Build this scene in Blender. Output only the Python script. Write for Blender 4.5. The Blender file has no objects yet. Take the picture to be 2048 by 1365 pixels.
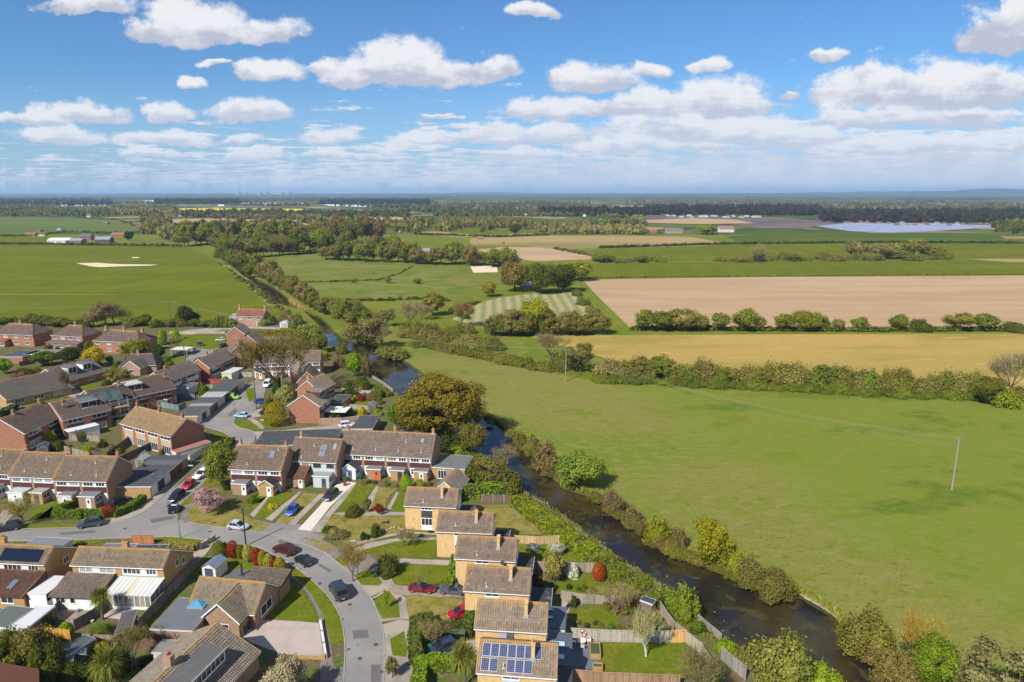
import bpy, bmesh, math, random
import numpy as np
from math import radians as R, sin, cos, pi, hypot, atan2
from mathutils import Vector, Matrix
from mathutils.geometry import tessellate_polygon, delaunay_2d_cdt

# ------------------------------------------------------------------ camera, sky, sun, exposure
S = bpy.context.scene
COL = S.collection
PITCH, FPX, CAMZ = R(12.3), 1365.0, 60.0
cd = bpy.data.cameras.new("camera"); cam = bpy.data.objects.new("camera", cd); COL.objects.link(cam)
cam.location = (0, 0, CAMZ); cam.rotation_euler = (R(90) - PITCH, 0, 0)
cd.sensor_width = 36; cd.lens = 24.0; cd.clip_start = .5; cd.clip_end = 120000
S.camera = cam
S.view_settings.view_transform = 'Standard'; S.view_settings.look = 'None'
S.view_settings.exposure = 0.45; S.view_settings.gamma = 1; S.view_settings.use_curve_mapping = False
S.render.engine = 'CYCLES'
S.cycles.max_bounces = 5; S.cycles.diffuse_bounces = 2; S.cycles.glossy_bounces = 2
S.cycles.transparent_max_bounces = 6; S.cycles.transmission_bounces = 3; S.cycles.volume_bounces = 1
S.cycles.use_denoising = True
SUN_EL, SUN_AZ = 42.0, 55.5            # elevation; direction the light travels over the ground, degrees from +X
sd = bpy.data.lights.new("sun", 'SUN'); sd.energy = 5.0; sd.angle = R(.53); sd.color = (1, .95, .86)
sun = bpy.data.objects.new("sun", sd); COL.objects.link(sun)
_l = Vector((cos(R(SUN_EL)) * cos(R(SUN_AZ)), cos(R(SUN_EL)) * sin(R(SUN_AZ)), -sin(R(SUN_EL))))
sun.rotation_euler = _l.to_track_quat('-Z', 'Y').to_euler()

def ray(x, y):
    xr = (x - 1024) / FPX; u = -(y - 682.5) / FPX
    return xr, cos(PITCH) + sin(PITCH) * u, -sin(PITCH) + cos(PITCH) * u

world = bpy.data.worlds.new("World"); S.world = world; world.use_nodes = True
def build_sky():
    nt = world.node_tree; N = nt.nodes; LK = nt.links; N.clear()
    def nd(t, **k):
        n = N.new(t)
        for a, b in k.items(): setattr(n, a, b)
        return n
    def M(op, a, b=None, c=None, clamp=False, tree=None):
        n = (tree or nt).nodes.new('ShaderNodeMath'); n.operation = op; n.use_clamp = clamp
        for i, v in enumerate((a, b, c)):
            if v is None: continue
            if isinstance(v, (int, float)): n.inputs[i].default_value = v
            else: (tree or nt).links.new(v, n.inputs[i])
        return n.outputs[0]
    def V(op, a, b, tree=None):
        n = (tree or nt).nodes.new('ShaderNodeVectorMath'); n.operation = op
        for i, v in enumerate((a, b)):
            if v is None: continue
            if isinstance(v, tuple): n.inputs[i].default_value = v
            elif isinstance(v, (int, float)): n.inputs[3].default_value = v
            else: (tree or nt).links.new(v, n.inputs[i])
        return n.outputs[1] if op == 'LENGTH' else n.outputs[0]
    def MIX(f, a, b):
        n = nd('ShaderNodeMix', data_type='RGBA')
        for i, v in ((0, f), (6, a), (7, b)):
            if isinstance(v, (int, float)): n.inputs[i].default_value = v
            elif isinstance(v, tuple): n.inputs[i].default_value = v + (1,)
            else: LK.new(v, n.inputs[i])
        return n.outputs[2]
    sky = nd('ShaderNodeTexSky', sky_type='NISHITA', sun_disc=False, sun_elevation=R(SUN_EL),
             sun_rotation=R(90 - (SUN_AZ + 180)), altitude=60, air_density=1.0, dust_density=.5, ozone_density=2.2)
    tc = nd('ShaderNodeTexCoord'); sp = nd('ShaderNodeSeparateXYZ'); LK.new(tc.outputs['Generated'], sp.inputs[0])
    ay = M('MAXIMUM', M('ABSOLUTE', sp.outputs[1]), .12)
    U = M('DIVIDE', sp.outputs[0], ay); W = M('DIVIDE', sp.outputs[2], ay)
    cb = nd('ShaderNodeCombineXYZ'); LK.new(U, cb.inputs[0]); LK.new(W, cb.inputs[1])
    P = cb.outputs[0]
    def noise(vec, sc, det, ro=.55):
        n = nd('ShaderNodeTexNoise'); n.inputs['Scale'].default_value = sc; n.inputs['Detail'].default_value = det
        n.inputs['Roughness'].default_value = ro; LK.new(vec, n.inputs['Vector']); return n
    n1 = noise(V('MULTIPLY', P, (1, 1.5, 1)), 7, 3); n2 = noise(V('MULTIPLY', P, (1, 1.35, 1)), 19, 9, .64)
    warp = V('SCALE', V('SUBTRACT', n1.outputs['Color'], (.5, .5, .5)), .034)
    PW = V('ADD', V('ADD', P, warp), V('SCALE', V('SUBTRACT', n2.outputs['Color'], (.5, .5, .5)), .03))
    # one cloud lobe: rounded above, flat below
    g = bpy.data.node_groups.new('cloud_lobe', 'ShaderNodeTree')
    for nm in ('P', 'C', 'S'): g.interface.new_socket(nm, in_out='INPUT', socket_type='NodeSocketVector')
    for nm in ('W', 'H'): g.interface.new_socket(nm, in_out='OUTPUT', socket_type='NodeSocketFloat')
    gi = g.nodes.new('NodeGroupInput'); go = g.nodes.new('NodeGroupOutput')
    v = V('MULTIPLY', V('SUBTRACT', gi.outputs[0], gi.outputs[1], g), gi.outputs[2], g)
    vm = V('MINIMUM', v, V('MULTIPLY', v, (1, 2.6, 0), g), g)
    w = M('SUBTRACT', 1, V('LENGTH', V('MULTIPLY', vm, (1, 1, 0), g), None, g), tree=g)
    s2 = g.nodes.new('ShaderNodeSeparateXYZ'); g.links.new(v, s2.inputs[0])
    wp = M('MAXIMUM', w, .0001, tree=g)
    g.links.new(w, go.inputs[0]); g.links.new(M('MULTIPLY', M('MULTIPLY', wp, wp, tree=g), s2.outputs[1], tree=g), go.inputs[1])
    C = [(390,45,150,62),(500,60,125,40),(310,58,70,40),(545,145,88,36),(500,140,40,30),
         (805,130,120,78),(720,148,95,45),(655,140,40,28),(885,146,110,42),(985,140,75,34),(1068,24,62,22),(1178,158,105,42),(1140,150,50,34),
         (1420,126,54,24),(1850,178,285,75),(1760,170,130,62),(1960,160,140,60),(1995,60,95,60),(2040,30,60,50),(1655,112,55,20),
         (1440,198,130,64),(1300,212,170,48),(1080,220,110,36),(1190,215,90,34),(150,228,150,32),(340,222,70,36),(500,226,105,36),
         (125,270,115,28),(60,232,90,18),(330,276,120,24),(480,276,60,14),(655,270,80,28),(860,280,110,24),(1000,272,110,28),(1110,268,90,32),(775,294,100,14),
         (310,308,100,15),(500,306,100,18),(650,306,70,13),(720,310,60,11),(1380,258,270,44),(1600,272,140,32),(1760,238,200,36),(1900,236,150,34),(2040,284,120,30),
         (1280,290,220,26),(1850,290,220,24),(1050,306,150,17),(390,165,34,19),(175,12,110,28),(1570,196,26,16),(1300,140,52,24),(440,124,34,10),(870,232,46,9)]
    d = h = ws = None
    for (x, y, rx, ry) in C:
        a, b, c = ray(x, y + ry * .25); n = nd('ShaderNodeGroup'); n.node_tree = g; LK.new(PW, n.inputs[0])
        n.inputs[1].default_value = (a / b, c / b, 0); n.inputs[2].default_value = (FPX / rx / 1.0, FPX / ry / 1.1, 0)
        o, hh = n.outputs
        wq = M('MAXIMUM', o, .0001); wq = M('MULTIPLY', wq, wq)
        d = o if d is None else M('MAXIMUM', d, o); h = hh if h is None else M('ADD', h, hh); ws = wq if ws is None else M('ADD', ws, wq)
    hrel = M('DIVIDE', h, M('MAXIMUM', ws, .0004))
    # low cloud decks running to the horizon: a plane of noise seen in perspective
    z = M('MAXIMUM', sp.outputs[2], .012); zz = M('ADD', z, .035)
    cb2 = nd('ShaderNodeCombineXYZ'); LK.new(M('DIVIDE', sp.outputs[0], zz), cb2.inputs[0]); LK.new(M('DIVIDE', sp.outputs[1], zz), cb2.inputs[1])
    dk = noise(cb2.outputs[0], 1.7, 7, .64)
    lw = nd('ShaderNodeMapRange'); LK.new(W, lw.inputs[0])
    lw.inputs[1].default_value = .02; lw.inputs[2].default_value = .20; lw.inputs[3].default_value = .19; lw.inputs[4].default_value = -.17
    sd_ = M('MULTIPLY', U, .14)                     # denser to the right
    deck = M('MULTIPLY', M('ADD', M('ADD', M('SUBTRACT', dk.outputs[0], .5), lw.outputs[0]), sd_), 2.2)
    dens = M('ADD', M('MAXIMUM', M('MULTIPLY', d, 1.0), deck), M('MULTIPLY', M('SUBTRACT', n2.outputs[0], .53), 1.25))
    al = nd('ShaderNodeMapRange', interpolation_type='SMOOTHSTEP'); LK.new(dens, al.inputs[0])
    al.inputs[1].default_value = .02; al.inputs[2].default_value = .34
    sh = nd('ShaderNodeMapRange', interpolation_type='SMOOTHSTEP')
    LK.new(M('ADD', M('ADD', hrel, M('MULTIPLY', M('SUBTRACT', n2.outputs[0], .5), 1.5)), M('MULTIPLY', M('SUBTRACT', n1.outputs[0], .5), .8)), sh.inputs[0])
    sh_ = M('ADD', sh.inputs[0].links[0].from_socket, M('MULTIPLY', M('SUBTRACT', dk.outputs[0], .46), 1.1)); LK.new(sh_, sh.inputs[0])
    sh.inputs[1].default_value = -.16; sh.inputs[2].default_value = .46
    cc = MIX(sh.outputs[0], (5.9, 6.2, 7.4), (10.2, 10.2, 10.4))
    # near the horizon the clouds are seen through miles of air
    hz = nd('ShaderNodeMapRange'); LK.new(W, hz.inputs[0]); hz.inputs[1].default_value = .0; hz.inputs[2].default_value = .16
    hz.inputs[3].default_value = .72; hz.inputs[4].default_value = .0
    cc = MIX(hz.outputs[0], cc, (7.6, 8.5, 10.2))
    # the blue of the photograph is a little deeper
    skc = nd('ShaderNodeMix', data_type='RGBA', blend_type='MULTIPLY'); skc.inputs[0].default_value = 1
    LK.new(sky.outputs[0], skc.inputs[6]); skc.inputs[7].default_value = (.60, .98, 1.38, 1)
    skc2 = MIX(M('MULTIPLY', hz.outputs[0], .55), skc.outputs[2], (6.2, 7.6, 10.0))
    fin = MIX(M('MULTIPLY', al.outputs[0], .96), skc2, cc)
    bg = nd('ShaderNodeBackground'); bg.inputs[1].default_value = .065; LK.new(fin, bg.inputs[0])
    ot = nd('ShaderNodeOutputWorld'); LK.new(bg.outputs[0], ot.inputs[0])
    world.cycles.sampling_method = 'MANUAL'; world.cycles.sample_map_resolution = 512
build_sky()

# ------------------------------------------------------------------ helpers
def G(x, y, z=0.0):
    a, b, c = ray(x, y); t = (z - CAMZ) / c
    return (a * t, b * t)
def depth(p, z=0.0): return p[1] * cos(PITCH) - (z - CAMZ) * sin(PITCH)
def proj(X, Y, Z):
    Z -= CAMZ; f = Y * cos(PITCH) - Z * sin(PITCH); u = Y * sin(PITCH) + Z * cos(PITCH)
    return 1024 + FPX * X / f, 682.5 - FPX * u / f
def hgt(g, yt):
    lo, hi = 0., 60.
    for _ in range(30):
        m = (lo + hi) / 2
        if proj(g[0], g[1], m)[1] > yt: lo = m
        else: hi = m
    return m
rnd = random.Random(7)
def setp(o, label=None, cat=None, group=None, kind=None):
    if label: o['label'] = label
    if cat: o['category'] = cat
    if group: o['group'] = group
    if kind: o['kind'] = kind
    return o
def link(o, parent=None):
    COL.objects.link(o)
    if parent is not None: o.parent = parent
    return o
def empty(name, loc, rz=0, label=None, cat=None, group=None, scale=None):
    o = bpy.data.objects.new(name, None); o.location = loc if len(loc) == 3 else (loc[0], loc[1], 0)
    o.rotation_euler.z = rz; o.empty_display_size = .3
    if scale: o.scale = scale
    link(o); return setp(o, label, cat, group)
class MB:
    def __init__(s): s.v = []; s.f = []; s.m = []; s.t = []
    def face(s, pts, m=0, t=.5):
        b = len(s.v); s.v += [tuple(p) for p in pts]; s.f.append(tuple(range(b, b + len(pts)))); s.m.append(m); s.t.append(t)
    def box(s, x0, x1, y0, y1, z0, z1, m=0, t=.5):
        b = len(s.v)
        s.v += [(x0,y0,z0),(x1,y0,z0),(x1,y1,z0),(x0,y1,z0),(x0,y0,z1),(x1,y0,z1),(x1,y1,z1),(x0,y1,z1)]
        for q in ((3,2,1,0),(4,5,6,7),(0,1,5,4),(1,2,6,5),(2,3,7,6),(3,0,4,7)):
            s.f.append(tuple(b + i for i in q)); s.m.append(m); s.t.append(t)
    def prism(s, poly, z0, z1, m=0):                # poly counter-clockwise in xy
        b = len(s.v); n = len(poly)
        s.v += [(p[0], p[1], z0) for p in poly] + [(p[0], p[1], z1) for p in poly]
        s.f.append(tuple(b + n + i for i in range(n))); s.f.append(tuple(b + n - 1 - i for i in range(n))); s.m += [m, m]; s.t += [.5, .5]
        for i in range(n):
            j = (i + 1) % n; s.f.append((b+i, b+j, b+n+j, b+n+i)); s.m.append(m); s.t.append(.5)
    def tube(s, p, q, r0, r1, n=6, m=0, t=.5):
        p = Vector(p); q = Vector(q); d = (q - p)
        if d.length < 1e-6: return
        d.normalize(); a = d.orthogonal().normalized(); c = d.cross(a); b = len(s.v)
        for (o, r) in ((p, r0), (q, r1)):
            for i in range(n):
                an = 2 * pi * i / n; s.v.append(tuple(o + a * (r * cos(an)) + c * (r * sin(an))))
        for i in range(n):
            j = (i + 1) % n; s.f.append((b+i, b+j, b+n+j, b+n+i)); s.m.append(m); s.t.append(t)
        s.f.append(tuple(b + n + i for i in range(n))); s.m.append(m); s.t.append(t)
        s.f.append(tuple(b + n - 1 - i for i in range(n))); s.m.append(m); s.t.append(t)
    def mesh(s, name, mats, tint=False, smooth=False):
        me = bpy.data.meshes.new(name); me.from_pydata(s.v, [], s.f)
        for m in (mats if isinstance(mats, (list, tuple)) else [mats]): me.materials.append(m)
        if any(s.m): me.polygons.foreach_set('material_index', s.m)
        if tint:
            a = me.attributes.new('tint', 'FLOAT', 'FACE'); a.data.foreach_set('value', s.t)
        if smooth: me.polygons.foreach_set('use_smooth', [True] * len(s.f))
        me.update(); return me
    def build(s, name, mats, parent=None, color=None, **k):
        o = bpy.data.objects.new(name, s.mesh(name, mats, **k)); link(o, parent)
        if color: o.color = tuple(color) + (1,)
        return o
def inst(name, me, parent=None, loc=(0,0,0), rz=0, color=None, scale=None):
    o = bpy.data.objects.new(name, me); o.location = loc; o.rotation_euler.z = rz
    if scale: o.scale = scale
    if color: o.color = tuple(color) + (1,)
    return link(o, parent)
def quads_mesh(name, V, tint, mat):
    n = len(V) // 4; me = bpy.data.meshes.new(name)
    me.vertices.add(n * 4); me.vertices.foreach_set('co', V.astype(np.float32).ravel())
    me.loops.add(n * 4); me.loops.foreach_set('vertex_index', np.arange(n * 4, dtype=np.int32))
    me.polygons.add(n); me.polygons.foreach_set('loop_start', np.arange(0, n * 4, 4, dtype=np.int32))
    try: me.polygons.foreach_set('loop_total', np.full(n, 4, dtype=np.int32))
    except Exception: pass
    me.materials.append(mat); me.update(calc_edges=True)
    a = me.attributes.new('tint', 'FLOAT', 'FACE'); a.data.foreach_set('value', np.asarray(tint, dtype=np.float32))
    return me

# ------------------------------------------------------------------ materials
def mat(name, col=(.5,.5,.5), rough=.9, objcol=False, tint=None, spots=(), bump=None, spec=.3, metal=0, trans=0, coord='Object', stretch=None, bands=None, emis=None):
    """spots: (scale, colour, lo, hi[, detail]) patches of a second colour; bump: (scale, strength, distance)"""
    m = bpy.data.materials.new(name); m.use_nodes = True; nt = m.node_tree; N = nt.nodes; L = nt.links
    b = N['Principled BSDF']; b.inputs['Roughness'].default_value = rough; b.inputs['Metallic'].default_value = metal
    b.inputs['Specular IOR Level'].default_value = spec
    tc = N.new('ShaderNodeTexCoord'); vec = tc.outputs[coord]
    if stretch:
        mp = N.new('ShaderNodeMapping'); mp.inputs['Scale'].default_value = stretch[:3]
        if len(stretch) > 3: mp.inputs['Rotation'].default_value[2] = stretch[3]
        L.new(vec, mp.inputs[0]); vec2 = mp.outputs[0]
    else: vec2 = vec
    def mix(f, a, c, bt='MIX'):
        n = N.new('ShaderNodeMix'); n.data_type = 'RGBA'; n.blend_type = bt
        for i, v in ((0, f), (6, a), (7, c)):
            if isinstance(v, (int, float)): n.inputs[i].default_value = v
            elif isinstance(v, tuple): n.inputs[i].default_value = v + (1,) if len(v) == 3 else v
            else: L.new(v, n.inputs[i])
        return n.outputs[2]
    c = tuple(col)
    if objcol:
        oi = N.new('ShaderNodeObjectInfo'); c = oi.outputs['Color']
    if tint:
        at = N.new('ShaderNodeAttribute'); at.attribute_name = 'tint'
        mr = N.new('ShaderNodeMapRange'); L.new(at.outputs['Fac'], mr.inputs[0]); mr.inputs[3].default_value = tint[0]; mr.inputs[4].default_value = tint[1]
        cm = N.new('ShaderNodeCombineColor'); [L.new(mr.outputs[0], cm.inputs[i]) for i in range(3)]
        c = mix(1., c, cm.outputs[0], 'MULTIPLY')
    for s in spots:
        n = N.new('ShaderNodeTexNoise'); n.inputs['Scale'].default_value = s[0]; n.inputs['Detail'].default_value = s[4] if len(s) > 4 else 4
        L.new(vec2 if len(s) < 6 else vec, n.inputs['Vector'])
        mr = N.new('ShaderNodeMapRange'); mr.interpolation_type = 'SMOOTHSTEP'; L.new(n.outputs[0], mr.inputs[0]); mr.inputs[1].default_value = s[2]; mr.inputs[2].default_value = s[3]
        c = mix(mr.outputs[0], c, tuple(s[1]))
    if bands:                                       # (axis vector, period, colour, amount): drill rows, mower stripes
        w = N.new('ShaderNodeTexWave'); w.wave_type = 'BANDS'; w.bands_direction = 'X'; w.inputs['Scale'].default_value = 1
        mp = N.new('ShaderNodeMapping'); mp.inputs['Rotation'].default_value[2] = bands[0]; k = .31416 / bands[1]; mp.inputs['Scale'].default_value = (k, k, k)
        L.new(vec, mp.inputs[0]); L.new(mp.outputs[0], w.inputs[0]); w.inputs['Distortion'].default_value = .6; w.inputs['Detail'].default_value = 1
        mm = N.new('ShaderNodeMath'); mm.operation = 'MULTIPLY'; L.new(w.outputs['Fac'], mm.inputs[0]); mm.inputs[1].default_value = bands[3]
        c = mix(mm.outputs[0], c, tuple(bands[2]))
    if isinstance(c, tuple): b.inputs['Base Color'].default_value = c + (1,)
    else: L.new(c, b.inputs['Base Color'])
    if bump:
        n = N.new('ShaderNodeTexNoise'); n.inputs['Scale'].default_value = bump[0]; n.inputs['Detail'].default_value = 5; L.new(vec2, n.inputs['Vector'])
        bp = N.new('ShaderNodeBump'); bp.inputs['Strength'].default_value = bump[1]; bp.inputs['Distance'].default_value = bump[2]
        L.new(n.outputs[0], bp.inputs['Height']); L.new(bp.outputs[0], b.inputs['Normal'])
    m['c'] = 0
    return m
def leaf_mat(name, tl=.55, th=1.5, trans=.3):
    m = bpy.data.materials.new(name); m.use_nodes = True; nt = m.node_tree; N = nt.nodes; L = nt.links; N.clear()
    oi = N.new('ShaderNodeObjectInfo'); at = N.new('ShaderNodeAttribute'); at.attribute_name = 'tint'
    mr = N.new('ShaderNodeMapRange'); L.new(at.outputs['Fac'], mr.inputs[0]); mr.inputs[3].default_value = tl; mr.inputs[4].default_value = th
    vm = N.new('ShaderNodeVectorMath'); vm.operation = 'SCALE'; L.new(oi.outputs['Color'], vm.inputs[0]); L.new(mr.outputs[0], vm.inputs[3])
    vy = N.new('ShaderNodeVectorMath'); vy.operation = 'MULTIPLY'; vy.inputs[1].default_value = (1.42, 1.33, .75); L.new(vm.outputs[0], vy.inputs[0]); vm = vy
    d = N.new('ShaderNodeBsdfDiffuse'); L.new(vm.outputs[0], d.inputs[0]); o = N.new('ShaderNodeOutputMaterial')
    if trans:
        t = N.new('ShaderNodeBsdfTranslucent'); L.new(vm.outputs[0], t.inputs[0]); x = N.new('ShaderNodeMixShader'); x.inputs[0].default_value = trans
        L.new(d.outputs[0], x.inputs[1]); L.new(t.outputs[0], x.inputs[2]); L.new(x.outputs[0], o.inputs[0])
    else: L.new(d.outputs[0], o.inputs[0])
    return m
def brick_mat(name, c1, c2, mortar, scale=1.0):
    m = bpy.data.materials.new(name); m.use_nodes = True; nt = m.node_tree; N = nt.nodes; L = nt.links; b = N['Principled BSDF']
    b.inputs['Roughness'].default_value = .9; b.inputs['Specular IOR Level'].default_value = .15
    tc = N.new('ShaderNodeTexCoord'); s = N.new('ShaderNodeSeparateXYZ'); L.new(tc.outputs['Object'], s.inputs[0])
    ad = N.new('ShaderNodeMath'); L.new(s.outputs[0], ad.inputs[0]); L.new(s.outputs[1], ad.inputs[1]); cb = N.new('ShaderNodeCombineXYZ'); L.new(ad.outputs[0], cb.inputs[0]); L.new(s.outputs[2], cb.inputs[1])
    t = N.new('ShaderNodeTexBrick'); L.new(cb.outputs[0], t.inputs[0]); t.inputs['Scale'].default_value = scale
    for k, v in (('Color1', c1), ('Color2', c2), ('Mortar', mortar)): t.inputs[k].default_value = v + (1,)
    t.inputs['Mortar Size'].default_value = .009; t.inputs['Brick Width'].default_value = .235; t.inputs['Row Height'].default_value = .078; t.inputs['Bias'].default_value = -.1
    n = N.new('ShaderNodeTexNoise'); n.inputs['Scale'].default_value = 1.6; n.inputs['Detail'].default_value = 5; L.new(cb.outputs[0], n.inputs[0])
    n2 = N.new('ShaderNodeTexNoise'); n2.inputs['Scale'].default_value = 5; L.new(cb.outputs[0], n2.inputs[0])
    mr = N.new('ShaderNodeMapRange'); L.new(n.outputs[0], mr.inputs[0]); mr.inputs[1].default_value = .3; mr.inputs[2].default_value = .7; mr.inputs[3].default_value = .86; mr.inputs[4].default_value = 1.12
    mr2 = N.new('ShaderNodeMapRange'); L.new(n2.outputs[0], mr2.inputs[0]); mr2.inputs[1].default_value = .62; mr2.inputs[2].default_value = .72; mr2.inputs[3].default_value = 1; mr2.inputs[4].default_value = .86
    mu = N.new('ShaderNodeMath'); mu.operation = 'MULTIPLY'; L.new(mr.outputs[0], mu.inputs[0]); L.new(mr2.outputs[0], mu.inputs[1])
    vm = N.new('ShaderNodeVectorMath'); vm.operation = 'SCALE'; L.new(t.outputs[0], vm.inputs[0]); L.new(mu.outputs[0], vm.inputs[3]); L.new(vm.outputs[0], b.inputs['Base Color'])
    bp = N.new('ShaderNodeBump'); bp.invert = True; bp.inputs['Strength'].default_value = .6; bp.inputs['Distance'].default_value = .01; L.new(t.outputs['Fac'], bp.inputs['Height']); L.new(bp.outputs[0], b.inputs['Normal'])
    return m
def roof_mat(name, lich=(.34,.19,.06), amt=0.0):
    """concrete tiles: own colour per tile, orange lichen thick along ridge and verges"""
    m = bpy.data.materials.new(name); m.use_nodes = True; nt = m.node_tree; N = nt.nodes; L = nt.links; b = N['Principled BSDF']
    b.inputs['Roughness'].default_value = .88; b.inputs['Specular IOR Level'].default_value = .2
    oi = N.new('ShaderNodeObjectInfo'); at = N.new('ShaderNodeAttribute'); at.attribute_name = 'tint'; ar = N.new('ShaderNodeAttribute'); ar.attribute_name = 'edge'
    tc = N.new('ShaderNodeTexCoord'); n = N.new('ShaderNodeTexNoise'); n.inputs['Scale'].default_value = .8; n.inputs['Detail'].default_value = 6; n.inputs['Roughness'].default_value = .7; L.new(tc.outputs['Object'], n.inputs[0])
    n3 = N.new('ShaderNodeTexNoise'); n3.inputs['Scale'].default_value = 7; n3.inputs['Detail'].default_value = 3; L.new(tc.outputs['Object'], n3.inputs[0])
    mr = N.new('ShaderNodeMapRange'); L.new(at.outputs['Fac'], mr.inputs[0]); mr.inputs[3].default_value = .50; mr.inputs[4].default_value = 1.50
    mr1 = N.new('ShaderNodeMapRange'); L.new(n.outputs[0], mr1.inputs[0]); mr1.inputs[1].default_value = .3; mr1.inputs[2].default_value = .7; mr1.inputs[3].default_value = .88; mr1.inputs[4].default_value = 1.1
    mu = N.new('ShaderNodeMath'); mu.operation = 'MULTIPLY'; L.new(mr.outputs[0], mu.inputs[0]); L.new(mr1.outputs[0], mu.inputs[1])
    vm = N.new('ShaderNodeVectorMath'); vm.operation = 'SCALE'; L.new(oi.outputs['Color'], vm.inputs[0]); L.new(mu.outputs[0], vm.inputs[3])
    a1 = N.new('ShaderNodeMath'); a1.operation = 'MULTIPLY'; L.new(ar.outputs['Fac'], a1.inputs[0]); a1.inputs[1].default_value = .42
    a2 = N.new('ShaderNodeMath'); L.new(a1.outputs[0], a2.inputs[0]); L.new(n3.outputs[0], a2.inputs[1])
    a3 = N.new('ShaderNodeMath'); L.new(a2.outputs[0], a3.inputs[0]); L.new(n.outputs[0], a3.inputs[1])
    ml = N.new('ShaderNodeMapRange'); ml.interpolation_type = 'SMOOTHSTEP'; L.new(a3.outputs[0], ml.inputs[0]); ml.inputs[1].default_value = 1.33 - amt; ml.inputs[2].default_value = 1.62 - amt; ml.inputs[4].default_value = .75
    x = N.new('ShaderNodeMix'); x.data_type = 'RGBA'; L.new(ml.outputs[0], x.inputs[0]); L.new(vm.outputs[0], x.inputs[6]); x.inputs[7].default_value = lich + (1,)
    L.new(x.outputs[2], b.inputs['Base Color']); return m
M_ = {}
M_['ybrick'] = brick_mat('buff_brick', (.64,.42,.18), (.55,.33,.125), (.52,.41,.25))
M_['rbrick'] = brick_mat('red_brick', (.35,.14,.075), (.28,.10,.055), (.30,.20,.14))
M_['bbrick'] = brick_mat('brown_brick', (.34,.21,.125), (.27,.155,.09), (.30,.23,.17))
M_['obrick'] = brick_mat('ochre_brick', (.42,.24,.085), (.34,.18,.06), (.38,.28,.17))
M_['pbrick'] = brick_mat('pink_brick', (.36,.21,.155), (.32,.17,.12), (.33,.25,.2))
M_['tiles'] = roof_mat('roof_tiles'); M_['tiles_l'] = roof_mat('roof_tiles_lichen', amt=.13)
M_['ridge'] = roof_mat('ridge_tiles', amt=.27)
M_['paint'] = mat('gloss_paint', objcol=True, rough=.45, spots=[(3,(.5,.49,.46),.62,.9)])
M_['plain'] = mat('matt_surface', objcol=True, rough=.85, tint=None, bump=(6,.3,.02))
M_['render'] = mat('rendered_wall', objcol=True, rough=.9, bump=(9,.25,.01))
M_['hung'] = mat('tile_hung_panel', objcol=True, rough=.8, bands=(0, .3, (.03,.015,.012), .25))
M_['glass'] = mat('window_glass', objcol=True, rough=.06, spec=.9)
M_['felt'] = mat('felt_roof', objcol=True, rough=.8, spots=[(.9,(.15,.15,.15),.55,.8),(4,(.04,.045,.05),.6,.8)], bump=(12,.3,.02))
M_['sheetroof'] = mat('ribbed_sheet', objcol=True, rough=.5, bands=(0, .28, (.25,.25,.24), .35))
M_['wood'] = mat('weathered_wood', objcol=True, rough=.9, tint=(.7,1.3), spots=[(1.5,(.10,.075,.05),.55,.8)])
M_['metal'] = mat('painted_metal', objcol=True, rough=.4, spec=.5)
M_['leaf'] = leaf_mat('leaves'); M_['twig'] = leaf_mat('twigs', .6, 1.3, 0)
M_['bark'] = mat('bark', objcol=True, rough=.95, bump=(6,.6,.05), spots=[(2,(.07,.06,.05),.5,.7)])
M_['asphalt'] = mat('asphalt', (.205,.19,.178), .95, spec=.1, spots=[(.11,(.25,.23,.21),.42,.66,6),(.9,(.165,.155,.145),.55,.78,6),(25,(.29,.27,.24),.56,.8,2)], bump=(40,.3,.01))
M_['asphalt2'] = mat('worn_tarmac', (.175,.145,.12), .95, spec=.1, spots=[(.3,(.225,.185,.15),.4,.65,6),(2,(.13,.11,.095),.55,.75),(20,(.24,.22,.2),.58,.8,2)], bump=(30,.35,.01))
M_['concrete'] = mat('concrete', (.33,.28,.22), .9, spots=[(.25,(.22,.19,.155),.4,.7,7),(3,(.36,.33,.29),.55,.8)], bump=(20,.3,.01))
M_['kerb'] = mat('kerb_stone', (.34,.30,.25), .9, spots=[(2,(.22,.19,.15),.5,.7)])
M_['lawn'] = mat('lawn', (.105,.135,.011), .95, spec=0, spots=[(.35,(.14,.145,.016),.42,.62,6),(1.7,(.065,.095,.008),.5,.72,5),(6,(.17,.15,.03),.62,.78,4),(.9,(.20,.165,.05),.66,.8,4)], bump=(9,.7,.06))
M_['drylawn'] = mat('dry_lawn', (.225,.175,.048), .95, spec=0, spots=[(.5,(.14,.14,.02),.42,.62,6),(2.5,(.29,.24,.11),.5,.72,5)], bump=(9,.7,.06))
M_['soil'] = mat('garden_soil', (.14,.10,.055), .95, spec=0, spots=[(.35,(.09,.12,.03),.46,.56,6),(1.2,(.20,.155,.10),.55,.7,5),(2.6,(.05,.075,.02),.56,.66,4)], bump=(5,.8,.1))
M_['paving'] = mat('paving', (.28,.22,.17), .9, spots=[(1.2,(.20,.155,.12),.45,.65,5),(5,(.34,.28,.22),.55,.75)], bump=(15,.3,.02))
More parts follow.
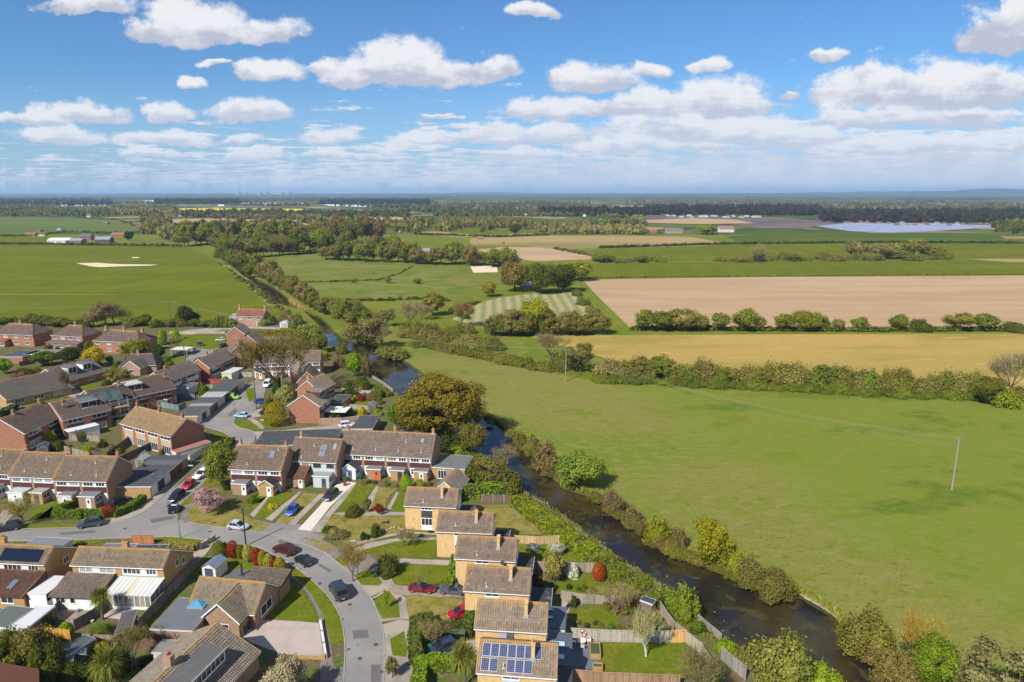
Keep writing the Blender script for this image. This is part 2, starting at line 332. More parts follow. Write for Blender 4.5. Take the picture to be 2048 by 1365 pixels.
# ------------------------------------------------------------------ ground, water, fields, roads
def wpts(px, z=0.0): return [G(x, y, z) for x, y in px]
def smooth(p, n=4):                                  # Catmull-Rom through the points, open
    q = [p[0]] + list(p) + [p[-1]]; o = []
    for i in range(1, len(q) - 2):
        for k in range(n):
            t = k / n; o.append(tuple(.5 * ((2*q[i][c]) + (-q[i-1][c] + q[i+1][c])*t + (2*q[i-1][c] - 5*q[i][c] + 4*q[i+1][c] - q[i+2][c])*t*t + (-q[i-1][c] + 3*q[i][c] - 3*q[i+1][c] + q[i+2][c])*t**3) for c in (0, 1)))
    return o + [tuple(p[-1])]
def sheet(name, pw, z, m, kind='structure', label=None):
    mb = MB(); tris = tessellate_polygon([[Vector((x, y, 0)) for x, y in pw]])
    mb.v = [(x, y, z) for x, y in pw]
    for t in tris:
        a, b, c = (pw[i] for i in t)
        if (b[0]-a[0])*(c[1]-a[1]) - (b[1]-a[1])*(c[0]-a[0]) < 0: t = (t[0], t[2], t[1])
        mb.f.append(tuple(t)); mb.m.append(0); mb.t.append(.5)
    o = mb.build(name, m); setp(o, label, kind=kind); return o
def psheet(name, px, z, m, sm=0, **k):
    w = wpts(px)
    if sm: w = smooth(w + [w[0]], sm)[:-1]
    return sheet(name, w, z, m, **k)

LBANK = [(1640,1420),(1560,1372),(1486,1312),(1442,1284),(1386,1243),(1337,1192),(1295,1160),(1254,1136),(1212,1104),(1175,1078),(1138,1047),(1090,1012),(1048,988),(1038,962),(1000,938),(950,905),(925,888),(880,850),(830,812),(786,786),(756,760),(731,727),(700,704),(676,700),(654,690),(640,655),(618,634),(604,622),(560,610),(525,587),(497,562),(478,545),(462,532),(440,516)]
RBANK = [(455,512),(482,530),(507,556),(545,576),(572,597),(598,616),(615,627),(640,637),(655,652),(680,676),(704,684),(740,694),(769,703),(808,726),(833,744),(870,775),(935,820),(985,842),(1022,872),(1045,898),(1072,925),(1100,955),(1130,980),(1165,990),(1199,1005),(1240,1025),(1270,1050),(1289,1078),(1337,1098),(1370,1115),(1403,1133),(1457,1145),(1500,1165),(1548,1191),(1585,1196),(1614,1207),(1672,1244),(1697,1280),(1751,1322),(1800,1366),(1860,1430)]
ZW = -.75
lb = smooth(wpts(LBANK, ZW), 3); rb = smooth(wpts(RBANK, ZW), 3)
def shift(line, d):
    o = []; n = len(line)
    for i in range(n):
        a = line[max(i-1, 0)]; b = line[min(i+1, n-1)]; t = Vector((b[0]-a[0], b[1]-a[1])).normalized(); o.append((line[i][0] + -t.y * d, line[i][1] + t.x * d))
    return o
lb = shift(lb, .5); rb = shift(rb, .6)
rj = random.Random(3)
jit = lambda p, a: [(x + rj.uniform(-a, a), y + rj.uniform(-a, a)) for x, y in p]
lb = jit(lb, .22); rb = jit(rb, .3)
hole = lb + rb
def gmat(): return mat('meadow_ground', (.155,.165,.025), .95, spec=0, spots=[(.012,(.12,.14,.02),.40,.60,6),(.05,(.11,.155,.013),.5,.66,8),(.17,(.20,.175,.045),.52,.70,8),(.45,(.085,.12,.012),.60,.72,7),(2.5,(.19,.18,.045),.55,.8,4)], bump=(1.5,.6,.12))
M_['ground'] = gmat()
def ground_with_hole():
    X0, X1, Y0, Y1 = -900, 900, -40, 1000
    pts = [(X0,Y0),(X1,Y0),(X1,Y1),(X0,Y1)]; n0 = 4
    for i in range(1, 9):
        for j in range(1, 9): pts.append((X0 + (X1-X0)*i/9 + .37, Y0 + (Y1-Y0)*j/9 + .21))
    k = len(pts); V = [Vector(p) for p in pts + hole]; E = [(0,1),(1,2),(2,3),(3,0)] + [(k + i, k + (i + 1) % len(hole)) for i in range(len(hole))]
    v, e, f, *_ = delaunay_2d_cdt(V, E, [], 0, 1e-4)
    def inside(x, y):
        c = False
        for i in range(len(hole)):
            (x1, y1), (x2, y2) = hole[i], hole[i-1]
            if (y1 > y) != (y2 > y) and x < (x2-x1)*(y-y1)/(y2-y1) + x1: c = not c
        return c
    mb = MB(); mb.v = [(p.x, p.y, 0) for p in v]
    for t in f:
        cx = sum(v[i].x for i in t)/3; cy = sum(v[i].y for i in t)/3
        if not inside(cx, cy): mb.f.append(tuple(t)); mb.m.append(0); mb.t.append(.5)
    setp(mb.build('ground', M_['ground']), kind='structure')
ground_with_hole()
# earth banks sloping under the water, the bed, the water
M_['bank'] = mat('bank_earth', (.055,.052,.022), .95, spec=0, spots=[(.5,(.07,.085,.018),.42,.6,6),(3,(.11,.09,.05),.6,.75)], bump=(3,.8,.1))
def bank(line, sgn, name):
    mb = MB(); n = len(line)
    for i in range(n):
        a = line[max(i-1, 0)]; b = line[min(i+1, n-1)]; d = Vector((b[0]-a[0], b[1]-a[1])).normalized(); nn = Vector((-d.y, d.x)) * sgn
        p = Vector(line[i]); q = p + nn * .9
        mb.v += [(p.x, p.y, 0), (q.x, q.y, -1.7)]
    for i in range(n - 1): mb.f.append((2*i, 2*i+2, 2*i+3, 2*i+1)); mb.m.append(0); mb.t.append(.5)
    setp(mb.build(name, M_['bank']), kind='structure')
bank(lb, -1, 'canal_bank'); bank(rb, -1, 'canal_bank')
def water_mat():
    m = bpy.data.materials.new('canal_water'); m.use_nodes = True; nt = m.node_tree; N = nt.nodes; L = nt.links; b = N['Principled BSDF']
    b.inputs['Roughness'].default_value = .025; b.inputs['IOR'].default_value = 1.42
    tc = N.new('ShaderNodeTexCoord')
    def ns(s, d, ds=0):
        n = N.new('ShaderNodeTexNoise'); n.inputs['Scale'].default_value = s; n.inputs['Detail'].default_value = d; n.inputs['Distortion'].default_value = ds; L.new(tc.outputs['Object'], n.inputs[0]); return n.outputs[0]
    def mr(v, a, c):
        n = N.new('ShaderNodeMapRange'); n.interpolation_type = 'SMOOTHSTEP'; L.new(v, n.inputs[0]); n.inputs[1].default_value = a; n.inputs[2].default_value = c; return n.outputs[0]
    def mix(f, a, c):
        n = N.new('ShaderNodeMix'); n.data_type = 'RGBA'; L.new(f, n.inputs[0])
        for i, v in ((6, a), (7, c)):
            if isinstance(v, tuple): n.inputs[i].default_value = v + (1,)
            else: L.new(v, n.inputs[i])
        return n.outputs[2]
    c = mix(mr(ns(.09, 3), .4, .62), (.018,.015,.013), (.045,.034,.010))
    c = mix(mr(ns(.35, 5, .8), .50, .74), c, (.065,.058,.018))      # weed under the surface
    sp = N.new('ShaderNodeMath'); sp.operation = 'MULTIPLY'; L.new(mr(ns(2.2, 4, .5), .66, .72), sp.inputs[0]); L.new(mr(ns(.12, 2), .52, .62), sp.inputs[1])
    c = mix(sp.outputs[0], c, (.12,.15,.03)); L.new(c, b.inputs['Base Color'])
    n = N.new('ShaderNodeTexNoise'); n.inputs['Scale'].default_value = 2.2; n.inputs['Detail'].default_value = 3; L.new(tc.outputs['Object'], n.inputs[0])
    bp = N.new('ShaderNodeBump'); bp.inputs['Strength'].default_value = .05; bp.inputs['Distance'].default_value = .05; L.new(n.outputs[0], bp.inputs['Height']); L.new(bp.outputs[0], b.inputs['Normal'])
    return m
M_['water'] = water_mat()
def inset(line, sgn, d):
    o = []; n = len(line)
    for i in range(n):
        a = line[max(i-1, 0)]; b = line[min(i+1, n-1)]; t = Vector((b[0]-a[0], b[1]-a[1])).normalized(); q = Vector(line[i]) + Vector((-t.y, t.x)) * sgn * d; o.append((q.x, q.y))
    return o
sheet('canal_water', inset(lb, -1, .3) + inset(rb, -1, .3), ZW, M_['water'])
sheet('canal_bed', inset(lb, -1, .85) + inset(rb, -1, .85), -1.68, M_['bank'])
# far countryside round the near ground
M_['far'] = mat('countryside_ground', (.11,.125,.035), .95, spec=0, spots=[(.0022,(.20,.16,.075),.54,.57,1),(.0031,(.065,.095,.022),.5,.53,1),(.0047,(.30,.22,.125),.60,.62,1),(.011,(.055,.065,.025),.52,.56,3)])
for nm, (x0, x1, y0, y1) in (('countryside', (-38000, 38000, 1000, 45000)), ('countryside', (-38000, -900, -40, 1000)), ('countryside', (900, 38000, -40, 1000))):
    sheet(nm, [(x0,y0),(x1,y0),(x1,y1),(x0,y1)], -.02, M_['far'])

def fm(name, c, spots=(), **k): M_[name] = mat(name, c, .95, spots=spots, spec=0, **k)
fm('green_crop', (.112,.125,.012), [(.018,(.135,.145,.014),.42,.62,4),(.09,(.092,.115,.010),.5,.7,6),(.6,(.13,.14,.018),.5,.75,5)], bands=(R(8), 24, (.085,.10,.012), .28), stretch=(.35,1,1,0), bump=(1,.4,.1))
fm('green_dark', (.07,.095,.018), [(.01,(.095,.12,.02),.4,.62,3),(.08,(.055,.085,.018),.5,.7)], stretch=(.3,1,1,0))
fm('blue_crop', (.095,.13,.03), [(.012,(.12,.15,.045),.42,.6,4)], stretch=(.25,1,1,0))
fm('ploughed', (.39,.265,.155), [(.012,(.43,.30,.18),.4,.6,3),(.05,(.36,.24,.135),.45,.62,6),(.9,(.31,.21,.12),.55,.75,4)], stretch=(.22,1,1,0), bands=(R(90), 2.6, (.34,.235,.145), .30), bump=(2,.5,.08))
fm('straw', (.33,.24,.07), [(.01,(.38,.255,.075),.42,.6,3),(.05,(.27,.21,.05),.48,.66,7),(.25,(.42,.29,.10),.58,.7,5),(1.1,(.27,.20,.05),.55,.72,4)], stretch=(.25,1,1,0), bump=(1.5,.4,.08))
fm('tanfield', (.31,.225,.10), [(.006,(.21,.17,.065),.42,.6,2),(.05,(.34,.25,.12),.5,.7,4)], stretch=(.25,1,1,0))
fm('sand', (.62,.50,.36), [(.6,(.52,.40,.28),.5,.7)])
fm('paddock', (.14,.155,.033), [(.02,(.175,.165,.05),.45,.62,5),(.07,(.105,.14,.02),.5,.64,7),(.4,(.19,.17,.06),.58,.72,6)], bump=(1,.4,.1))
fm('meadow', (.19,.178,.046), [(.0085,(.125,.175,.016),.42,.60,7),(.04,(.195,.182,.045),.46,.74,10),(.030,(.085,.14,.010),.58,.70,10),(.16,(.14,.17,.018),.50,.70,8),(.5,(.21,.19,.06),.48,.68,8),(.9,(.085,.12,.018),.58,.72,7),(3.2,(.13,.145,.03),.50,.66,5)], stretch=(.5,1,1,R(-25)), bump=(1.5,.6,.12))
def greener(m, a, b, width, col, dark):
    # the meadow is lusher on the wet side of the line a-b
    nt = m.node_tree; N = nt.nodes; L = nt.links; bs = N['Principled BSDF']; src = bs.inputs['Base Color'].links[0].from_socket
    a = Vector(a); b = Vector(b); d = (b - a).normalized(); n = Vector((-d.y, d.x)); tc = N.new('ShaderNodeTexCoord')
    dt = N.new('ShaderNodeVectorMath'); dt.operation = 'DOT_PRODUCT'; L.new(tc.outputs['Object'], dt.inputs[0]); dt.inputs[1].default_value = (n.x, n.y, 0)
    mp = N.new('ShaderNodeMapping'); mp.inputs['Scale'].default_value = (.7, 1.3, 1); mp.inputs['Rotation'].default_value[2] = -atan2(d.y, d.x); L.new(tc.outputs['Object'], mp.inputs[0])
    def nz(s, det):
        t = N.new('ShaderNodeTexNoise'); t.inputs['Scale'].default_value = s; t.inputs['Detail'].default_value = det; t.inputs['Roughness'].default_value = .65; L.new(mp.outputs[0], t.inputs[0]); return t.outputs[0]
    def mth(op, x, y):
        t = N.new('ShaderNodeMath'); t.operation = op
        for i, v in enumerate((x, y)):
            if isinstance(v, (int, float)): t.inputs[i].default_value = v
            else: L.new(v, t.inputs[i])
        return t.outputs[0]
    f = mth('DIVIDE', mth('SUBTRACT', dt.outputs['Value'], a.dot(n)), width); f = mth('ADD', f, mth('MULTIPLY', mth('SUBTRACT', nz(.035, 8), .5), 2.6))
    def mr(v, lo, hi, top):
        t = N.new('ShaderNodeMapRange'); t.interpolation_type = 'SMOOTHSTEP'; L.new(v, t.inputs[0]); t.inputs[1].default_value = lo; t.inputs[2].default_value = hi; t.inputs[4].default_value = top; return t.outputs[0]
    def mix(fac, x, y):
        t = N.new('ShaderNodeMix'); t.data_type = 'RGBA'; L.new(fac, t.inputs[0]); L.new(x, t.inputs[6]); t.inputs[7].default_value = y + (1,); return t.outputs[2]
    c = mix(mr(f, -.5, .9, .8), src, col); c = mix(mth('MULTIPLY', mr(nz(.06, 9), .52, .66, .8), mr(f, -.2, .6, 1)), c, dark); c = mix(mr(nz(.45, 9), .50, .68, .6), c, (.205, .185, .06)); c = mix(mr(nz(1.6, 8), .50, .64, .26), c, (.10, .125, .02)); L.new(c, bs.inputs['Base Color'])
greener(M_['meadow'], G(1260, 790), G(1950, 1230), 13, (.148, .178, .022), (.075, .122, .014))
fm('track', (.22,.20,.07), [(.2,(.16,.165,.035),.45,.65)])
fm('rape', (.62,.50,.03))
fm('plastic', (.30,.34,.46), [(.02,(.25,.29,.40),.45,.6)], bands=(R(62), 40, (.19,.20,.28), .6))
fm('cloudshaded', (.115,.09,.10), [(.006,(.16,.12,.11),.4,.6)])  # bare soil with the cloud shadow put into its dark purplish colour
fm('strips', (.20,.215,.085), [(.12,(.16,.20,.06),.45,.65)], bands=(atan2(-(G(1196,640)[0]-G(1150,584)[0]), -(G(1196,640)[1]-G(1150,584)[1])), 5.5, (.36,.29,.16), .9))
fm('inlet', (.55,.62,.70))
psheet('green_field', [(-260,488),(100,489),(365,493),(400,505),(440,527),(500,568),(540,603),(566,628),(520,637),(380,641),(0,641),(-300,640)], .03, M_['green_crop'])
psheet('grass_track', [(436,528),(450,530),(500,560),(536,592),(552,612),(536,612),(520,596),(490,566)], .06, M_['track'])
psheet('sand_patch', [(152,527),(195,526),(220,528),(250,529),(318,530),(300,532),(250,533),(222,534),(200,535),(180,533)], .06, M_['sand'])
psheet('sand_patch', [(262,515),(276,514.5),(282,516),(268,517)], .06, M_['sand'])
psheet('bare_track', [(-200,587.5),(0,588.5),(230,589.5),(230,590.5),(0,590.2),(-200,589.5)], .06, M_['track'])
psheet('far_green_field', [(-400,433),(0,436),(150,436),(235,442),(292,463),(250,468),(130,464),(90,468),(-100,474),(-400,472)], .12, M_['blue_crop'])
psheet('pasture', [(-300,476),(0,476),(95,472),(92,484),(60,490),(-300,487)], .08, M_['green_crop'])
psheet('horse_paddock', [(505,514),(600,513),(690,516),(826,532),(800,540),(757,561),(600,566),(560,556)], .05, M_['paddock'])
M_['wet_meadow'] = mat('wet_meadow', (.14,.155,.03), .95, spec=0, spots=[(.02,(.175,.165,.05),.45,.62,5),(.07,(.095,.14,.014),.5,.64,7),(.4,(.18,.17,.05),.58,.72,6)], bump=(1,.4,.1))
psheet('water_meadow', [(828,534),(1000,528),(1010,560),(965,590),(870,598),(760,601),(640,606),(600,590),(585,566),(700,564),(762,562)], .045, M_['wet_meadow'])
psheet('bare_track', [(695,565),(740,566),(800,570),(892,575),(890,576.5),(800,572),(740,568)], .08, M_['track'])
psheet('riding_arena', [(940,532.5),(993,532),(996,545),(947,546)], .09, M_['sand'])
psheet('striped_plot', [(955,607),(1000,596),(1060,588),(1150,584),(1172,606),(1196,640),(1190,655),(1100,650),(950,650),(905,640),(928,620)], .05, M_['strips'])
psheet('ploughed_field', [(1165,560),(1500,555),(2048,551.5),(2500,549),(2600,664),(2048,661),(1700,662),(1400,661),(1262,658),(1225,622),(1190,588)], .05, M_['ploughed'])
psheet('green_strip_field', [(1178,528),(1500,523.5),(2048,518.5),(2500,515),(2500,547),(2048,550),(1500,553.5),(1165,557.5)], .06, M_['green_crop'])
psheet('straw_field', [(1060,674),(1150,672),(1500,669.5),(2048,668),(2600,667),(2750,800),(2048,785),(1950,768),(1800,760),(1700,747),(1500,742),(1350,736),(1230,722),(1150,700)], .05, M_['straw'])
sheet('near_meadow', wpts([(790,690),(860,694),(960,706),(1080,742),(1180,762),(1300,772),(1400,782),(1500,795),(1700,800),(1990,800),(2700,830),(3300,1500),(1900,1470)]) + rb[:38:-1], .03, M_['meadow'])
psheet('tan_field', [(955,500),(1010,494),(1095,496),(1190,514),(1196,519),(1080,523),(1000,518)], .1, M_['ploughed'])
psheet('straw_coloured_field', [(940,478),(1030,472),(1200,472),(1380,474),(1455,488),(1400,493),(1200,497),(1110,499),(1050,493),(940,492)], .12, M_['tanfield'])
psheet('green_field', [(1185,504),(1230,497),(1460,490),(1560,488),(1800,487),(2400,489),(2400,513),(2048,516),(1500,521),(1230,524)], .1, M_['green_crop'])
psheet('green_field', [(1450,473),(1560,467),(1850,466),(2400,470),(2400,486),(1800,485),(1560,486),(1480,486)], .14, M_['green_dark'])
psheet('tan_field', [(1935,519),(2000,518.5),(2400,520),(2400,525),(2020,525)], .12, M_['tanfield'])
psheet('straw_field', [(840,463),(900,461),(960,463),(1040,470),(1000,474),(900,474),(850,470)], .14, M_['tanfield'])
psheet('straw_field', [(560,448),(700,446),(760,456),(600,460)], .16, M_['tanfield'])
psheet('tan_field', [(308,440),(420,438),(600,441),(608,447),(430,452),(330,448)], .18, M_['ploughed'])
psheet('tan_field', [(640,437),(780,433),(860,434),(820,440),(680,443)], .2, M_['ploughed'])
psheet('yellow_rape_field', [(356,417.5),(480,417.5),(606,418.5),(602,424),(480,423),(372,421.5)], .3, M_['rape'])
psheet('green_field', [(815,434),(960,432),(1060,436),(1150,441),(1200,450),(1000,457),(850,452)], .2, M_['green_dark'])
psheet('green_field', [(842,458),(1000,456),(1100,464),(960,472)], .16, M_['green_crop'])
psheet('plastic_covered_field', [(1632,453),(1700,446.5),(1900,448),(2010,453),(1960,457),(1850,464),(1780,466.5),(1700,463)], .22, M_['plastic'])
psheet('bare_field', [(1290,433),(1420,434),(1560,438),(1720,445),(1640,452),(1600,458),(1510,457),(1430,443),(1290,441)], .2, M_['cloudshaded'])
psheet('tan_field', [(1290,441),(1380,437),(1470,440),(1510,447),(1400,449),(1290,446)], .22, M_['ploughed'])
psheet('tan_field', [(2000,473),(2400,473),(2400,479),(2010,479)], .22, M_['tanfield'])
for q in ([(286,402),(330,400),(350,401.5),(330,404),(300,405)], [(640,409),(700,410.5),(760,413),(735,414.5),(660,412.5)], [(440,405),(560,407),(640,408),(560,409),(450,407)], [(1560,411),(1700,410),(1680,412.5)]):
    psheet('tidal_inlet', q, .5, M_['inlet'])

M_['shingle'] = mat('shingle', (.36,.30,.22), .95, spec=0, spots=[(1.2,(.20,.18,.08),.42,.56,6),(5,(.5,.44,.36),.5,.66)], bump=(5,.8,.1))
# village ground: worked soil and plots between the houses
sheet('garden_ground', wpts([(-350,655),(0,652),(300,650),(500,640),(610,640),(640,690),(672,702)]) + lb[69:3:-1] + wpts([(1500,1460),(1500,1700),(-900,1700)]), .012, M_['soil'])
def road(name, px, z, m, sm=3): return psheet(name, px, z, m, sm)
ROAD_S = [(-200,1096),(-60,1087),(0,1083),(146,1080),(228,1077),(297,1075),(346,1074),(400,1079),(436,1086),(509,1092),(548,1110),(590,1134),(624,1160),(649,1184),(668,1208),(682,1235),(688,1262),(691,1296),(690,1333),(689,1365),(688,1420)]
ROAD_N = [(768,1420),(767,1365),(768,1309),(766,1267),(757,1235),(744,1201),(725,1177),(705,1152),(683,1133),(649,1106),(600,1086),(560,1074),(520,1065),(456,1057),(385,1047),(358,1042)]
NR_R = [(354,1026),(362,1008),(388,984),(412,960),(425,945),(440,925),(455,905),(470,896),(490,893),(508,885)]
CUL_R = [(511,872),(503,862),(480,857),(466,845),(480,832),(510,822),(528,792),(534,765)]
CUL_L = [(512,760),(490,775),(460,803),(430,826),(408,842),(400,850),(425,858),(451,867),(466,880),(462,890),(440,903),(420,917),(385,952),(355,973),(333,988),(318,1002),(292,1022),(262,1037),(218,1048),(154,1056),(49,1059),(-60,1063),(-200,1070)]
sheet('road', smooth(wpts(ROAD_S), 3) + smooth(wpts(ROAD_N), 3) + smooth(wpts(NR_R), 3) + smooth(wpts(CUL_R), 3) + smooth(wpts(CUL_L), 3), .05, M_['asphalt'])
def kerb(px, h=.12, w=.14, side=1):
    ln = smooth(wpts(px), 3); mb = MB()
    for a, b in zip(ln, ln[1:]):
        d = Vector((b[0]-a[0], b[1]-a[1])); Ln = d.length
        if Ln < .01: continue
        d /= Ln; n = Vector((-d.y, d.x)) * side; k = max(1, round(Ln / .92))
        for i in range(k):
            p = Vector(a) + d * (Ln * i / k); q = Vector(a) + d * (Ln * (i + 1) / k - .012); hh = h + rnd.uniform(-.006, .006)
            pl = [p, q, q + n * w, p + n * w]
            if side < 0: pl = pl[::-1]
            mb.prism([(v.x, v.y) for v in pl], .01, hh)
    setp(mb.build('kerb', M_['kerb']), kind='structure')
kerb(ROAD_S, side=-1); kerb(ROAD_N[:10], side=-1); kerb(ROAD_N[9:], .07, side=-1); kerb(NR_R[:6], side=-1); kerb(CUL_R[:7], side=-1); kerb(CUL_L, side=-1)
road('footpath', [(696,1365),(640,1365),(648,1290),(645,1262),(636,1228),(618,1192),(600,1168),(580,1152),(592,1146),(620,1175),(640,1203),(653,1240),(662,1290),(668,1335),(690,1335)], .03, M_['asphalt2'], 2)
road('pavement', [(0,1056),(120,1052),(200,1044),(250,1030),(300,1003),(315,985),(330,975),(345,968),(372,950),(405,920),(385,940),(333,988),(292,1022),(262,1037),(218,1048),(154,1055),(0,1059)], .04, M_['concrete'], 0)
road('pavement', [(365,1020),(400,1022),(410,1000),(450,1022),(500,1038),(560,1050),(620,1068),(680,1098),(740,1135),(770,1165),(795,1195),(815,1230),(832,1290),(840,1365),(805,1365),(800,1300),(790,1240),(770,1200),(740,1170),(700,1140),(640,1100),(600,1086),(540,1066),(452,1056),(505,1058),(470,1045),(400,1035),(390,1048),(359,1042)], .035, M_['asphalt2'], 0)
road('driveway_crossing', [(510,1063),(560,1042),(610,1052),(655,1072),(630,1090),(600,1084)], .045, M_['asphalt'], 0)
for q in ([(683,1133),(735,1108),(760,1128),(712,1152)], [(712,1158),(762,1128),(790,1150),(800,1180),(775,1178),(740,1195)], [(742,1198),(775,1178),(830,1205),(836,1240),(800,1238),(760,1245)], [(765,1250),(800,1240),(835,1245),(838,1290),(842,1365),(768,1365)]):
    road('driveway_crossing', q, .047, M_['concrete'] if q[0][0] > 700 else M_['asphalt2'], 0)
def lawn(px, m='lawn', z=.07, name='lawn', sm=0): return psheet(name, px, z, M_[m], sm)
V = 'grass_verge'
lawn([(590,1137),(625,1163),(650,1187),(668,1211),(682,1238),(687,1262),(690,1285),(664,1291),(655,1262),(645,1228),(625,1193),(600,1162),(584,1150)], name=V)
lawn([(155,1081),(226,1078),(216,1082),(190,1088),(150,1092),(100,1088)], name=V)
lawn([(284,1080),(300,1076),(346,1075),(400,1080),(428,1085),(418,1089),(340,1085)], name=V)
lawn([(0,1060),(49,1060),(154,1057),(164,1051),(150,1048),(60,1051),(0,1053)], name=V)
lawn([(385,1045),(378,1030),(383,1012),(412,1014),(470,1022),(500,1038),(538,1050),(522,1064),(456,1056)], name=V, m='drylawn')
lawn([(360,1011),(372,998),(396,976),(420,955),(440,960),(455,985),(430,1005),(412,1013),(392,1007)], name=V)
lawn([(600,1072),(608,1076),(622,1077),(675,1096),(655,1102),(640,1095)], m='drylawn', name=V)
lawn([(668,1120),(695,1107),(720,1118),(720,1122),(685,1133)], name=V)
lawn([(706,1153),(740,1138),(765,1165),(758,1172),(722,1171)], name=V)
lawn([(744,1200),(777,1182),(797,1205),(800,1236),(765,1238)], name=V)
lawn([(780,1280),(808,1263),(815,1300),(812,1315),(785,1312)], name=V)
lawn([(466,846),(482,838),(500,845),(515,852),(525,862),(500,860),(480,857)], name=V)
lawn([(510,846),(535,836),(560,850),(545,858),(530,856)], name=V)
lawn([(420,875),(435,865),(455,872),(462,884),(448,895),(430,890)], name=V)
# front lawns
lawn([(480,1012),(510,985),(538,1000),(515,1008),(492,1015)]); lawn([(505,1013),(540,986),(592,988),(548,1020),(540,1040),(510,1035)])
lawn([(553,1043),(575,1022),(608,986),(640,990),(600,1030),(576,1052)], 'drylawn'); lawn([(677,1019),(713,967),(751,969),(722,1010),(715,1024)]); lawn([(728,1024),(757,975),(795,978),(772,1000),(770,1024)], 'drylawn')
lawn([(777,1024),(795,985),(812,985),(811,1025)]); lawn([(627,1066),(668,1030),(740,1032),(811,1034),(812,1062),(790,1070),(760,1080),(702,1096),(695,1088)], sm=0, m='drylawn', z=.06)
lawn([(700,1098),(716,1094),(790,1082),(874,1080),(872,1112),(862,1118),(780,1113),(714,1105)]); lawn([(776,1146),(800,1130),(905,1132),(912,1148),(895,1165),(870,1172),(790,1170)])
lawn([(810,1195),(830,1190),(926,1200),(922,1215),(910,1240),(818,1240)], 'drylawn'); lawn([(528,1240),(560,1210),(575,1172),(590,1170),(610,1195),(628,1222),(636,1246)])
lawn([(430,1115),(470,1105),(560,1125),(555,1150),(440,1142)]); lawn([(338,1085),(410,1092),(385,1120),(340,1118),(335,1100)], 'drylawn')
lawn([(370,1150),(392,1110),(420,1090),(400,1160)],'lawn'); lawn([(60,1030),(85,1008),(110,1002),(100,1035),(60,1044)]); lawn([(70,1042),(118,1003),(122,1012),(110,1040)]); lawn([(255,958),(270,935),(292,938),(280,952)])
# back gardens by the canal
lawn([(945,1012),(1015,1010),(1060,1040),(1085,1070),(1000,1068),(985,1060)], 'drylawn'); lawn([(1035,1098),(1035,1088),(1120,1088),(1165,1100),(1190,1122),(1090,1125),(1055,1120)])
lawn([(1110,1180),(1130,1150),(1190,1150),(1225,1180),(1215,1190),(1150,1190)]); lawn([(1140,1240),(1142,1222),(1200,1212),(1240,1222),(1240,1255),(1180,1255)])
lawn([(1203,1340),(1203,1286),(1310,1288),(1372,1286),(1392,1320),(1400,1360),(1300,1352)]); lawn([(250,1235),(262,1225),(320,1240),(305,1262),(250,1262)])
lawn([(150,775),(190,762),(195,778),(165,788)]); lawn([(75,793),(110,789),(112,800),(75,810)], m='lawn'); lawn([(40,805),(70,800),(88,812),(45,820)]); lawn([(330,668),(450,672),(470,690),(420,700),(330,690)]); lawn([(345,722),(372,712),(372,730),(350,735)])
lawn([(560,652),(600,655),(610,672),(560,670)]); lawn([(680,1040),(700,1030),(690,1048)], z=.08)
lawn([(490,780),(510,775),(512,800),(498,805)]); lawn([(690,770),(740,765),(770,800),(720,830),(690,800)], z=.05); lawn([(1040,690),(1060,688),(1062,690)], z=.05)
# drives, paths and patios
def pave(px, m='paving', z=.06, name='driveway'): return psheet(name, px, z, M_[m])
M_['white_stone'] = mat('white_stone_drive', (.58,.52,.44), .9, spots=[(.8,(.50,.44,.36),.5,.7),(6,(.65,.6,.53),.55,.8)], bump=(12,.3,.02))
M_['pinkpave'] = mat('pinkish_block_paving', (.40,.325,.29), .9, spots=[(.5,(.36,.29,.255),.45,.65),(9,(.45,.38,.34),.5,.8)], bump=(12,.3,.01))
M_['deck'] = mat('grey_decking', (.13,.145,.17), .7, bands=(0, .16, (.07,.08,.09), .5))
pave([(596,1060),(640,1012),(668,975),(680,962),(712,966),(690,985),(660,1015),(622,1063)], 'white_stone')
pave([(622,1063),(690,985),(712,966),(716,970),(690,1000),(664,1030),(640,1066)], 'concrete', .065, 'path'); pave([(479,1270),(530,1238),(638,1247),(648,1316),(560,1308),(500,1285)], 'pinkpave')
pave([(500,1030),(538,990),(541,992),(508,1036)], 'concrete', .075, 'path'); pave([(531,1039),(598,984),(606,984),(544,1043)], 'concrete', .075, 'path'); pave([(716,1030),(752,972),(758,974),(738,1024)], 'concrete', .075, 'path'); pave([(770,1024),(793,985),(798,985),(778,1026)], 'concrete', .075, 'path')
pave([(575,1050),(640,988),(650,990),(600,1040),(590,1052)], 'concrete', .075, 'path')
pave([(664,1028),(700,1024),(811,1025),(811,1032),(700,1033)], 'concrete', .08, 'path'); pave([(697,1090),(740,1078),(812,1063),(905,1070),(905,1073),(812,1068),(745,1081),(700,1095)], 'concrete', .08, 'path'); pave([(705,1100),(740,1086),(790,1078),(874,1076),(905,1074),(905,1079),(790,1084),(716,1104)], 'concrete', .08, 'path')
pave([(800,1118),(905,1122),(905,1132),(800,1128)], 'concrete', .08, 'path'); pave([(775,1176),(800,1172),(920,1182),(925,1196),(830,1194),(790,1190)], 'paving')
pave([(828,1330),(838,1308),(880,1292),(952,1280),(956,1300),(900,1315),(860,1330)], 'concrete'); pave([(400,1030),(378,1020),(362,1012),(392,1006),(412,1012)], 'asphalt2', .06)
pave([(0,1030),(25,1000),(60,1000),(12,1045),(0,1048)], 'paving'); pave([(215,1010),(245,985),(302,990),(300,1003),(262,1030)], 'concrete', .03)
pave([(505,864),(560,862),(640,853),(700,848),(700,862),(600,870),(515,885),(512,872)], 'concrete', .055, 'service_drive'); pave([(485,838),(500,822),(525,818),(530,832),(500,838)], 'concrete', .06); pave([(494,838),(506,836),(530,855),(524,860)], 'concrete', .085, 'path')
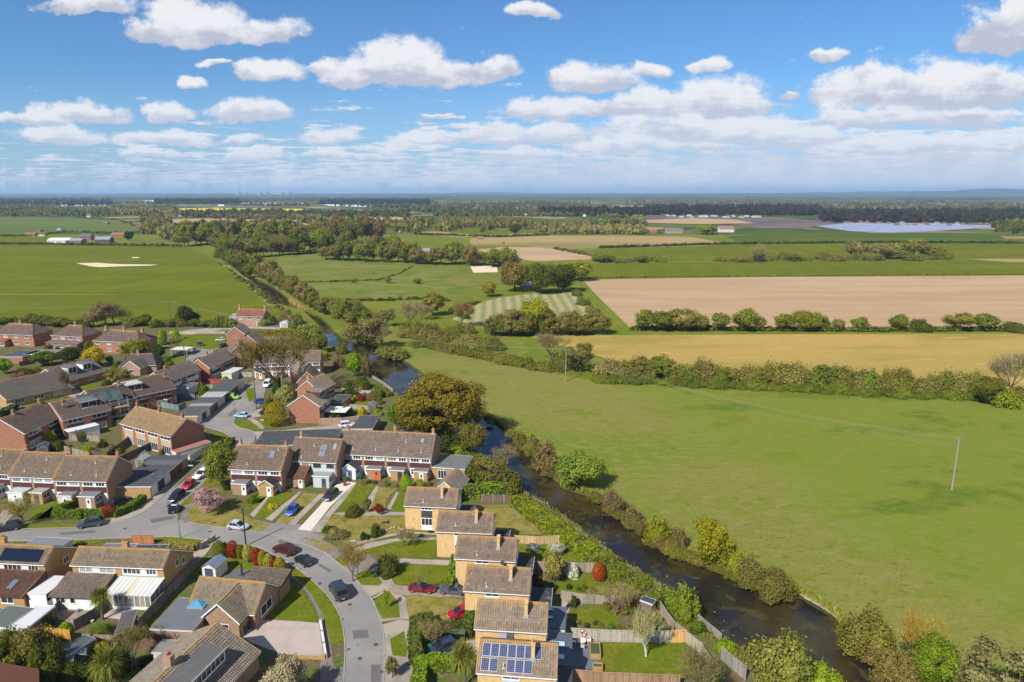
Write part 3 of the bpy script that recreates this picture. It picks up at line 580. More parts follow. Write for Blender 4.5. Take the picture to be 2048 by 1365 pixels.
pave([(107,1230),(125,1205),(185,1208),(205,1210),(170,1240),(152,1250),(120,1240)], 'paving', name='patio'); pave([(205,1235),(225,1212),(278,1215),(262,1232),(240,1240)], 'pinkpave', name='patio')
pave([(1120,1338),(1142,1262),(1190,1290),(1202,1340)], 'deck', name='decking'); pave([(1118,1240),(1124,1195),(1140,1210),(1135,1240)], 'concrete', name='patio'); pave([(395,1100),(412,1092),(422,1075),(432,1078),(420,1100),(375,1148),(362,1140)], 'concrete', .08, 'path')
pave([(640,1052),(655,1062),(640,1068)], 'concrete', .03); pave([(232,990),(248,975),(245,1000)], 'concrete', .03)
# upper cul-de-sac and lane
road('road', [(300,680),(315,675),(350,672),(400,668),(449,660),(520,658),(600,662),(600,656),(500,653),(440,655),(380,660),(330,668)], .05, M_['concrete'], 0)
road('road', [(378,690),(395,684),(420,690),(428,700),(418,712),(395,715),(385,725),(372,735),(362,735),(370,720),(382,708)], .05, M_['asphalt'], 2)
pave([(125,790),(150,780),(205,782),(215,790),(160,800)], 'concrete', .05); pave([(28,790),(60,820),(20,830),(0,822),(0,812)], 'concrete', .05); pave([(515,765),(534,763),(538,775),(525,780)], 'asphalt', .052); pave([(320,690),(345,680),(345,690),(325,694)], 'concrete', .05)
pave([(430,680),(452,678),(455,690),(430,700)],'concrete',.05)
psheet('shingle_beach', [(1596,1188),(1606,1189),(1618,1194),(1640,1202),(1655,1214),(1676,1224),(1690,1240),(1700,1256),(1688,1247),(1672,1236),(1650,1222),(1628,1208),(1610,1199)], .05, M_['shingle'])

M_['patch'] = mat('tarmac_patch', (.12,.112,.105), .95, spec=.1, spots=[(8,(.16,.15,.14),.5,.7)]); M_['iron'] = mat('iron_cover', (.07,.065,.06), .6)
for q in ([(560,1079),(600,1092),(594,1098),(555,1085)], [(705,1262),(735,1260),(738,1276),(707,1279)], [(300,1040),(345,1032),(350,1038),(304,1047)], [(455,830),(470,818),(476,821),(462,834)], [(120,1066),(190,1061),(192,1066),(122,1071)], [(742,1330),(762,1330),(762,1365),(742,1365)], [(640,1128),(664,1142),(660,1146),(636,1132)]):
    psheet('road_repair', q, .056, M_['patch'])
for x, y in ((700,1210),(420,1064),(250,1058),(720,1318),(560,1100),(372,1000),(498,800),(640,1168),(752,1290)):
    g = G(x, y); mb = MB(); mb.tube((g[0], g[1], .05), (g[0], g[1], .062), .34, .34, 14); setp(mb.build('manhole_cover', M_['iron']), kind='structure')
for x, y in ((697,1300),(764,1345),(600,1140),(684,1240),(748,1200),(330,1075),(180,1079),(445,1088),(370,1045)):
    g = G(x, y); mb = MB(); [mb.box(g[0]-.22, g[0]+.22, g[1]-.2+.1*k, g[1]-.14+.1*k, .05, .07) for k in range(5)]; setp(mb.build('gully_grating', M_['iron']), kind='structure')
# ------------------------------------------------------------------ buildings
WHITE = (.74,.73,.70); DGLASS = (.03,.035,.045); LGLASS = (.30,.30,.29); ORANGE = (.62,.10,.02); LEAD = (.30,.31,.33)
_c = {}
def cached(key, fn):
    if key not in _c: _c[key] = fn()
    return _c[key]
def tile_mesh(L, run, rise, cw=.32, ch=.36, l0=0., l1=None):
    """one roof slope: every tile a rolled pan, each course lifted over the one below. l0/l1: ridge end insets for a hip"""
    def mk():
        sl = hypot(run, rise); nr = max(2, round(sl / ch)); nc = max(2, round(L / cw)); r = random.Random(int(L * 100 + run * 10))
        mb = MB(); ed = []; uy, uz = run / sl, rise / sl; ny, nz = -uz, uy
        i1 = l1 if l1 is not None else l0
        ctint = [r.uniform(.43, .57) for _ in range(nr)]
        for j in range(nr):
            s0 = sl * j / nr - .03; s1 = sl * (j + 1) / nr
            xa = l0 * j / nr; xb = L - i1 * j / nr
            for i in range(nc):
                a = L * i / nc; b = L * (i + 1) / nc
                a = max(a, xa); b = min(b, xb)
                if b - a < .02: continue
                t = min(1, max(0, ctint[j] + r.gauss(0, .11))); e = max((j + 1) / nr) if 0 else (j + 1) / nr
                e = max((max(0, e - .72) / .28) , 1 - min(a - xa, xb - b) / .55 if min(a - xa, xb - b) < .55 else 0)
                m = (a + b) / 2; h0 = .06 + r.uniform(0, .02); k = len(mb.v)
                for (x, hh) in ((a, .08), (m, 0), (b, .08)):
                    mb.v.append((x, uy * s0 + ny * (h0 + hh), uz * s0 + nz * (h0 + hh))); mb.v.append((x, uy * s1 + ny * hh, uz * s1 + nz * hh))
                for q in ((0, 2, 3, 1), (2, 4, 5, 3)): mb.f.append(tuple(k + w for w in q)); mb.m.append(0); mb.t.append(t); ed.append(e)
        me = mb.mesh('roof_tiles', M_['tiles'], tint=True); at = me.attributes.new('edge', 'FLOAT', 'FACE'); at.data.foreach_set('value', ed); return me
    return cached(('t', round(L,1), round(run,1), round(rise,1), cw, l0, l1), mk)
class House: pass
FACE = {'front': (lambda h, s0, s1, o: (s0, -o), 0), 'right': (lambda h, s0, s1, o: (h.L + o, s0), pi/2),
        'back': (lambda h, s0, s1, o: (s1, h.D + o), pi), 'left': (lambda h, s0, s1, o: (-o, s1), -pi/2)}
def place(h, face, s0, s1, o=0.):
    f, r = FACE[face]; p = f(h, s0, s1, o); return p, r
def win_mesh(w, hgt_, n, style):
    def mk():
        mb = MB(); t = .07
        mb.box(0, w, -.05, .02, 0, t); mb.box(0, w, -.05, .02, hgt_ - t, hgt_); xs = [w * i / n for i in range(n + 1)]
        for i, x in enumerate(xs):
            x0 = x if i == 0 else x - t / 2; x0 = min(x0, w - t); mb.box(x0, x0 + t, -.055, .018, t, hgt_ - t)
        if style == 'top': mb.box(t, w - t, -.045, .016, hgt_ * .68, hgt_ * .68 + .05)
        mb.box(-.05, w + .05, -.11, .02, -.06, -.002)
        return mb.mesh('window', M_['paint'])
    return cached(('w', round(w,2), round(hgt_,2), n, style), mk)
def pane_mesh(w, hh):
    def mk():
        mb = MB(); mb.box(.03, w - .03, -.02, .015, .03, hh - .03); return mb.mesh('pane', M_['glass'])
    return cached(('p', round(w,2), round(hh,2)), mk)
def window(h, face, s0, s1, z0, z1, n=2, col=WHITE, gl=None, o=.0, style='', parent=None, name='window'):
    (x, y), r = place(h, face, s0, s1, o); w = inst(name, win_mesh(s1 - s0, z1 - z0, n, style), parent or h.root, (x, y, z0), r, col)
    if parent is None:
        c = gl or (DGLASS if rnd.random() < .62 else (LGLASS if rnd.random() < .5 else (.12,.13,.14)))
        inst('pane', pane_mesh(s1 - s0, z1 - z0), w, color=c)
    return w
def panel(h, face, s0, s1, z0, z1, col, m='paint', t=.03, name='wall_panel'):
    (x, y), r = place(h, face, s0, s1); mb = MB(); mb.box(0, s1 - s0, -t, .01, 0, z1 - z0)
    return inst(name, mb.mesh(name, M_[m]), h.root, (x, y, z0), r, col)
def door(h, face, s0, s1, z0, z1, col=WHITE, o=.0, parent=None, glazed=False):
    (x, y), r = place(h, face, s0, s1, o)
    def mk():
        w = s1 - s0; hh = z1 - z0; mb = MB(); mb.box(0, .07, -.05, .02, 0, hh); mb.box(w - .07, w, -.05, .02, 0, hh); mb.box(.07, w - .07, -.05, .02, hh - .07, hh); mb.box(.07, w - .07, -.025, .02, 0, hh - .07)
        mb.box(.16, w - .16, -.035, -.02, hh * .12, hh * .4); return mb.mesh('door', M_['paint'])
    d = inst('door', cached(('d', round(s1-s0,2), round(z1-z0,2)), mk), parent or h.root, (x, y, z0), r, col)
    if parent is None:
        mb = MB(); w = s1 - s0; mb.box(w * .28, w * .72, -.045, -.03, (z1-z0) * .5, (z1-z0) * .85); mb.build('pane', M_['glass'], d, DGLASS)
    return d
def chimney(h, x, y, zb, zt, w=.6, d=.6, m='rbrick', pots=1, flash=True):
    mb = MB(); mb.box(x - w/2, x + w/2, y - d/2, y + d/2, zb, zt - .18); mb.box(x - w/2 - .05, x + w/2 + .05, y - d/2 - .05, y + d/2 + .05, zt - .18, zt)
    c = mb.build('chimney', M_[m], h.root)
    for k in range(pots):
        p = MB(); xx = x + (k - (pots - 1) / 2) * .34; p.tube((xx, y, zt), (xx, y, zt + .38), .11, .13, 8); p.build('chimney_pot', M_['plain'], c, (.36,.14,.07))
    if flash: f = MB(); f.box(x - w/2 - .12, x + w/2 + .12, y - d/2 - .2, y + d/2 - .02, zb + .25, zb + .55); f.build('flashing', M_['plain'], c, LEAD)
    return c
def on_slope(h, s, t):                               # point on the front slope: s along, t 0..1 up
    return s, -h.ov + (h.run + h.ov) * t, h.ze0 + (h.zr - h.ze0) * t
def vent(h, s, t, side='front'):
    x, y, z = on_slope(h, s, t); y2 = y if side == 'front' else h.D - y
    mb = MB(); mb.tube((0,0,-.1), (0,0,.42), .06, .06, 6); mb.tube((0,0,.36), (0,0,.5), .1, .1, 6); mb.box(-.16,.16,-.2,.16,-.05,.06)
    inst('roof_vent', cached('vent', lambda: mb.mesh('roof_vent', M_['plain'])), h.root, (x, y2, z + .06), 0, (.5,.5,.5))
def skylight(h, s0, s1, t0, t1, col=(.16,.24,.36)):
    x, y0, z0 = on_slope(h, s0, t0); _, y1, z1 = on_slope(h, s1, t1); sl = hypot(y1 - y0, z1 - z0); a = atan2(z1 - z0, y1 - y0); w = s1 - s0
    mb = MB(); f = .07
    for b in ((0, w, 0, f), (0, w, sl - f, sl), (0, f, f, sl - f), (w - f, w, f, sl - f)): mb.box(*b, 0, .17)
    o = mb.build('skylight', M_['metal'], h.root, (.20,.21,.22)); o.location = (x, y0, z0); o.rotation_euler.x = a
    g = MB(); g.box(f, w - f, f, sl - f, 0, .13); g.build('pane', M_['glass'], o, col)
def solar(h, s0, t0, cols, rows, pw=1.0, ph=1.6, skip=(), name='solar_panel'):
    x, y0, z0 = on_slope(h, s0, t0); a = atan2(h.zr - h.ze0, h.run + h.ov)
    def mk():
        mb = MB(); mb.box(0, pw - .03, 0, ph - .03, .02, .13, 0)
        nx, ny = 4, 6; g = .045
        for i in range(nx):
            for j in range(ny):
                mb.box(g + (pw - .03 - 2*g) * i / nx + .006, g + (pw - .03 - 2*g) * (i+1) / nx - .006, g + (ph - .03 - 2*g) * j / ny + .006, g + (ph - .03 - 2*g) * (j+1) / ny - .006, .13, .138, 1)
        return mb.mesh('solar_panel', [M_['frame_alu'], M_['cell']])
    me = cached(('sp', pw, ph), mk)
    for j in range(rows):
        for i in range(cols):
            if (i, j) in skip: continue
            o = inst(name, me, h.root, (x + i * pw, y0 + cos(a) * ph * j - sin(a) * .08, z0 + sin(a) * ph * j + cos(a) * .08)); o.rotation_euler.x = a
M_['frame_alu'] = mat('aluminium_frame', (.55,.56,.58), .35, metal=.6); M_['cell'] = mat('solar_cell', (.035,.045,.10), .18, spec=.8); M_['cell2'] = mat('black_solar', (.008,.010,.02), .12, spec=.6)

def frame_from(A, B, axis, zpx, inset=0.):
    a = Vector(G(*A, zpx)); b = Vector(G(*B, zpx)); d = b - a; L = d.length; d.normalize(); n = Vector((-d.y, d.x))
    return a, b, d, n, L
def house(name, label, A, B, D, ze=4.9, zr=8.2, axis='x', wall='rbrick', roof=(.17,.125,.095), run=None, zback=None, group=None, cat='house',
          lich=False, tile=True, coarse=False, white=WHITE, barge=WHITE, zpx=None, ridgecol=None, hip=0., ov=.28, cover=None, W=None):
    """A, B: photo points of the two eave corners of the wall nearest the camera. axis x: that wall carries the eave; axis y: it is a gable and the ridge runs away"""
    a, b, d, n, L = frame_from(A, B, axis, ze if zpx is None else zpx)
    h = House(); h.ov = ov
    if W and axis == 'x': L = W
    if axis == 'x': o = a; rz = atan2(d.y, d.x); h.L, h.D = L, D; o = o + n * ov; h.L -= .1; o = o + d * .05
    else: o = b; rz = atan2(n.y, n.x); h.L, h.D = D, L; o = o - d * ov; h.D -= 2 * ov
    if axis == 'x': h.D = D
    h.ze, h.zr = ze, zr; h.run = run if run is not None else h.D / 2; h.zb = zback if zback is not None else ze
    h.root = empty(name, (o.x, o.y, .01), rz, label, cat, group)
    slope = (zr - ze) / (h.run); h.ze0 = ze - slope * ov; h.slope = slope
    mb = MB(); LL, DD = h.L, h.D
    if hip: mb.box(0, LL, 0, DD, 0, ze)
    else:
        P = [(0, 0), (0, ze), (h.run, zr - .02), (DD, h.zb), (DD, 0)]           # y,z outline
        mb.face([(0, y, z) for y, z in P]); mb.face([(LL, y, z) for y, z in P[::-1]])
        for (q0, q1) in zip(P, P[1:] + P[:1]): mb.face([(0, q1[0], q1[1]), (0, q0[0], q0[1]), (LL, q0[0], q0[1]), (LL, q1[0], q1[1])][::-1])
    mb.build('wall', M_[wall], h.root)
    # roof slopes
    g = .14; bslope = (zr - h.zb) / (DD - h.run); zb0 = h.zb - bslope * ov
    cw, ch = (.62, .7) if coarse else (.32, .37)
    mk = M_['tiles_l'] if lich else M_['tiles']
    for (run_, rise_, loc, r_) in ((h.run + ov, zr - h.ze0, (-g, -ov, h.ze0), 0), (DD - h.run + ov, zr - zb0, (LL + g, DD + ov, zb0), pi)):
        sb = MB(); ww = LL + 2 * g; hh = hip
        sb.v = [(0,0,0),(ww,0,0),(ww-hh,run_,rise_),(hh,run_,rise_)]; sb.v += [(x, y, z - .09) for x, y, z in sb.v]
        sb.f = [(0,1,2,3),(7,6,5,4),(0,4,5,1),(1,5,6,2),(2,6,7,3),(3,7,4,0)]; sb.m = [0]*6; sb.t = [.4]*6
        s = sb.build('roof_slope', mk, h.root, [c * .8 for c in roof], tint=True); s.location = (loc[0], loc[1], loc[2] + .02); s.rotation_euler.z = r_
        me = tile_mesh(round(ww, 1), round(run_, 1), round(rise_, 1), cw, ch, round(hip, 1))
        t = inst('roof_tiles', me, s, (0, 0, .03), 0, (lambda k_: [c * k_ for c in roof])(rnd.uniform(.94, 1.06)), (ww / round(ww, 1), run_ / round(run_, 1), rise_ / round(rise_, 1)))
        if lich: t.material_slots[0].link = 'OBJECT'; t.material_slots[0].material = mk
        t['kind'] = 'stuff'
    if hip:
        for (x0, sg) in ((-g, 1), (LL + g, -1)):
            yb0, yb1 = -ov, DD + ov; sb = MB(); tip = (x0 + sg * hip, h.run, zr)
            zz = h.ze0; pts = [(x0, yb1, zz), (x0, yb0, zz), tip] if sg > 0 else [(x0, yb0, zz), (x0, yb1, zz), tip]
            sb.face(pts); s = sb.build('roof_slope', mk, h.root, [c * .8 for c in roof], tint=True)
            me = tile_mesh(round(DD + 2*ov, 1), round(hip, 1), round(zr - h.ze0, 1), cw, ch, round(DD/2 + ov - .05, 1)); fx = inst('roof_tiles', me, s, (x0, yb1 if sg > 0 else yb0, h.ze0 + .04), -pi/2 if sg > 0 else pi/2, roof); fx['kind'] = 'stuff'
    # ridge of half round tiles
    rm = MB(); x = -g + hip; xe = LL + g - hip; rr = random.Random(int(LL * 97)); ed = []
    nseg = max(2, round((xe - x) / (.45 if not coarse else .9)))
    for i in range(nseg):
        a0 = x + (xe - x) * i / nseg; a1 = x + (xe - x) * (i + 1) / nseg - .015; k = len(rm.v); hh = .13 + rr.uniform(0, .02); tt = rr.random()
        for xx in (a0, a1):
            rm.v += [(xx, h.run - .15, zr - .02), (xx, h.run - .08, zr + hh), (xx, h.run + .08, zr + hh), (xx, h.run + .15, zr - .02)]
        for q in ((0,4,5,1),(1,5,6,2),(2,6,7,3),(0,1,2,3),(7,6,5,4)): rm.f.append(tuple(k + w for w in q)); rm.m.append(0); rm.t.append(tt); ed.append(1.)
    me = rm.mesh('ridge_tiles', M_['ridge'], tint=True); at = me.attributes.new('edge', 'FLOAT', 'FACE'); at.data.foreach_set('value', ed)
    inst('ridge_tiles', me, h.root, color=ridgecol or [c * 1.15 for c in roof])['kind'] = 'stuff'
    # barge boards, fascia and gutter
    if not hip:
        for xx in (-g - .035, LL + g):
            bm_ = MB(); k = 0
            for x2 in (xx, xx + .035):
                for dz in (.06, -.14): bm_.v += [(x2, -ov, h.ze0 + dz), (x2, h.run, zr + dz), (x2, DD + ov, zb0 + dz)]
            for q in ((0,1,4,3),(1,2,5,4),(6,9,10,7),(7,10,11,8),(0,6,7,1),(1,7,8,2),(3,4,10,9),(4,5,11,10),(0,3,9,6),(2,8,11,5)): bm_.f.append(q); bm_.m.append(0); bm_.t.append(.5)
            bm_.build('bargeboard', M_['paint'], h.root, barge)
    for (yy, z0) in ((-ov, h.ze0), (DD + ov, zb0)):
        fb = MB(); s_ = -1 if yy < 0 else 1; fb.box(-g, LL + g, min(yy, yy - s_*.02), max(yy, yy - s_*.02), z0 - .17, z0 - .01); fb.box(-g, LL + g, min(yy + s_*.01, yy + s_*.12), max(yy + s_*.01, yy + s_*.12), z0 - .1, z0)
        fb.build('gutter', M_['paint'], h.root, barge)
    return h
def flatblock(name, label, px4, z, wall='rbrick', roofc=(.07,.07,.075), parent=None, cat='garage', rim=(.5,.5,.48), group=None, over=.12, rm='felt', wc=None):
    """flat roofed block. px4: roof corners in the photo at height z: near-left, near-right, far-right, far-left"""
    w = [Vector(G(x, y, z)) for x, y in px4]
    a, b = w[0], w[1]; d = (b - a); L = d.length; d.normalize(); n = Vector((-d.y, d.x)); D = max((w[2] - b).dot(n), (w[3] - a).dot(n)); off = ((w[3] - a).dot(d) + (w[2] - b).dot(d)) / 2
    h = House(); h.L, h.D = L, D; h.ze = z; h.root = empty(name, (a.x, a.y, .01), atan2(d.y, d.x), label, cat, group); sk = off if abs(off) > 2.5 else 0
    h.sk = 0
    mb = MB(); mb.box(over, L - over, over, D - over, 0, z - .2); mb.build('wall', M_[wall], h.root, wc or ((.22,.17,.12) if wall == 'wood' else (.5,.47,.42)))
    r = MB(); r.box(0, L, 0, D, z - .2, z); r.build('roof', M_[rm], h.root, roofc)
    e = MB()
    for q in ((-.03, L + .03, -.03, 0), (-.03, L + .03, D, D + .03), (-.03, 0, 0, D), (L, L + .03, 0, D)): e.box(*q, z - .24, z + .03)
    e.build('roof_edge', M_['paint'], h.root, rim)
    return h
def garage_doors(h, face, n, cols, s0=.2, s1=None, zt=2.1):
    Ln = h.L if face in ('front', 'back') else h.D; s1 = s1 or Ln - .2; w = (s1 - s0) / n
    def mk():
        mb = MB(); ww = w - .35; mb.box(0, ww, -.03, .02, 0, zt)
        k = 8
        for i in range(k): mb.box(.04 + (ww - .08) * i / k + .02, .04 + (ww - .08) * (i + 1) / k - .02, -.05, -.03, .06, zt - .06)
        return mb.mesh('garage_door', M_['paint'])
    me = cached(('gd', round(w, 2), zt), mk)
    for i in range(n):
        a = s0 + w * i + .17; (x, y), r = place(h, face, a, a + w - .35, -.12 + .03 if face != 'x' else 0); inst('garage_door', me, h.root, (x, y, 0), r, cols[i % len(cols)])
def porch(h, s0, w, dp, z=2.35, wall='bbrick', doorc=WHITE, roofc=(.16,.16,.17), ds=.5, rim=WHITE, gable=False, wcol=None, winx=True, roofz=None):
    mb = MB(); mb.box(s0, s0 + w, -dp, 0, 0, z)
    if gable:
        pk = z + .95; mb.face([(s0, -dp, z), (s0 + w, -dp, z), (s0 + w/2, -dp, pk)]); mb.face([(s0 + w, 0, z), (s0, 0, z), (s0 + w/2, 0, pk)])
    p = mb.build('porch', M_[wall], h.root, wcol)
    r = MB()
    if gable:
        pk = z + .95
        for (xa, za, xb, zb) in ((s0 - .2, z - .12, s0 + w/2, pk + .05), (s0 + w/2, pk + .05, s0 + w + .2, z - .12)):
            k = len(r.v)
            for y in (-dp - .2, .02): r.v += [(xa, y, za), (xb, y, zb), (xb, y, zb + .09), (xa, y, za + .09)]
            for q in ((0,1,2,3),(7,6,5,4),(3,2,6,7),(1,0,4,5),(0,3,7,4),(2,1,5,6)): r.f.append(tuple(k + c for c in q)); r.m.append(0); r.t.append(.5)
        r.build('porch_roof', M_['tiles'], p, roofc)
        bb = MB()
        for (xa, za, xb, zb) in ((s0 - .22, z - .2, s0 + w/2, pk), (s0 + w/2, pk, s0 + w + .22, z - .2)):
            bb.face([(xa, -dp - .22, za), (xb, -dp - .22, zb), (xb, -dp - .22, zb + .18), (xa, -dp - .22, za + .18)])
        bb.build('bargeboard', M_['paint'], p, WHITE)
    else:
        r.box(s0 - .15, s0 + w + .15, -dp - .15, .0, z, z + .13); r.build('porch_roof', M_['felt'], p, roofc)
        e = MB(); e.box(s0 - .18, s0 + w + .18, -dp - .18, -dp - .15, z - .04, z + .15); e.build('roof_edge', M_['paint'], p, rim)
    hh = House(); hh.L, hh.D, hh.root = h.L, h.D, h.root
    a = s0 + (w - .95) * ds; door(h, 'front', a, a + .95, .05, 2.1, doorc, o=dp, parent=p)
    d2 = MB(); d2.box(a + .3, a + .65, -dp - .06, -dp - .045, 1.1, 1.75); d2.build('door_glass', M_['glass'], p, DGLASS)
    if winx:
        wm = inst('side_window', win_mesh(dp - .5, 1.1, 2, ''), p, (s0 + w, -dp + .25, .95), pi/2, WHITE); g_ = MB(); g_.box(s0 + w - .01, s0 + w + .012, -dp + .3, -.3, 1.0, 2.0); g_.build('side_pane', M_['glass'], p, DGLASS)
    return p
def terrace_unit(h, s0, s1, upper=None, lower=None, gp='hung', gcol=(.085,.032,.025), big=True, ground='white', piers='obrick'):
    """1960s front: white band with windows above, coloured panel, glazed ground floor, brick piers between"""
    a, b = s0 + .35, s1 - .2
    panel(h, 'front', a, b, 3.45, 4.72, WHITE, name='white_panel')
    w = (b - a)
    for (x0, x1, n) in (upper or ((.05, .46, 3), (.58, .95, 3))): window(h, 'front', a + w * x0, a + w * x1, 3.62, 4.6, n, o=.03)
    panel(h, 'front', a, b, 2.28, 3.42, gcol, gp, .05, 'hung_panel')
    panel(h, 'front', a, b, .0, 2.25, WHITE if ground == 'white' else ground, name='ground_panel', t=.02)
    for (x0, x1, n, z0) in (lower or ((.05, .4, 3, .75),)): window(h, 'front', a + w * x0, a + w * x1, z0, 2.1, n, o=.02)
def backwin(h, n=4):
    for i in range(n):
        s = h.L * (i + .25) / n; window(h, 'back', s, s + 1.6, 3.2, 4.4, 2); window(h, 'back', s, s + 1.6, .9, 2.1, 2)

# --- the stepped row of yellow brick houses beside the canal
RC = (.175,.13,.098)
row = [(((808,1010.3),(911.4,1014.7)), 'northernmost in the stepped row, with a hipped outbuilding behind it'), (((871.8,1061.6),(983.4,1066)), 'second from the far end of the stepped row'),
       (((909.4,1115.3),(1029.8,1122)), 'third in the stepped row, with a satellite dish on its eaves'), (((928,1180),(1057.4,1188)), 'fourth in the stepped row, behind the dark grey coupe'),
       (((949.2,1255.8),(1092.5,1264.8)), 'fifth in the stepped row, with a rusty orange patch on its tiles'), (((953.4,1343.7),(1112.3,1355.4)), 'nearest in the stepped row, with solar panels on its roof')]
HS = []
for i, ((A, B), tx) in enumerate(row):
    h = house('brick_house', 'yellow brick house ' + tx, A, B, 5.9, 4.95, 7.0, wall='ybrick', roof=RC if i < 4 else (.205,.155,.11), lich=True, run=2.85, group='stepped row of yellow brick houses')
    HS.append(h); L = h.L
    chimney(h, L * (.71, .71, .71, .71, .71, .70)[i], 1.55, 5.6, 8.0, .42, .75, 'ybrick', pots=0 if i not in (1, 5) else 1)
    if i != 4: vent(h, L * (.36, .34, .36, .34, 0, .33)[i], (.22, .3, .2, .22, 0, .2)[i])
    wx = (.36, .36, .38, .36, .40, .36)[i]; s0 = L * wx - .35
    if i == 4: panel(h, 'front', 3.1, 5.0, .3, 4.6, (.36,.36,.42)); window(h, 'front', 4.1, 5.0, 3.7, 4.5, 2, (.05,.05,.05), o=.03)
    else:
        window(h, 'front', s0, s0 + 2.0, 4.0, 4.75, 3 if i == 0 else 2)
        panel(h, 'front', s0, s0 + 2.0, 2.5, 3.95, [(.06,.055,.06),(.62,.62,.6),(.07,.065,.07),(.42,.5,.48),0,(.42,.46,.5)][i]); window(h, 'front', s0, s0 + 2.0, 1.0, 2.4, 3); panel(h, 'front', s0, s0 + 2.0, .1, .95, WHITE)
    # tile hung white side, rear flat roofed wing
    panel(h, 'right', .1, 5.6, 2.4, 4.9, WHITE); window(h, 'right', 1, 2.2, 3.2, 4.2, 2, o=.03); backwin(h, 2)
    if i < 4:
        fl = MB(); x0, x1 = (h.L, h.L + 2.6) if i != 3 else (h.L, h.L + 3.1)
        fl.box(x0, x1 - .1, .6, 5.2, 0, 2.3); fl.build('side_extension_wall', M_['ybrick'], h.root); rf = MB(); rf.box(x0 + .05, x1 + .05, .3, 5.4, 2.3, 2.5); rf.build('flat_roof', M_['felt'], h.root, (.035,.035,.04))
        wr = MB(); wr.box(x1 + .05, x1 + .1, .25, 5.45, 2.2, 2.56); wr.build('roof_edge', M_['paint'], h.root, (.5,.5,.5))
M_['dlead'] = mat('seamed_grey_roof', (.115,.125,.15), .45, bands=(R(90), .55, (.06,.065,.08), .7))
def grey_ext(h, x0, x1, y0, y1, z, sky):
    fl = MB(); fl.box(x0, x1 - .1, y0, y1, 0, z - .18); fl.build('extension_wall', M_['render'], h.root, (.5,.5,.5)); rf = MB(); rf.box(x0, x1, y0 - .1, y1 + .1, z - .18, z); r = rf.build('grey_flat_roof', M_['dlead'], h.root)
    for (a, b, c, d) in sky:
        s = MB(); s.box(a, b, c, d, z, z + .16); s.build('rooflight', M_['metal'], r, (.10,.11,.13)); g_ = MB(); g_.box(a + .08, b - .08, c + .08, d - .08, z + .16, z + .19); g_.build('rooflight_glass', M_['glass'], r, (.42,.55,.60))
grey_ext(HS[3], HS[3].L + .02, HS[3].L + 5.4, -4.6, .2, 2.9, [(HS[3].L + 1.7, HS[3].L + 3.6, -1.1, -.4), (HS[3].L + 1.7, HS[3].L + 3.6, -2.9, -2.2)])
grey_ext(HS[4], HS[4].L + .02, HS[4].L + 3.4, -3.4, 2.9, 2.75, [(HS[4].L + .4, HS[4].L + 2.5, -.1, .9), (HS[4].L + .4, HS[4].L + 2.5, -2.6, -1.6)])
h = HS[5]; solar(h, .35, .50, 7, 1, 1.02, 1.55); solar(h, .35, .02 + .05, 6, 1, 1.02, 1.5, skip={(2, 0)})
fl = MB(); fl.box(h.L, h.L + 1.8, 0, 4.5, 0, 2.4); fl.build('side_extension_wall', M_['render'], h.root, (.6,.6,.6)); rf = MB(); rf.box(h.L, h.L + 1.9, -.1, 4.6, 2.4, 2.6); rf.build('flat_roof', M_['felt'], h.root, (.05,.05,.06))
dh = MB(); dh.tube((0,0,0), (.05,-.12,.05), .05, .38, 10); dh.tube((0,0,0),(0,.3,-.1),.03,.03,5); o = dh.build('satellite_dish', M_['metal'], HS[2].root, (.06,.06,.06)); o.location = (HS[2].L * .8, -.4, 4.6)
# L wing behind the first one
h = house('outbuilding', 'low brick outbuilding with a grey tiled roof behind the northernmost yellow house', (865,978),(915,984), 7.0, 3.0, 5.0, axis='y', wall='ybrick', roof=(.15,.13,.12), zpx=3.2, cat='outbuilding', lich=True)

# --- terraces in the middle
TR = (.165,.12,.09)
t1 = house('terraced_house', 'left part of the middle terrace, with brick porches and one small roof window', (456.5,936.9),(561.4,941), 8.2, 4.9, 8.35, wall='bbrick', roof=TR, lich=True, group='terraces with brown tiled roofs')
L = t1.L
for k in range(2): terrace_unit(t1, L*k/2, L*(k+1)/2)
skylight(t1, L*.70, L*.78, .52, .78); vent(t1, L*.33, .2); vent(t1, L*.84, .82); chimney(t1, .6, 4.3, 8.0, 9.5, .5, .5, 'obrick', 1); chimney(t1, L - .5, 4.3, 8.0, 9.3, .5, .5, 'rbrick', 1)
porch(t1, 1.5, 2.9, 2.2, 2.4, ds=1); porch(t1, L*.5 + 1.6, 3.0, 2.3, 2.5, gable=True, roofc=(.09,.065,.055), ds=.8, wall='obrick'); backwin(t1, 3)
t2 = house('terraced_house', 'middle part of the terrace, set back, with pale green cladding and twin dark roof windows', (575.3,920.2),(671.4,925.2), 8.2, 4.9, 8.35, wall='bbrick', roof=TR, group='terraces with brown tiled roofs')
L = t2.L
terrace_unit(t2, .0, L*.47); panel(t2, 'front', L*.48, L - .3, 0, 4.7, (.44,.47,.43), t=.06, name='green_cladding'); window(t2, 'front', L*.52, L*.68, 3.5, 4.55, 2, (.04,.04,.04), o=.06); window(t2, 'front', L*.80, L*.95, 3.5, 4.55, 2, (.04,.04,.04), o=.06); window(t2, 'front', L*.52, L*.62, .8, 2.0, 2, (.04,.04,.04), o=.06)
for s in (.60, .665): skylight(t2, L*s, L*s + .62, .50, .72); skylight(t2, L*s, L*s + .62, .26, .46)
skylight(t2, L*.86, L*.86 + .7, .55, .8, (.3,.33,.38)); vent(t2, L*.46, .65); vent(t2, L*.27, .15); chimney(t2, 1.3, 4.2, 8, 9.6, .5, .5, 'obrick', 1); backwin(t2, 3)
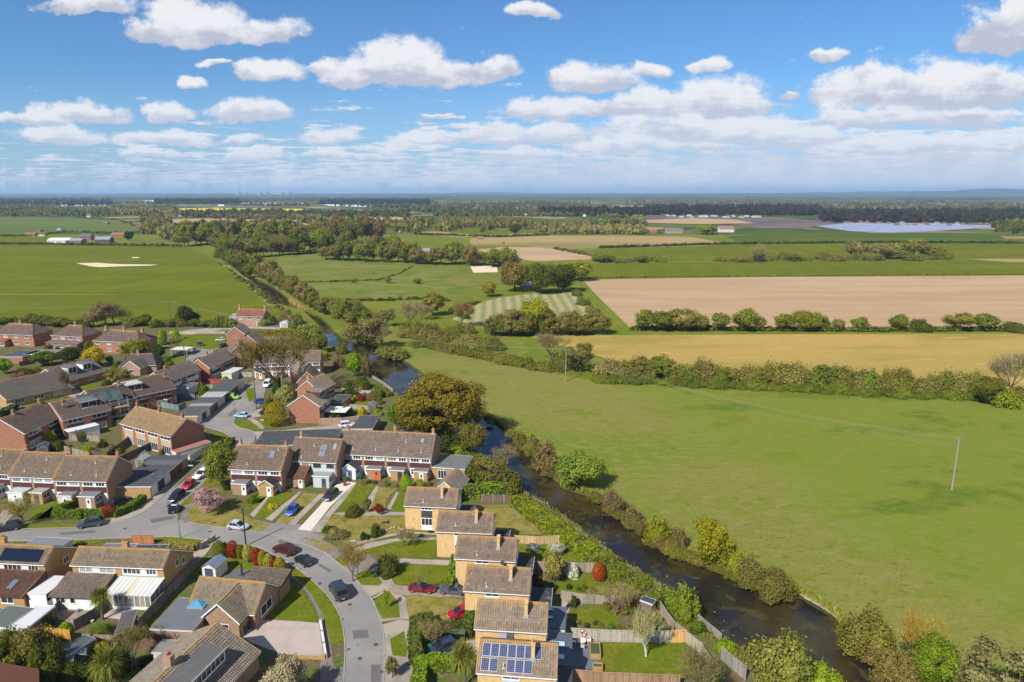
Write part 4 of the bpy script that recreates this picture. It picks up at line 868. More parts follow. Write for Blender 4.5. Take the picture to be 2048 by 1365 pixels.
porch(t2, L*.60, 3.4, 2.4, 2.5, wall='render', wcol=(.44,.47,.43), doorc=(.07,.08,.11), roofc=(.25,.27,.28), ds=.75)
fx = MB(); fx.box(-.6, 4.6, -3.0, 0, 0, 2.3); fx.build('front_extension', M_['bbrick'], t2.root)
q = MB(); q.face([(-.9,-3.3,2.25),(4.9,-3.3,2.25),(4.9,0,3.75),(-.9,0,3.75)]); q.face([(-.9,-3.3,2.1),(-.9,0,3.6),(4.9,0,3.6),(4.9,-3.3,2.1)]); q.face([(-.9,-3.3,2.1),(4.9,-3.3,2.1),(4.9,-3.3,2.25),(-.9,-3.3,2.25)]); q.build('lean_to_roof', M_['tiles'], t2.root, (.15,.075,.05), tint=True)
inst('roof_tiles', tile_mesh(5.8, 3.3, 1.5), t2.root, (-.9, -3.3, 2.27), 0, (.15,.075,.05))['kind'] = 'stuff'
window(t2, 'front', .2, 1.5, .8, 1.8, 3, o=3.0); door(t2, 'front', 3.3, 4.2, 0, 2.0, WHITE, o=3.0)
t3 = house('terraced_house', 'long right part of the terrace, with a white gabled porch and an orange door', (678.3,906.8),(862,916), 8.4, 4.9, 8.6, wall='bbrick', roof=(.165,.125,.10), group='terraces with brown tiled roofs')
L = t3.L
for k in range(4): terrace_unit(t3, L*k/4, L*(k+1)/4)
for k in range(4): vent(t3, L*(k + .55)/4, .22)
vent(t3, L*.70, .62); skylight(t3, L*.86, L*.86 + .6, .62, .78, (.35,.38,.42)); chimney(t3, L - .5, 4.4, 8.2, 9.7, .5, .5, 'obrick', 1); chimney(t3, L*.52, 6.5, 7, 9.1, .6, .5, 'obrick', 1); chimney(t3, .4, 4.4, 8.2, 9.6, .5, .5, 'rbrick', 1)
porch(t3, 1.3, 3.0, 2.6, 2.5, gable=True, wall='render', wcol=(.68,.68,.68), doorc=(.10,.12,.17), roofc=(.11,.11,.12), ds=.6); porch(t3, L*.25 + 1.6, 2.9, 2.0, 2.3, doorc=ORANGE, ds=.8); porch(t3, L*.5 + 1.7, 2.9, 2.0, 2.3, wall='obrick', doorc=(.05,.05,.06), ds=.8); porch(t3, L*.75 + 1.7, 2.9, 2.0, 2.3, wall='obrick', ds=.6); backwin(t3, 5)
# left terraces
for nm, A, B, kw in (('with the white porch, at the left edge of the photo', (-85,942),(17,948), dict(D=8.4)), ('in the middle of the left terrace, with a white and a brick porch', (16.7,951.8),(105,955.4), dict(D=8.4)), ('at the right end of the left terrace, beside the clipped hedge and garages', (104.6,960),(211.5,962.6), dict(D=8.4))):
    h = house('terraced_house', 'terraced house ' + nm, A, B, 8.4, 4.9, 8.2, wall='bbrick', roof=(.155,.115,.083), lich=True, group='left terrace'); L = h.L; HS.append(h)
    for k in range(2): terrace_unit(h, L*k/2, L*(k+1)/2)
    vent(h, L*.3, .22); vent(h, L*.78, .22); vent(h, L*.65, .7); backwin(h, 3)
    if 'right end' in nm: porch(h, L*.18, 2.7, 2.0, 2.35, wall='render', wcol=(.55,.5,.42)); porch(h, L*.58, 3.3, 2.3, 2.45, wall='bbrick', ds=.65); chimney(h, L - .4, 4.9, 7.6, 8.9, .6, .5, 'rbrick', 1)
    elif 'middle' in nm: porch(h, L*.12, 3.2, 2.4, 2.3, wall='render', wcol=(.66,.66,.64), roofc=(.42,.43,.42)); porch(h, L*.62, 2.5, 2.2, 2.4, wall='obrick', doorc=(.1,.1,.12), roofc=(.3,.28,.25)); chimney(h, L - .2, 5.2, 7.6, 8.9, .9, .5, 'rbrick', 2)
    else: porch(h, L*.55, 3.8, 2.2, 2.5, wall='render', wcol=(.66,.66,.66)); chimney(h, L - .4, 5.2, 7.6, 8.9, .6, .5, 'rbrick', 1)
# bottom left semis
b1 = house('semi_detached_house', 'ochre brick semi with black solar panels and a brown rear extension at the left edge', (-110,1119),(86.7,1128.4), 8.2, 4.95, 6.55, run=2.1, zback=2.9, wall='obrick', roof=(.175,.135,.09), lich=True, group='ochre brick semis at the bottom left')
L = b1.L; solar(b1, L - 7.4, .12, 1, 1, 6.5, 2.0)
PV = _c[('sp', 6.5, 2.0)]; PV.materials.clear(); PV.materials.append(M_['frame_alu']); PV.materials.append(M_['cell2']); PV.materials[0] = M_['cell2']
chimney(b1, L*.47, 2.5, 6.0, 7.5, .85, .6, 'obrick', 2)
panel(b1, 'front', L*.45, L - 1.0, 3.3, 4.8, WHITE); window(b1, 'front', L*.58, L*.76, 3.6, 4.65, 4, o=.03); window(b1, 'front', L*.83, L - 1.05, 3.6, 4.65, 3, o=.03); window(b1, 'right', 3.6, 4.8, 2.6, 3.7, 2)
mb = MB(); mb.box(2, L + .05, -4.6, 0, 0, 2.3); mb.build('rear_extension', M_['obrick'], b1.root)
inst('roof_tiles', tile_mesh(round(L-1.6,1), 5.0, 1.35), b1.root, (1.8, -5.0, 2.32), 0, (.115,.06,.045))['kind'] = 'stuff'
q = MB(); q.v = [(1.8,-5,2.3),(L+.2,-5,2.3),(L+.2,0,3.65),(1.8,0,3.65),(1.8,-5,2.2),(L+.2,-5,2.2),(L+.2,0,2.2),(1.8,0,2.2)]; q.f = [(0,1,2,3),(4,5,1,0),(5,6,2,1),(7,4,0,3)]; q.m = [0]*4; q.t = [.5]*4; q.build('lean_to_roof', M_['tiles'], b1.root, (.10,.055,.04), tint=True)
for s in (L - 6.6, L - 3.4):
    w = MB(); w.box(0, .95, 0, 1.7, .1, .22); o = w.build('roof_window', M_['metal'], b1.root, (.13,.13,.13)); o.location = (s, -3.7, 2.66); o.rotation_euler.x = atan2(1.35, 5); g_ = MB(); g_.box(.1,.85,.1,1.6,.2,.235); g_.build('pane', M_['glass'], o, (.12,.16,.20))
for (a, c, z0, n) in ((L-9, L-5.5, .1, 5), (L-3.6, L-1.6, 1., 2)): window(b1, 'front', a, c, z0, 2.1, n, o=4.6)
mb = MB(); mb.box(L+.3, L+3.3, -4.3, .6, 2.45, 2.55); r_ = mb.build('lean_to_canopy', M_['sheetroof'], b1.root, (.62,.62,.60)); mb = MB(); mb.box(L+.4, L+3.2, -4.2, -4.1, 0, 2.45); mb.box(L+3.1, L+3.2, -4.1, .5, 0, 1.2); mb.build('lean_to_wall', M_['paint'], b1.root, WHITE)
b2 = house('semi_detached_house', 'ochre brick semi with a lean-to and white glazed conservatory, beside the long fence', (140.4,1129),(324.7,1135.7), 8.2, 4.95, 6.55, run=2.1, zback=2.9, wall='obrick', roof=(.175,.135,.09), lich=True, group='ochre brick semis at the bottom left')
L = b2.L; chimney(b2, L*.5, 2.5, 6.0, 7.5, .85, .6, 'obrick', 2)
for (a, b, c) in ((.07, .47, (.55,.57,.55)), (.55, .93, WHITE)):
    panel(b2, 'front', L*a, L*b, 3.3, 4.8, WHITE); panel(b2, 'front', L*a, L*b, 2.3, 3.28, (.24,.25,.24) if a > .3 else (.2,.2,.2))
window(b2, 'front', L*.08, L*.22, 3.55, 4.6, 2, o=.03, gl=(.3,.33,.32)); window(b2, 'front', L*.30, L*.46, 3.55, 4.6, 2, o=.03, gl=(.3,.33,.32)); window(b2, 'front', L*.56, L*.75, 3.55, 4.6, 4, o=.03, gl=DGLASS); window(b2, 'front', L*.81, L*.92, 3.55, 4.6, 3, o=.03, gl=DGLASS)
window(b2, 'right', 3.2, 4.1, 3.0, 4.1, 1); window(b2, 'right', 4.9, 5.8, 2.4, 3.5, 1)
mb = MB(); mb.box(-.4, L*.46, -4.2, 0, 0, 2.2); mb.build('lean_to', M_['render'], b2.root, (.68,.68,.66)); q = MB(); ww = L*.46 + .9
q.v = [(-.7,-4.6,2.2),(ww-.7,-4.6,2.2),(ww-.7,0,3.5),(-.7,0,3.5),(-.7,-4.6,2.1),(ww-.7,-4.6,2.1),(ww-.7,0,2.1),(-.7,0,2.1)]; q.f = [(0,1,2,3),(4,5,1,0),(5,6,2,1),(7,4,0,3)]; q.m = [0]*4; q.t = [.5]*4; q.build('lean_to_roof', M_['tiles'], b2.root, (.13,.10,.085), tint=True)
inst('roof_tiles', tile_mesh(round(ww,1), 4.6, 1.3), b2.root, (-.7, -4.6, 2.22), 0, (.17,.13,.105))['kind'] = 'stuff'
window(b2, 'front', .1, 1.6, 1.0, 2.0, 2, o=4.2); window(b2, 'front', 2.3, 3.1, 1.0, 2.0, 1, o=4.2)
cs = MB(); x0, x1 = L*.53, L*.99; cs.box(x0, x1, -3.6, 0, 0, .5)
for i in range(9): x = x0 + (x1 - x0 - .1) * i / 8; cs.box(x, x + .1, -3.65, -3.55, .5, 2.2)
for i in range(4): y = -3.6 + 3.4 * i / 3.; cs.box(x1 - .1, x1, y, y + .1, .5, 2.6)
cs.box(x0, x1, -3.66, -3.5, 2.2, 2.35); c_ = cs.build('conservatory', M_['paint'], b2.root, WHITE)
for i in range(8): x = x0 + (x1 - x0 - .1) * i / 8; g_ = MB(); g_.box(x + .11, x + (x1-x0-.1)/8 - .01, -3.62, -3.58, .52, 2.18); g_.build('conservatory_pane', M_['glass'], c_, (.20,.19,.17) if i % 3 else (.34,.27,.2))
g_ = MB(); g_.box(x1 - .07, x1 - .03, -3.45, -.1, .52, 2.5); g_.build('conservatory_pane', M_['glass'], c_, (.2,.2,.19))
for i in range(10): x = x0 - .2 + (x1 - x0 + .4) * i / 10; w_ = (x1 - x0 + .4) / 10; g_ = MB(); g_.face([(x + .04,-3.8,2.4),(x + w_ - .04,-3.8,2.4),(x + w_ - .04,0,3.1),(x + .04,0,3.1)]); g_.build('roof_sheet', M_['plain'], c_, (.50,.50,.46) if i != 4 else (.50,.42,.25))
for i in range(11): x = x0 - .2 + (x1 - x0 + .4) * i / 10; g_ = MB(); g_.v = [(x-.04,-3.85,2.38),(x+.04,-3.85,2.38),(x+.04,0,3.08),(x-.04,0,3.08),(x-.04,-3.85,2.47),(x+.04,-3.85,2.47),(x+.04,0,3.17),(x-.04,0,3.17)]; g_.f = [(0,1,5,4),(1,2,6,5),(3,0,4,7),(4,5,6,7)]; g_.m=[0]*4; g_.t=[.5]*4; g_.build('glazing_bar', M_['paint'], c_, WHITE)

# --- brick houses north of the junction
k1 = house('terraced_house', 'red brick terrace with orange lichened roof, beige panels and rear patio doors', (239.7,846),(339.7,873.8), 8.6, 4.9, 7.9, wall='rbrick', roof=(.235,.16,.085), lich=True)
L = k1.L
for k in range(4):
    a = L*k/4 + .9; b = L*(k+1)/4 - .25; panel(k1, 'front', a, b, 2.2, 3.5, (.42,.33,.22)); window(k1, 'front', a, b, 3.6, 4.7, 3); window(k1, 'front', a + .3, b - .3, .1, 2.1, 4)
for s in (.02, .48, .93): chimney(k1, L*s + .2, 4.2, 7.4, 9.0, .55, .5, 'rbrick', 1)
backwin(k1, 4)
def gable_house(label, A, B, D, ze=4.9, zr=7.6, **k):
    k.setdefault('wall', 'rbrick'); k.setdefault('roof', (.13,.105,.09)); k.setdefault('name', 'detached_house'); nm = k.pop('name')
    return house(nm, label, A, B, D, ze, zr, axis='y', **k)
def dormer(h, s0, s1, t0=.35, z=None, out=1.6, side='front', roofc=(.12,.12,.12), wallc=(.06,.04,.035), nw=2):
    """flat roofed dormer on the front slope"""
    x, y, zz = on_slope(h, s0, t0); zt = z or h.zr - .1; mb = MB(); mb.box(s0, s1, y, h.run, zz - .1, zt - .15); d = mb.build('dormer', M_['hung'], h.root, wallc)
    r = MB(); r.box(s0 - .15, s1 + .15, y - .2, h.run, zt - .15, zt); r.build('dormer_roof', M_['felt'], d, roofc)
    e = MB(); e.box(s0 - .18, s1 + .18, y - .23, y - .2, zt - .18, zt + .02); e.build('roof_edge', M_['paint'], d, WHITE)
    w = s1 - s0 - .4; o = inst('dormer_window', win_mesh(w, zt - zz - .5, nw, ''), d, (s0 + .2, y, zz + .2), 0, WHITE); g_ = MB(); g_.box(s0 + .25, s1 - .25, y - .02, y, zz + .25, zt - .35); g_.build('dormer_pane', M_['glass'], d, DGLASS)
    return d
def rside(h, wins=True, col=None, n=2):
    L = h.L
    for i in range(n):
        a = L * (i + .15) / n; b = L * (i + .85) / n
        if col: panel(h, 'front', a, b, 2.4, 4.7, col, 'hung')
        window(h, 'front', a + .2, b - .2, 3.5, 4.6, 3, o=.03); window(h, 'front', a + .3, b - .4, .6, 2.1, 3, o=.03)
m1 = gable_house('red brick house with white cladding and small white porch, beside blue-grey sheds', (286,762),(333,765.4), 15.5, zr=7.7, wall='rbrick'); rside(m1, col=WHITE); window(m1, 'left', 3.0, 3.7, 3.2, 4.4, 1); chimney(m1, 5, 4.0, 7.2, 8.5, .6, .5, 'rbrick')
m2 = gable_house('red brick house with dark hung panels and white garage wing left of the twiggy tree', (376.4,734.6),(420,736), 16, zr=7.6); rside(m2, col=(.03,.028,.03)); window(m2, 'left', 3.0, 3.7, 3.2, 4.4, 1); chimney(m2, 6, 4.0, 7.2, 8.6, .6, .5, 'rbrick')
for lb_, A, B, D in (('northernmost red brick gable house of the stepped trio by the lane', (450.8,668.7),(490,668), 9), ('middle red brick gable house of the stepped trio', (478,686),(515,685.5), 9), ('nearest gable house of the stepped trio, grey panel on its wall', (456.5,708.5),(500,705), 10)):
    h = gable_house(lb_, A, B, D, zr=7.7, group='stepped trio of gable houses'); rside(h, n=1); window(h, 'left', 3, 3.7, 3.3, 4.4, 1)
w1 = gable_house('red brick terrace end at the left edge, dark roof and dark windows wall', (-38,866),(50,866.7), 14, zr=8.2, roof=(.105,.078,.062)); rside(w1, col=(.10,.04,.03)); chimney(w1, 4, 5, 7.8, 9.2, .6, .5); chimney(w1, 13, 5, 7.8, 9.2, .6, .5)
w2 = gable_house('dark roofed terrace house with a flat dormer, next to the scaffolding', (84,818),(125.6,841), 11, zr=7.9, roof=(.105,.08,.065)); rside(w2, col=(.09,.045,.03)); dormer(w2, 5, 9, .35); chimney(w2, 2, 4, 7.3, 8.8, .6, .5); mb = MB(); mb.box(0, 7, -3.2, -.1, 2.3, 2.45); mb.build('canopy_roof', M_['sheetroof'], w2.root, (.66,.67,.66)); mb = MB(); mb.box(.1, 6.9, -3.1, -3.0, 0, 2.3); mb.build('canopy_wall', M_['paint'], w2.root, WHITE)
w3 = gable_house('house under scaffolding with its roof stripped and wrapped in dark sheeting', (157,792),(190,812), 10, zr=7.8, roof=(.09,.07,.06)); rside(w3)
w4 = gable_house('red brick terrace house with a grey flat dormer, between the scaffolding and blue sheds', (217,776),(254,796), 13, zr=7.9, roof=(.105,.075,.06)); rside(w4, col=(.12,.045,.03)); dormer(w4, 1, 5, .3, roofc=(.4,.4,.38)); chimney(w4, 12, 4, 7.4, 8.9, .6, .5); chimney(w4, -.2, 4, 7.4, 8.9, .6, .5)
ns = [((574.9,810.8),(640.5,812.5),8.5,'nearest of the stepped red brick row, with a blank gable wall and brown dormer'), ((592,779),(640,783),8.5,'second of the stepped red brick row behind the blank gable'), ((594,764),(637,762),9,'third of the stepped red brick row'), ((597,748),(637,742),10,'farthest of the stepped red brick row, next to the bright green tree')]
for i, (A, B, D, lb_) in enumerate(ns):
    h = gable_house(lb_, A, B, D, zr=7.8, wall='rbrick', roof=(.19,.15,.11), lich=i > 0, group='stepped red brick row'); rside(h, col=(.10,.045,.03)); chimney(h, 2.2, 4.5, 7.3, 8.8, .55, .55, 'obrick', 1)
    if i == 0: dormer(h, 3.5, 7.2, .3, roofc=(.2,.15,.11), wallc=(.10,.05,.04)); n1 = h
mb = MB(); mb.box(3, 8, -6, -.1, 2.2, 2.35); mb.build('patio_canopy', M_['sheetroof'], n1.root, (.7,.72,.72))
t5 = house('terraced_house', 'white fronted terrace half hidden behind the spreading bare tree', (505,728),(640,723.5), 8.4, 4.9, 7.7, wall='bbrick', roof=(.165,.13,.105), ridgecol=(.3,.2,.1)); L = t5.L
for k in range(4): terrace_unit(t5, L*k/4, L*(k+1)/4, gcol=(.10,.08,.07)); porch(t5, L*k/4 + 1.2, 2.8, 2.2, 2.35, wall='obrick', roofc=(.12,.10,.09))
# hipped semis beyond
for A, B, lb_, hp, nch in (((-20,667),(65,670.5),'westernmost hipped brick semi with a red lean-to roof',4.5,1), ((101,670.5),(164,674),'hipped brick semi with a grey lean-to along its whole front',4.5,1), ((185,681),(277,686),'long hipped brick semi with three chimneys and orange stains on its hips',4.5,3)):
    h = house('semi_detached_house', lb_, A, B, 9.5, 4.9, 8.2, wall='rbrick', roof=(.125,.085,.068), coarse=True, hip=hp, lich=hp > 0, group='hipped brick semis'); L = h.L
    for i in range(4): window(h, 'front', L*(i+.2)/4, L*(i+.2)/4 + 1.8, 3.4, 4.5, 3); window(h, 'front', L*(i+.2)/4, L*(i+.2)/4 + 1.8, .9, 2.1, 3)
    for i in range(nch): chimney(h, L*(.5 if nch == 1 else .1 + .4*i), 4.75, 7.7, 9.6, .9, .7, 'rbrick', 2)
    if 'lean-to' in lb_:
        w_ = L if 'grey' in lb_ else L*.45; mb = MB(); mb.box(0 if 'grey' in lb_ else L*.1, w_, -3, 0, 0, 2.3); mb.build('lean_to', M_['rbrick'], h.root)
        q = MB(); a0 = -.2 if 'grey' in lb_ else L*.1; q.v = [(a0,-3.3,2.3),(w_+.2,-3.3,2.3),(w_+.2,0,3.1),(a0,0,3.1)]; q.f = [(0,1,2,3)]; q.m=[0]; q.t=[.5]; q.build('lean_to_roof', M_['tiles'], h.root, (.13,.10,.09) if 'grey' in lb_ else (.24,.07,.045), tint=True)
        for i in range(3): window(h, 'front', L*(.15+.27*i) if 'grey' in lb_ else L*.12 + 2.4*i, L*(.15+.27*i) + 2 if 'grey' in lb_ else L*.12 + 2.4*i + 1.8, .8, 2.0, 3, o=3.0)
# bungalows and chalets
x1 = house('bungalow', 'long low bungalow with dark grey roof at the left edge, above the white parked car', (-60,803),(13,799), 9.5, 2.7, 5.4, axis='y', wall='obrick', roof=(.12,.10,.085)) if 0 else house('bungalow', 'long low bungalow with dark grey roof at the left edge, above the white parked car', (-52,774),(13,800), 17, 2.7, 5.6, axis='y', wall='obrick', roof=(.115,.10,.085)); [window(x1, 'front', a, a + 2.4, .9, 2.1, 3) for a in (2, 7, 12)]
x2 = house('bungalow', 'brick chalet bungalow with two white box dormers', (67,757),(124,765), 15, 2.7, 6.3, axis='y', wall='rbrick', roof=(.12,.10,.085)); window(x2, 'left', 3.6, 4.6, 3.6, 4.4, 1); dormer(x2, 4, 7, .35, wallc=(.7,.7,.7)); dormer(x2, 9, 12, .35, wallc=(.7,.7,.7)); [window(x2, 'front', a, a + 2, .9, 2.1, 3) for a in (3, 9)]
x3 = house('bungalow', 'small bungalow with dark hipped roof and white edged front gable in the trees', (236,733),(312,730), 9, 2.7, 5.6, wall='pbrick', roof=(.10,.085,.075), hip=2.5); gx = house('bungalow', 'projecting front gable of the small bungalow, white bargeboards', (243,735),(281,736.5), 5, 2.7, 5.0, axis='y', wall='pbrick', roof=(.10,.085,.075)); gx.root.parent = x3.root; gx.root.matrix_parent_inverse = x3.root.matrix_basis.inverted()
for k_ in ('label', 'category'): del gx.root[k_]
gx.root.name = 'front_gable'; window(gx, 'left', 2.2, 4, .9, 2, 2); chimney(x3, 5, 4.5, 5, 7, .6, .6, 'pbrick')
# near bungalow on the bend
def house_at(name, label, o, d, L, D, ze, zr, **k):
    """same builder, placed from world points: o is the near end of the eave wall, d runs along it"""
    n = Vector((-d.y, d.x)); global G
    g0 = G; pts = {(-1, 0): (o.x - n.x * .28, o.y - n.y * .28), (1, 0): (o.x + d.x * L - n.x * .28, o.y + d.y * L - n.y * .28)}
    G = lambda x, y, z=0: pts[(x, y)]
    try: return house(name, label, (-1, 0), (1, 0), D, ze, zr, **k)
    finally: G = g0
def wing(h, x0, x1, y0, y1, ze, zr, rm, wm, col, side=1):
    """cross wing with a gable towards +/-y of the local frame"""
    mb = MB(); mb.box(x0, x1, y0, y1, 0, ze); xm = (x0 + x1) / 2
    for yy, fl_ in ((y0, 0), (y1, 1)): p = [(x0, yy, ze), (x1, yy, ze), (xm, yy, zr - .05)]; mb.face(p[::-1] if fl_ else p)
    w = mb.build('wing_wall', M_[wm], h.root); hw = (x1 - x0) / 2 + .25; rise = zr - ze + .2
    for loc, r_ in (((x0 - .25, y1 + .2, ze - .2), -pi/2), ((x1 + .25, y0 - .2, ze - .2), pi/2)):
        Lw = y1 - y0 + .4; s = MB(); s.v = [(0,0,0),(Lw,0,0),(Lw,hw,rise),(0,hw,rise)]; s.f = [(0,1,2,3)]; s.m = [0]; s.t = [.4]; o = s.build('wing_roof', M_['tiles_l'], h.root, [c*.8 for c in col], tint=True); o.location = loc; o.rotation_euler.z = r_
        inst('roof_tiles', tile_mesh(round(Lw,1), round(hw,1), round(rise,1)), o, (0,0,.03), 0, col)['kind'] = 'stuff'
    return w
P1 = Vector(G(400.7, 1153.5, 5.2)); P2 = Vector(G(531, 1166, 5.2)); d1 = (P2 - P1).normalized(); n1_ = Vector((-d1.y, d1.x))
c1 = house_at('bungalow', 'tiled bungalow with white edged front gable beside the pinkish paved drive', P1 - n1_ * 3.3, d1, (P2 - P1).length, 6.6, 2.6, 5.2, wall='bbrick', roof=(.175,.14,.10), lich=True)
wing(c1, 3.5, 9.1, -2.4, 3.3, 2.6, 5.0, 'tiles', 'bbrick', (.175,.14,.10)); h = House(); h.L, h.D, h.root = c1.L, c1.D, c1.root
window(c1, 'front', 5.6, 7.6, 1.0, 2.1, 2, o=2.4); window(c1, 'right', 1.6, 4.6, .8, 2.3, 2)
bb = MB()
for (xa, za, xb, zb) in ((3.2, 2.3, 6.3, 5.05), (6.3, 5.05, 9.4, 2.3)): k = len(bb.v); bb.v += [(x, y, z) for y in (-2.66, -2.62) for (x, z) in ((xa, za), (xb, zb), (xb, zb + .24), (xa, za + .24))]; bb.f += [tuple(k + i for i in q) for q in ((0,1,2,3),(7,6,5,4),(3,2,6,7),(0,4,5,1))]; bb.m += [0]*4; bb.t += [.5]*4
bb.build('bargeboard', M_['paint'], c1.root, WHITE)
mb = MB(); mb.box(1.3, 10.3, 6.62, 9.9, 0, 2.45); mb.build('rear_wing_wall', M_['bbrick'], c1.root); mb = MB(); mb.box(1.2, 4.4, 6.9, 10.1, 2.45, 2.62); mb.build('flat_roof', M_['felt'], c1.root, (.10,.11,.105))
o = inst('roof_tiles', tile_mesh(6.2, 3.5, .8), c1.root, (4.4, 6.7, 2.52), 0, (.15,.12,.09)); o['kind'] = 'stuff'; q = MB(); q.v = [(4.4,6.7,2.46),(10.6,6.7,2.46),(10.6,10.2,3.26),(4.4,10.2,3.26),(4.4,6.7,2.3),(10.6,6.7,2.3),(10.6,10.2,2.3),(4.4,10.2,2.3)]; q.f = [(0,1,2,3),(4,5,1,0),(5,6,2,1),(7,4,0,3),(6,7,3,2)]; q.m=[0]*5; q.t=[.4]*5; q.build('lean_to_roof', M_['tiles'], c1.root, (.12,.10,.08), tint=True)
mb = MB(); mb.tube((3.2, 8.6, 2.6), (3.2, 8.6, 4.6), .16, .16, 8); mb.box(2.9, 3.5, 8.3, 8.9, 2.62, 2.75); mb.build('flue', M_['metal'], c1.root, (.05,.05,.05)); window(c1, 'right', 7.4, 8.8, 1.0, 2.0, 2)
fl = flatblock('flat_roofed_extension', 'grey flat roofed extension with a pale blue pyramid rooflight beside the bungalow', [(300,1258),(385,1262),(440,1205),(335,1195)], 2.9, 'pbrick', (.13,.135,.145), cat='extension')
mb = MB(); cx, cy = fl.L*.62, fl.D*.78; mb.box(cx - 1.2, cx + 1.2, cy - .9, cy + .9, 2.9, 3.1); r_ = mb.build('rooflight', M_['metal'], fl.root, (.25,.28,.3)); g_ = MB()
cr = [(cx-1.1,cy-.8,3.1),(cx+1.1,cy-.8,3.1),(cx+1.1,cy+.8,3.1),(cx-1.1,cy+.8,3.1)]; [g_.face([cr[i], cr[(i+1)%4], (cx,cy,3.75)]) for i in range(4)]; g_.build('rooflight_glass', M_['glass'], r_, (.08,.25,.37))
# big bungalow with long dormer at the bottom
c2 = house('bungalow', 'large tiled bungalow with a long flat dormer of white windows at the bottom edge', (268,1400),(505,1405), 17, 2.75, 5.9, axis='y', wall='bbrick', roof=(.20,.165,.13), W=None, lich=False) if 0 else None
A_ = Vector(G(434.6, 1247.5, 5.6)); B_ = Vector(G(300, 1372, 5.6)); d_ = (A_ - B_).normalized(); nr = Vector((d_.y, -d_.x))
o_ = B_ - d_ * 5 + nr * 5.7
h = House(); h.ov = .3; h.root = None
c2 = house_at('bungalow', 'large tiled bungalow with a long flat dormer of white windows at the bottom edge', o_, d_, (A_ - B_).length + 5, 11.4, 2.6, 5.6, wall='bbrick', roof=(.165,.135,.105))
L = c2.L; d = dormer(c2, 1.0, L - 3.6, .38, z=5.35, roofc=(.10,.10,.09), wallc=(.72,.72,.72), nw=14); chimney(c2, L - 8.2, 6.0, 5.0, 7.0, .7, 1.0, 'pbrick', 2)
# pink cottage
pk = house('cottage', 'pinkish brick cottage with red roof and two end chimneys beside the green field', (470.5,632),(525.6,633.5), 6.5, 4.6, 7.2, wall='pbrick', roof=(.20,.075,.05), coarse=True, zpx=4.6); L = pk.L
chimney(pk, .5, 3.2, 6.6, 9.2, .8, .7, 'pbrick', 2); chimney(pk, L - .5, 3.2, 6.6, 9.2, .8, .7, 'pbrick', 2)
for i in range(3): window(pk, 'front', L*(.12 + .32*i), L*(.12 + .32*i) + 1.7, 3.0, 4.2, 3)
window(pk, 'front', L*.74, L*.74 + 2.2, .5, 2.0, 3)
cn = empty('conservatory', G(456, 646), 0, 'white framed glass conservatory beside the pinkish cottage', 'conservatory'); mb = MB()
for i in range(9): mb.box(i * 1.05, i * 1.05 + .12, -.06, .06, 0, 2.2); mb.tube((i * 1.05 + .06, 0, 2.2), (2 + i * .55, 2.5, 3.8), .06, .06, 4); mb.tube((i * 1.05 + .06, 5, 2.2), (2 + i * .55, 2.5, 3.8), .06, .06, 4)
mb.box(0, 8.5, -.06, .06, 2.2, 2.35); mb.box(0, 8.5, 4.94, 5.06, 2.2, 2.35); mb.box(2, 6.5, 2.4, 2.6, 3.75, 3.9); mb.build('frame', M_['paint'], cn, WHITE); mb = MB(); mb.box(.1, 8.4, .1, 4.9, .02, 2.2); mb.face([(0,0,2.25),(8.5,0,2.25),(6.5,2.45,3.75),(2,2.45,3.75)]); mb.build('glazing', M_['glass'], cn, (.16,.17,.17))

# --- flat roofed garage rows and sheds
GC = [(.62,.60,.55), (.05,.07,.10), (.62,.62,.6), (.12,.13,.09), (.18,.05,.04), (.55,.53,.5)]
def garage_row(label, gl, gr, n, D, cols, z=2.45, rc=(.065,.065,.07), shades=None, wall='obrick'):
    """doors face right of the line gl -> gr (ground points of the door side, near to far)"""
    a = Vector(G(*gl)); b = Vector(G(*gr)); d = b - a; L = d.length; d.normalize()
    r = empty('garage_block', (a.x, a.y, 0), atan2(d.y, d.x), label, 'garages'); h = House(); h.L, h.D, h.root = L, D, r
    mb = MB(); mb.box(0, L, .12, D, 0, z - .2); mb.build('wall', M_[wall], r)
    for i in range(n):
        mb = MB(); mb.box(L*i/n + .01, L*(i+1)/n - .01, -.15, D + .1, z - .2, z + .02 * (i % 3)); sc = (shades[i] if shades else 1) ; mb.build('roof_section', M_['felt'], r, [c * sc for c in rc])
    garage_doors(h, 'front', n, cols); mb = MB(); mb.box(0, L, -.19, -.15, z - .22, z + .03); mb.build('roof_edge', M_['paint'], r, (.4,.38,.35)); mb = MB(); mb.box(-.05, -.01, -.15, D, z - .22, z + .05); mb.build('roof_edge', M_['paint'], r, (.5,.5,.48)); return h
garage_row('long row of flat roofed garages with mixed doors along the upper road', (397,850), (490,773), 13, 6.0, GC, shades=[1,1,1,3.2,1,1,4.6,4.4,.9,.9,1,1,1], rc=(.075,.078,.072))
garage_row('row of six flat roofed garages below the parked cars road', (304,996), (378,931), 6, 7.6, [(.7,.7,.7), (.04,.06,.10), (.7,.7,.7), (.10,.045,.035), (.10,.045,.035), (.3,.22,.15)], shades=[1,1,1,1,1.5,1])
garage_row('dark flat roofed garages hidden behind the middle terrace', (668,884), (500,893), 9, 11.5, GC, rc=(.055,.055,.06)) if 0 else None
fb = flatblock('garage_block', 'dark flat roofed garages behind the middle terrace', [(505,893),(672,887),(690,860),(555,862)], 2.5, 'rbrick', (.055,.057,.06), cat='garages'); garage_doors(fb, 'back', 9, GC)
g1 = flatblock('garage', 'single dark flat roofed brick garage beside the big russet oak', [(702,858),(745,858),(771,831),(725,831)], 2.5, 'rbrick', (.06,.062,.065)); garage_doors(g1, 'left', 1, [WHITE])
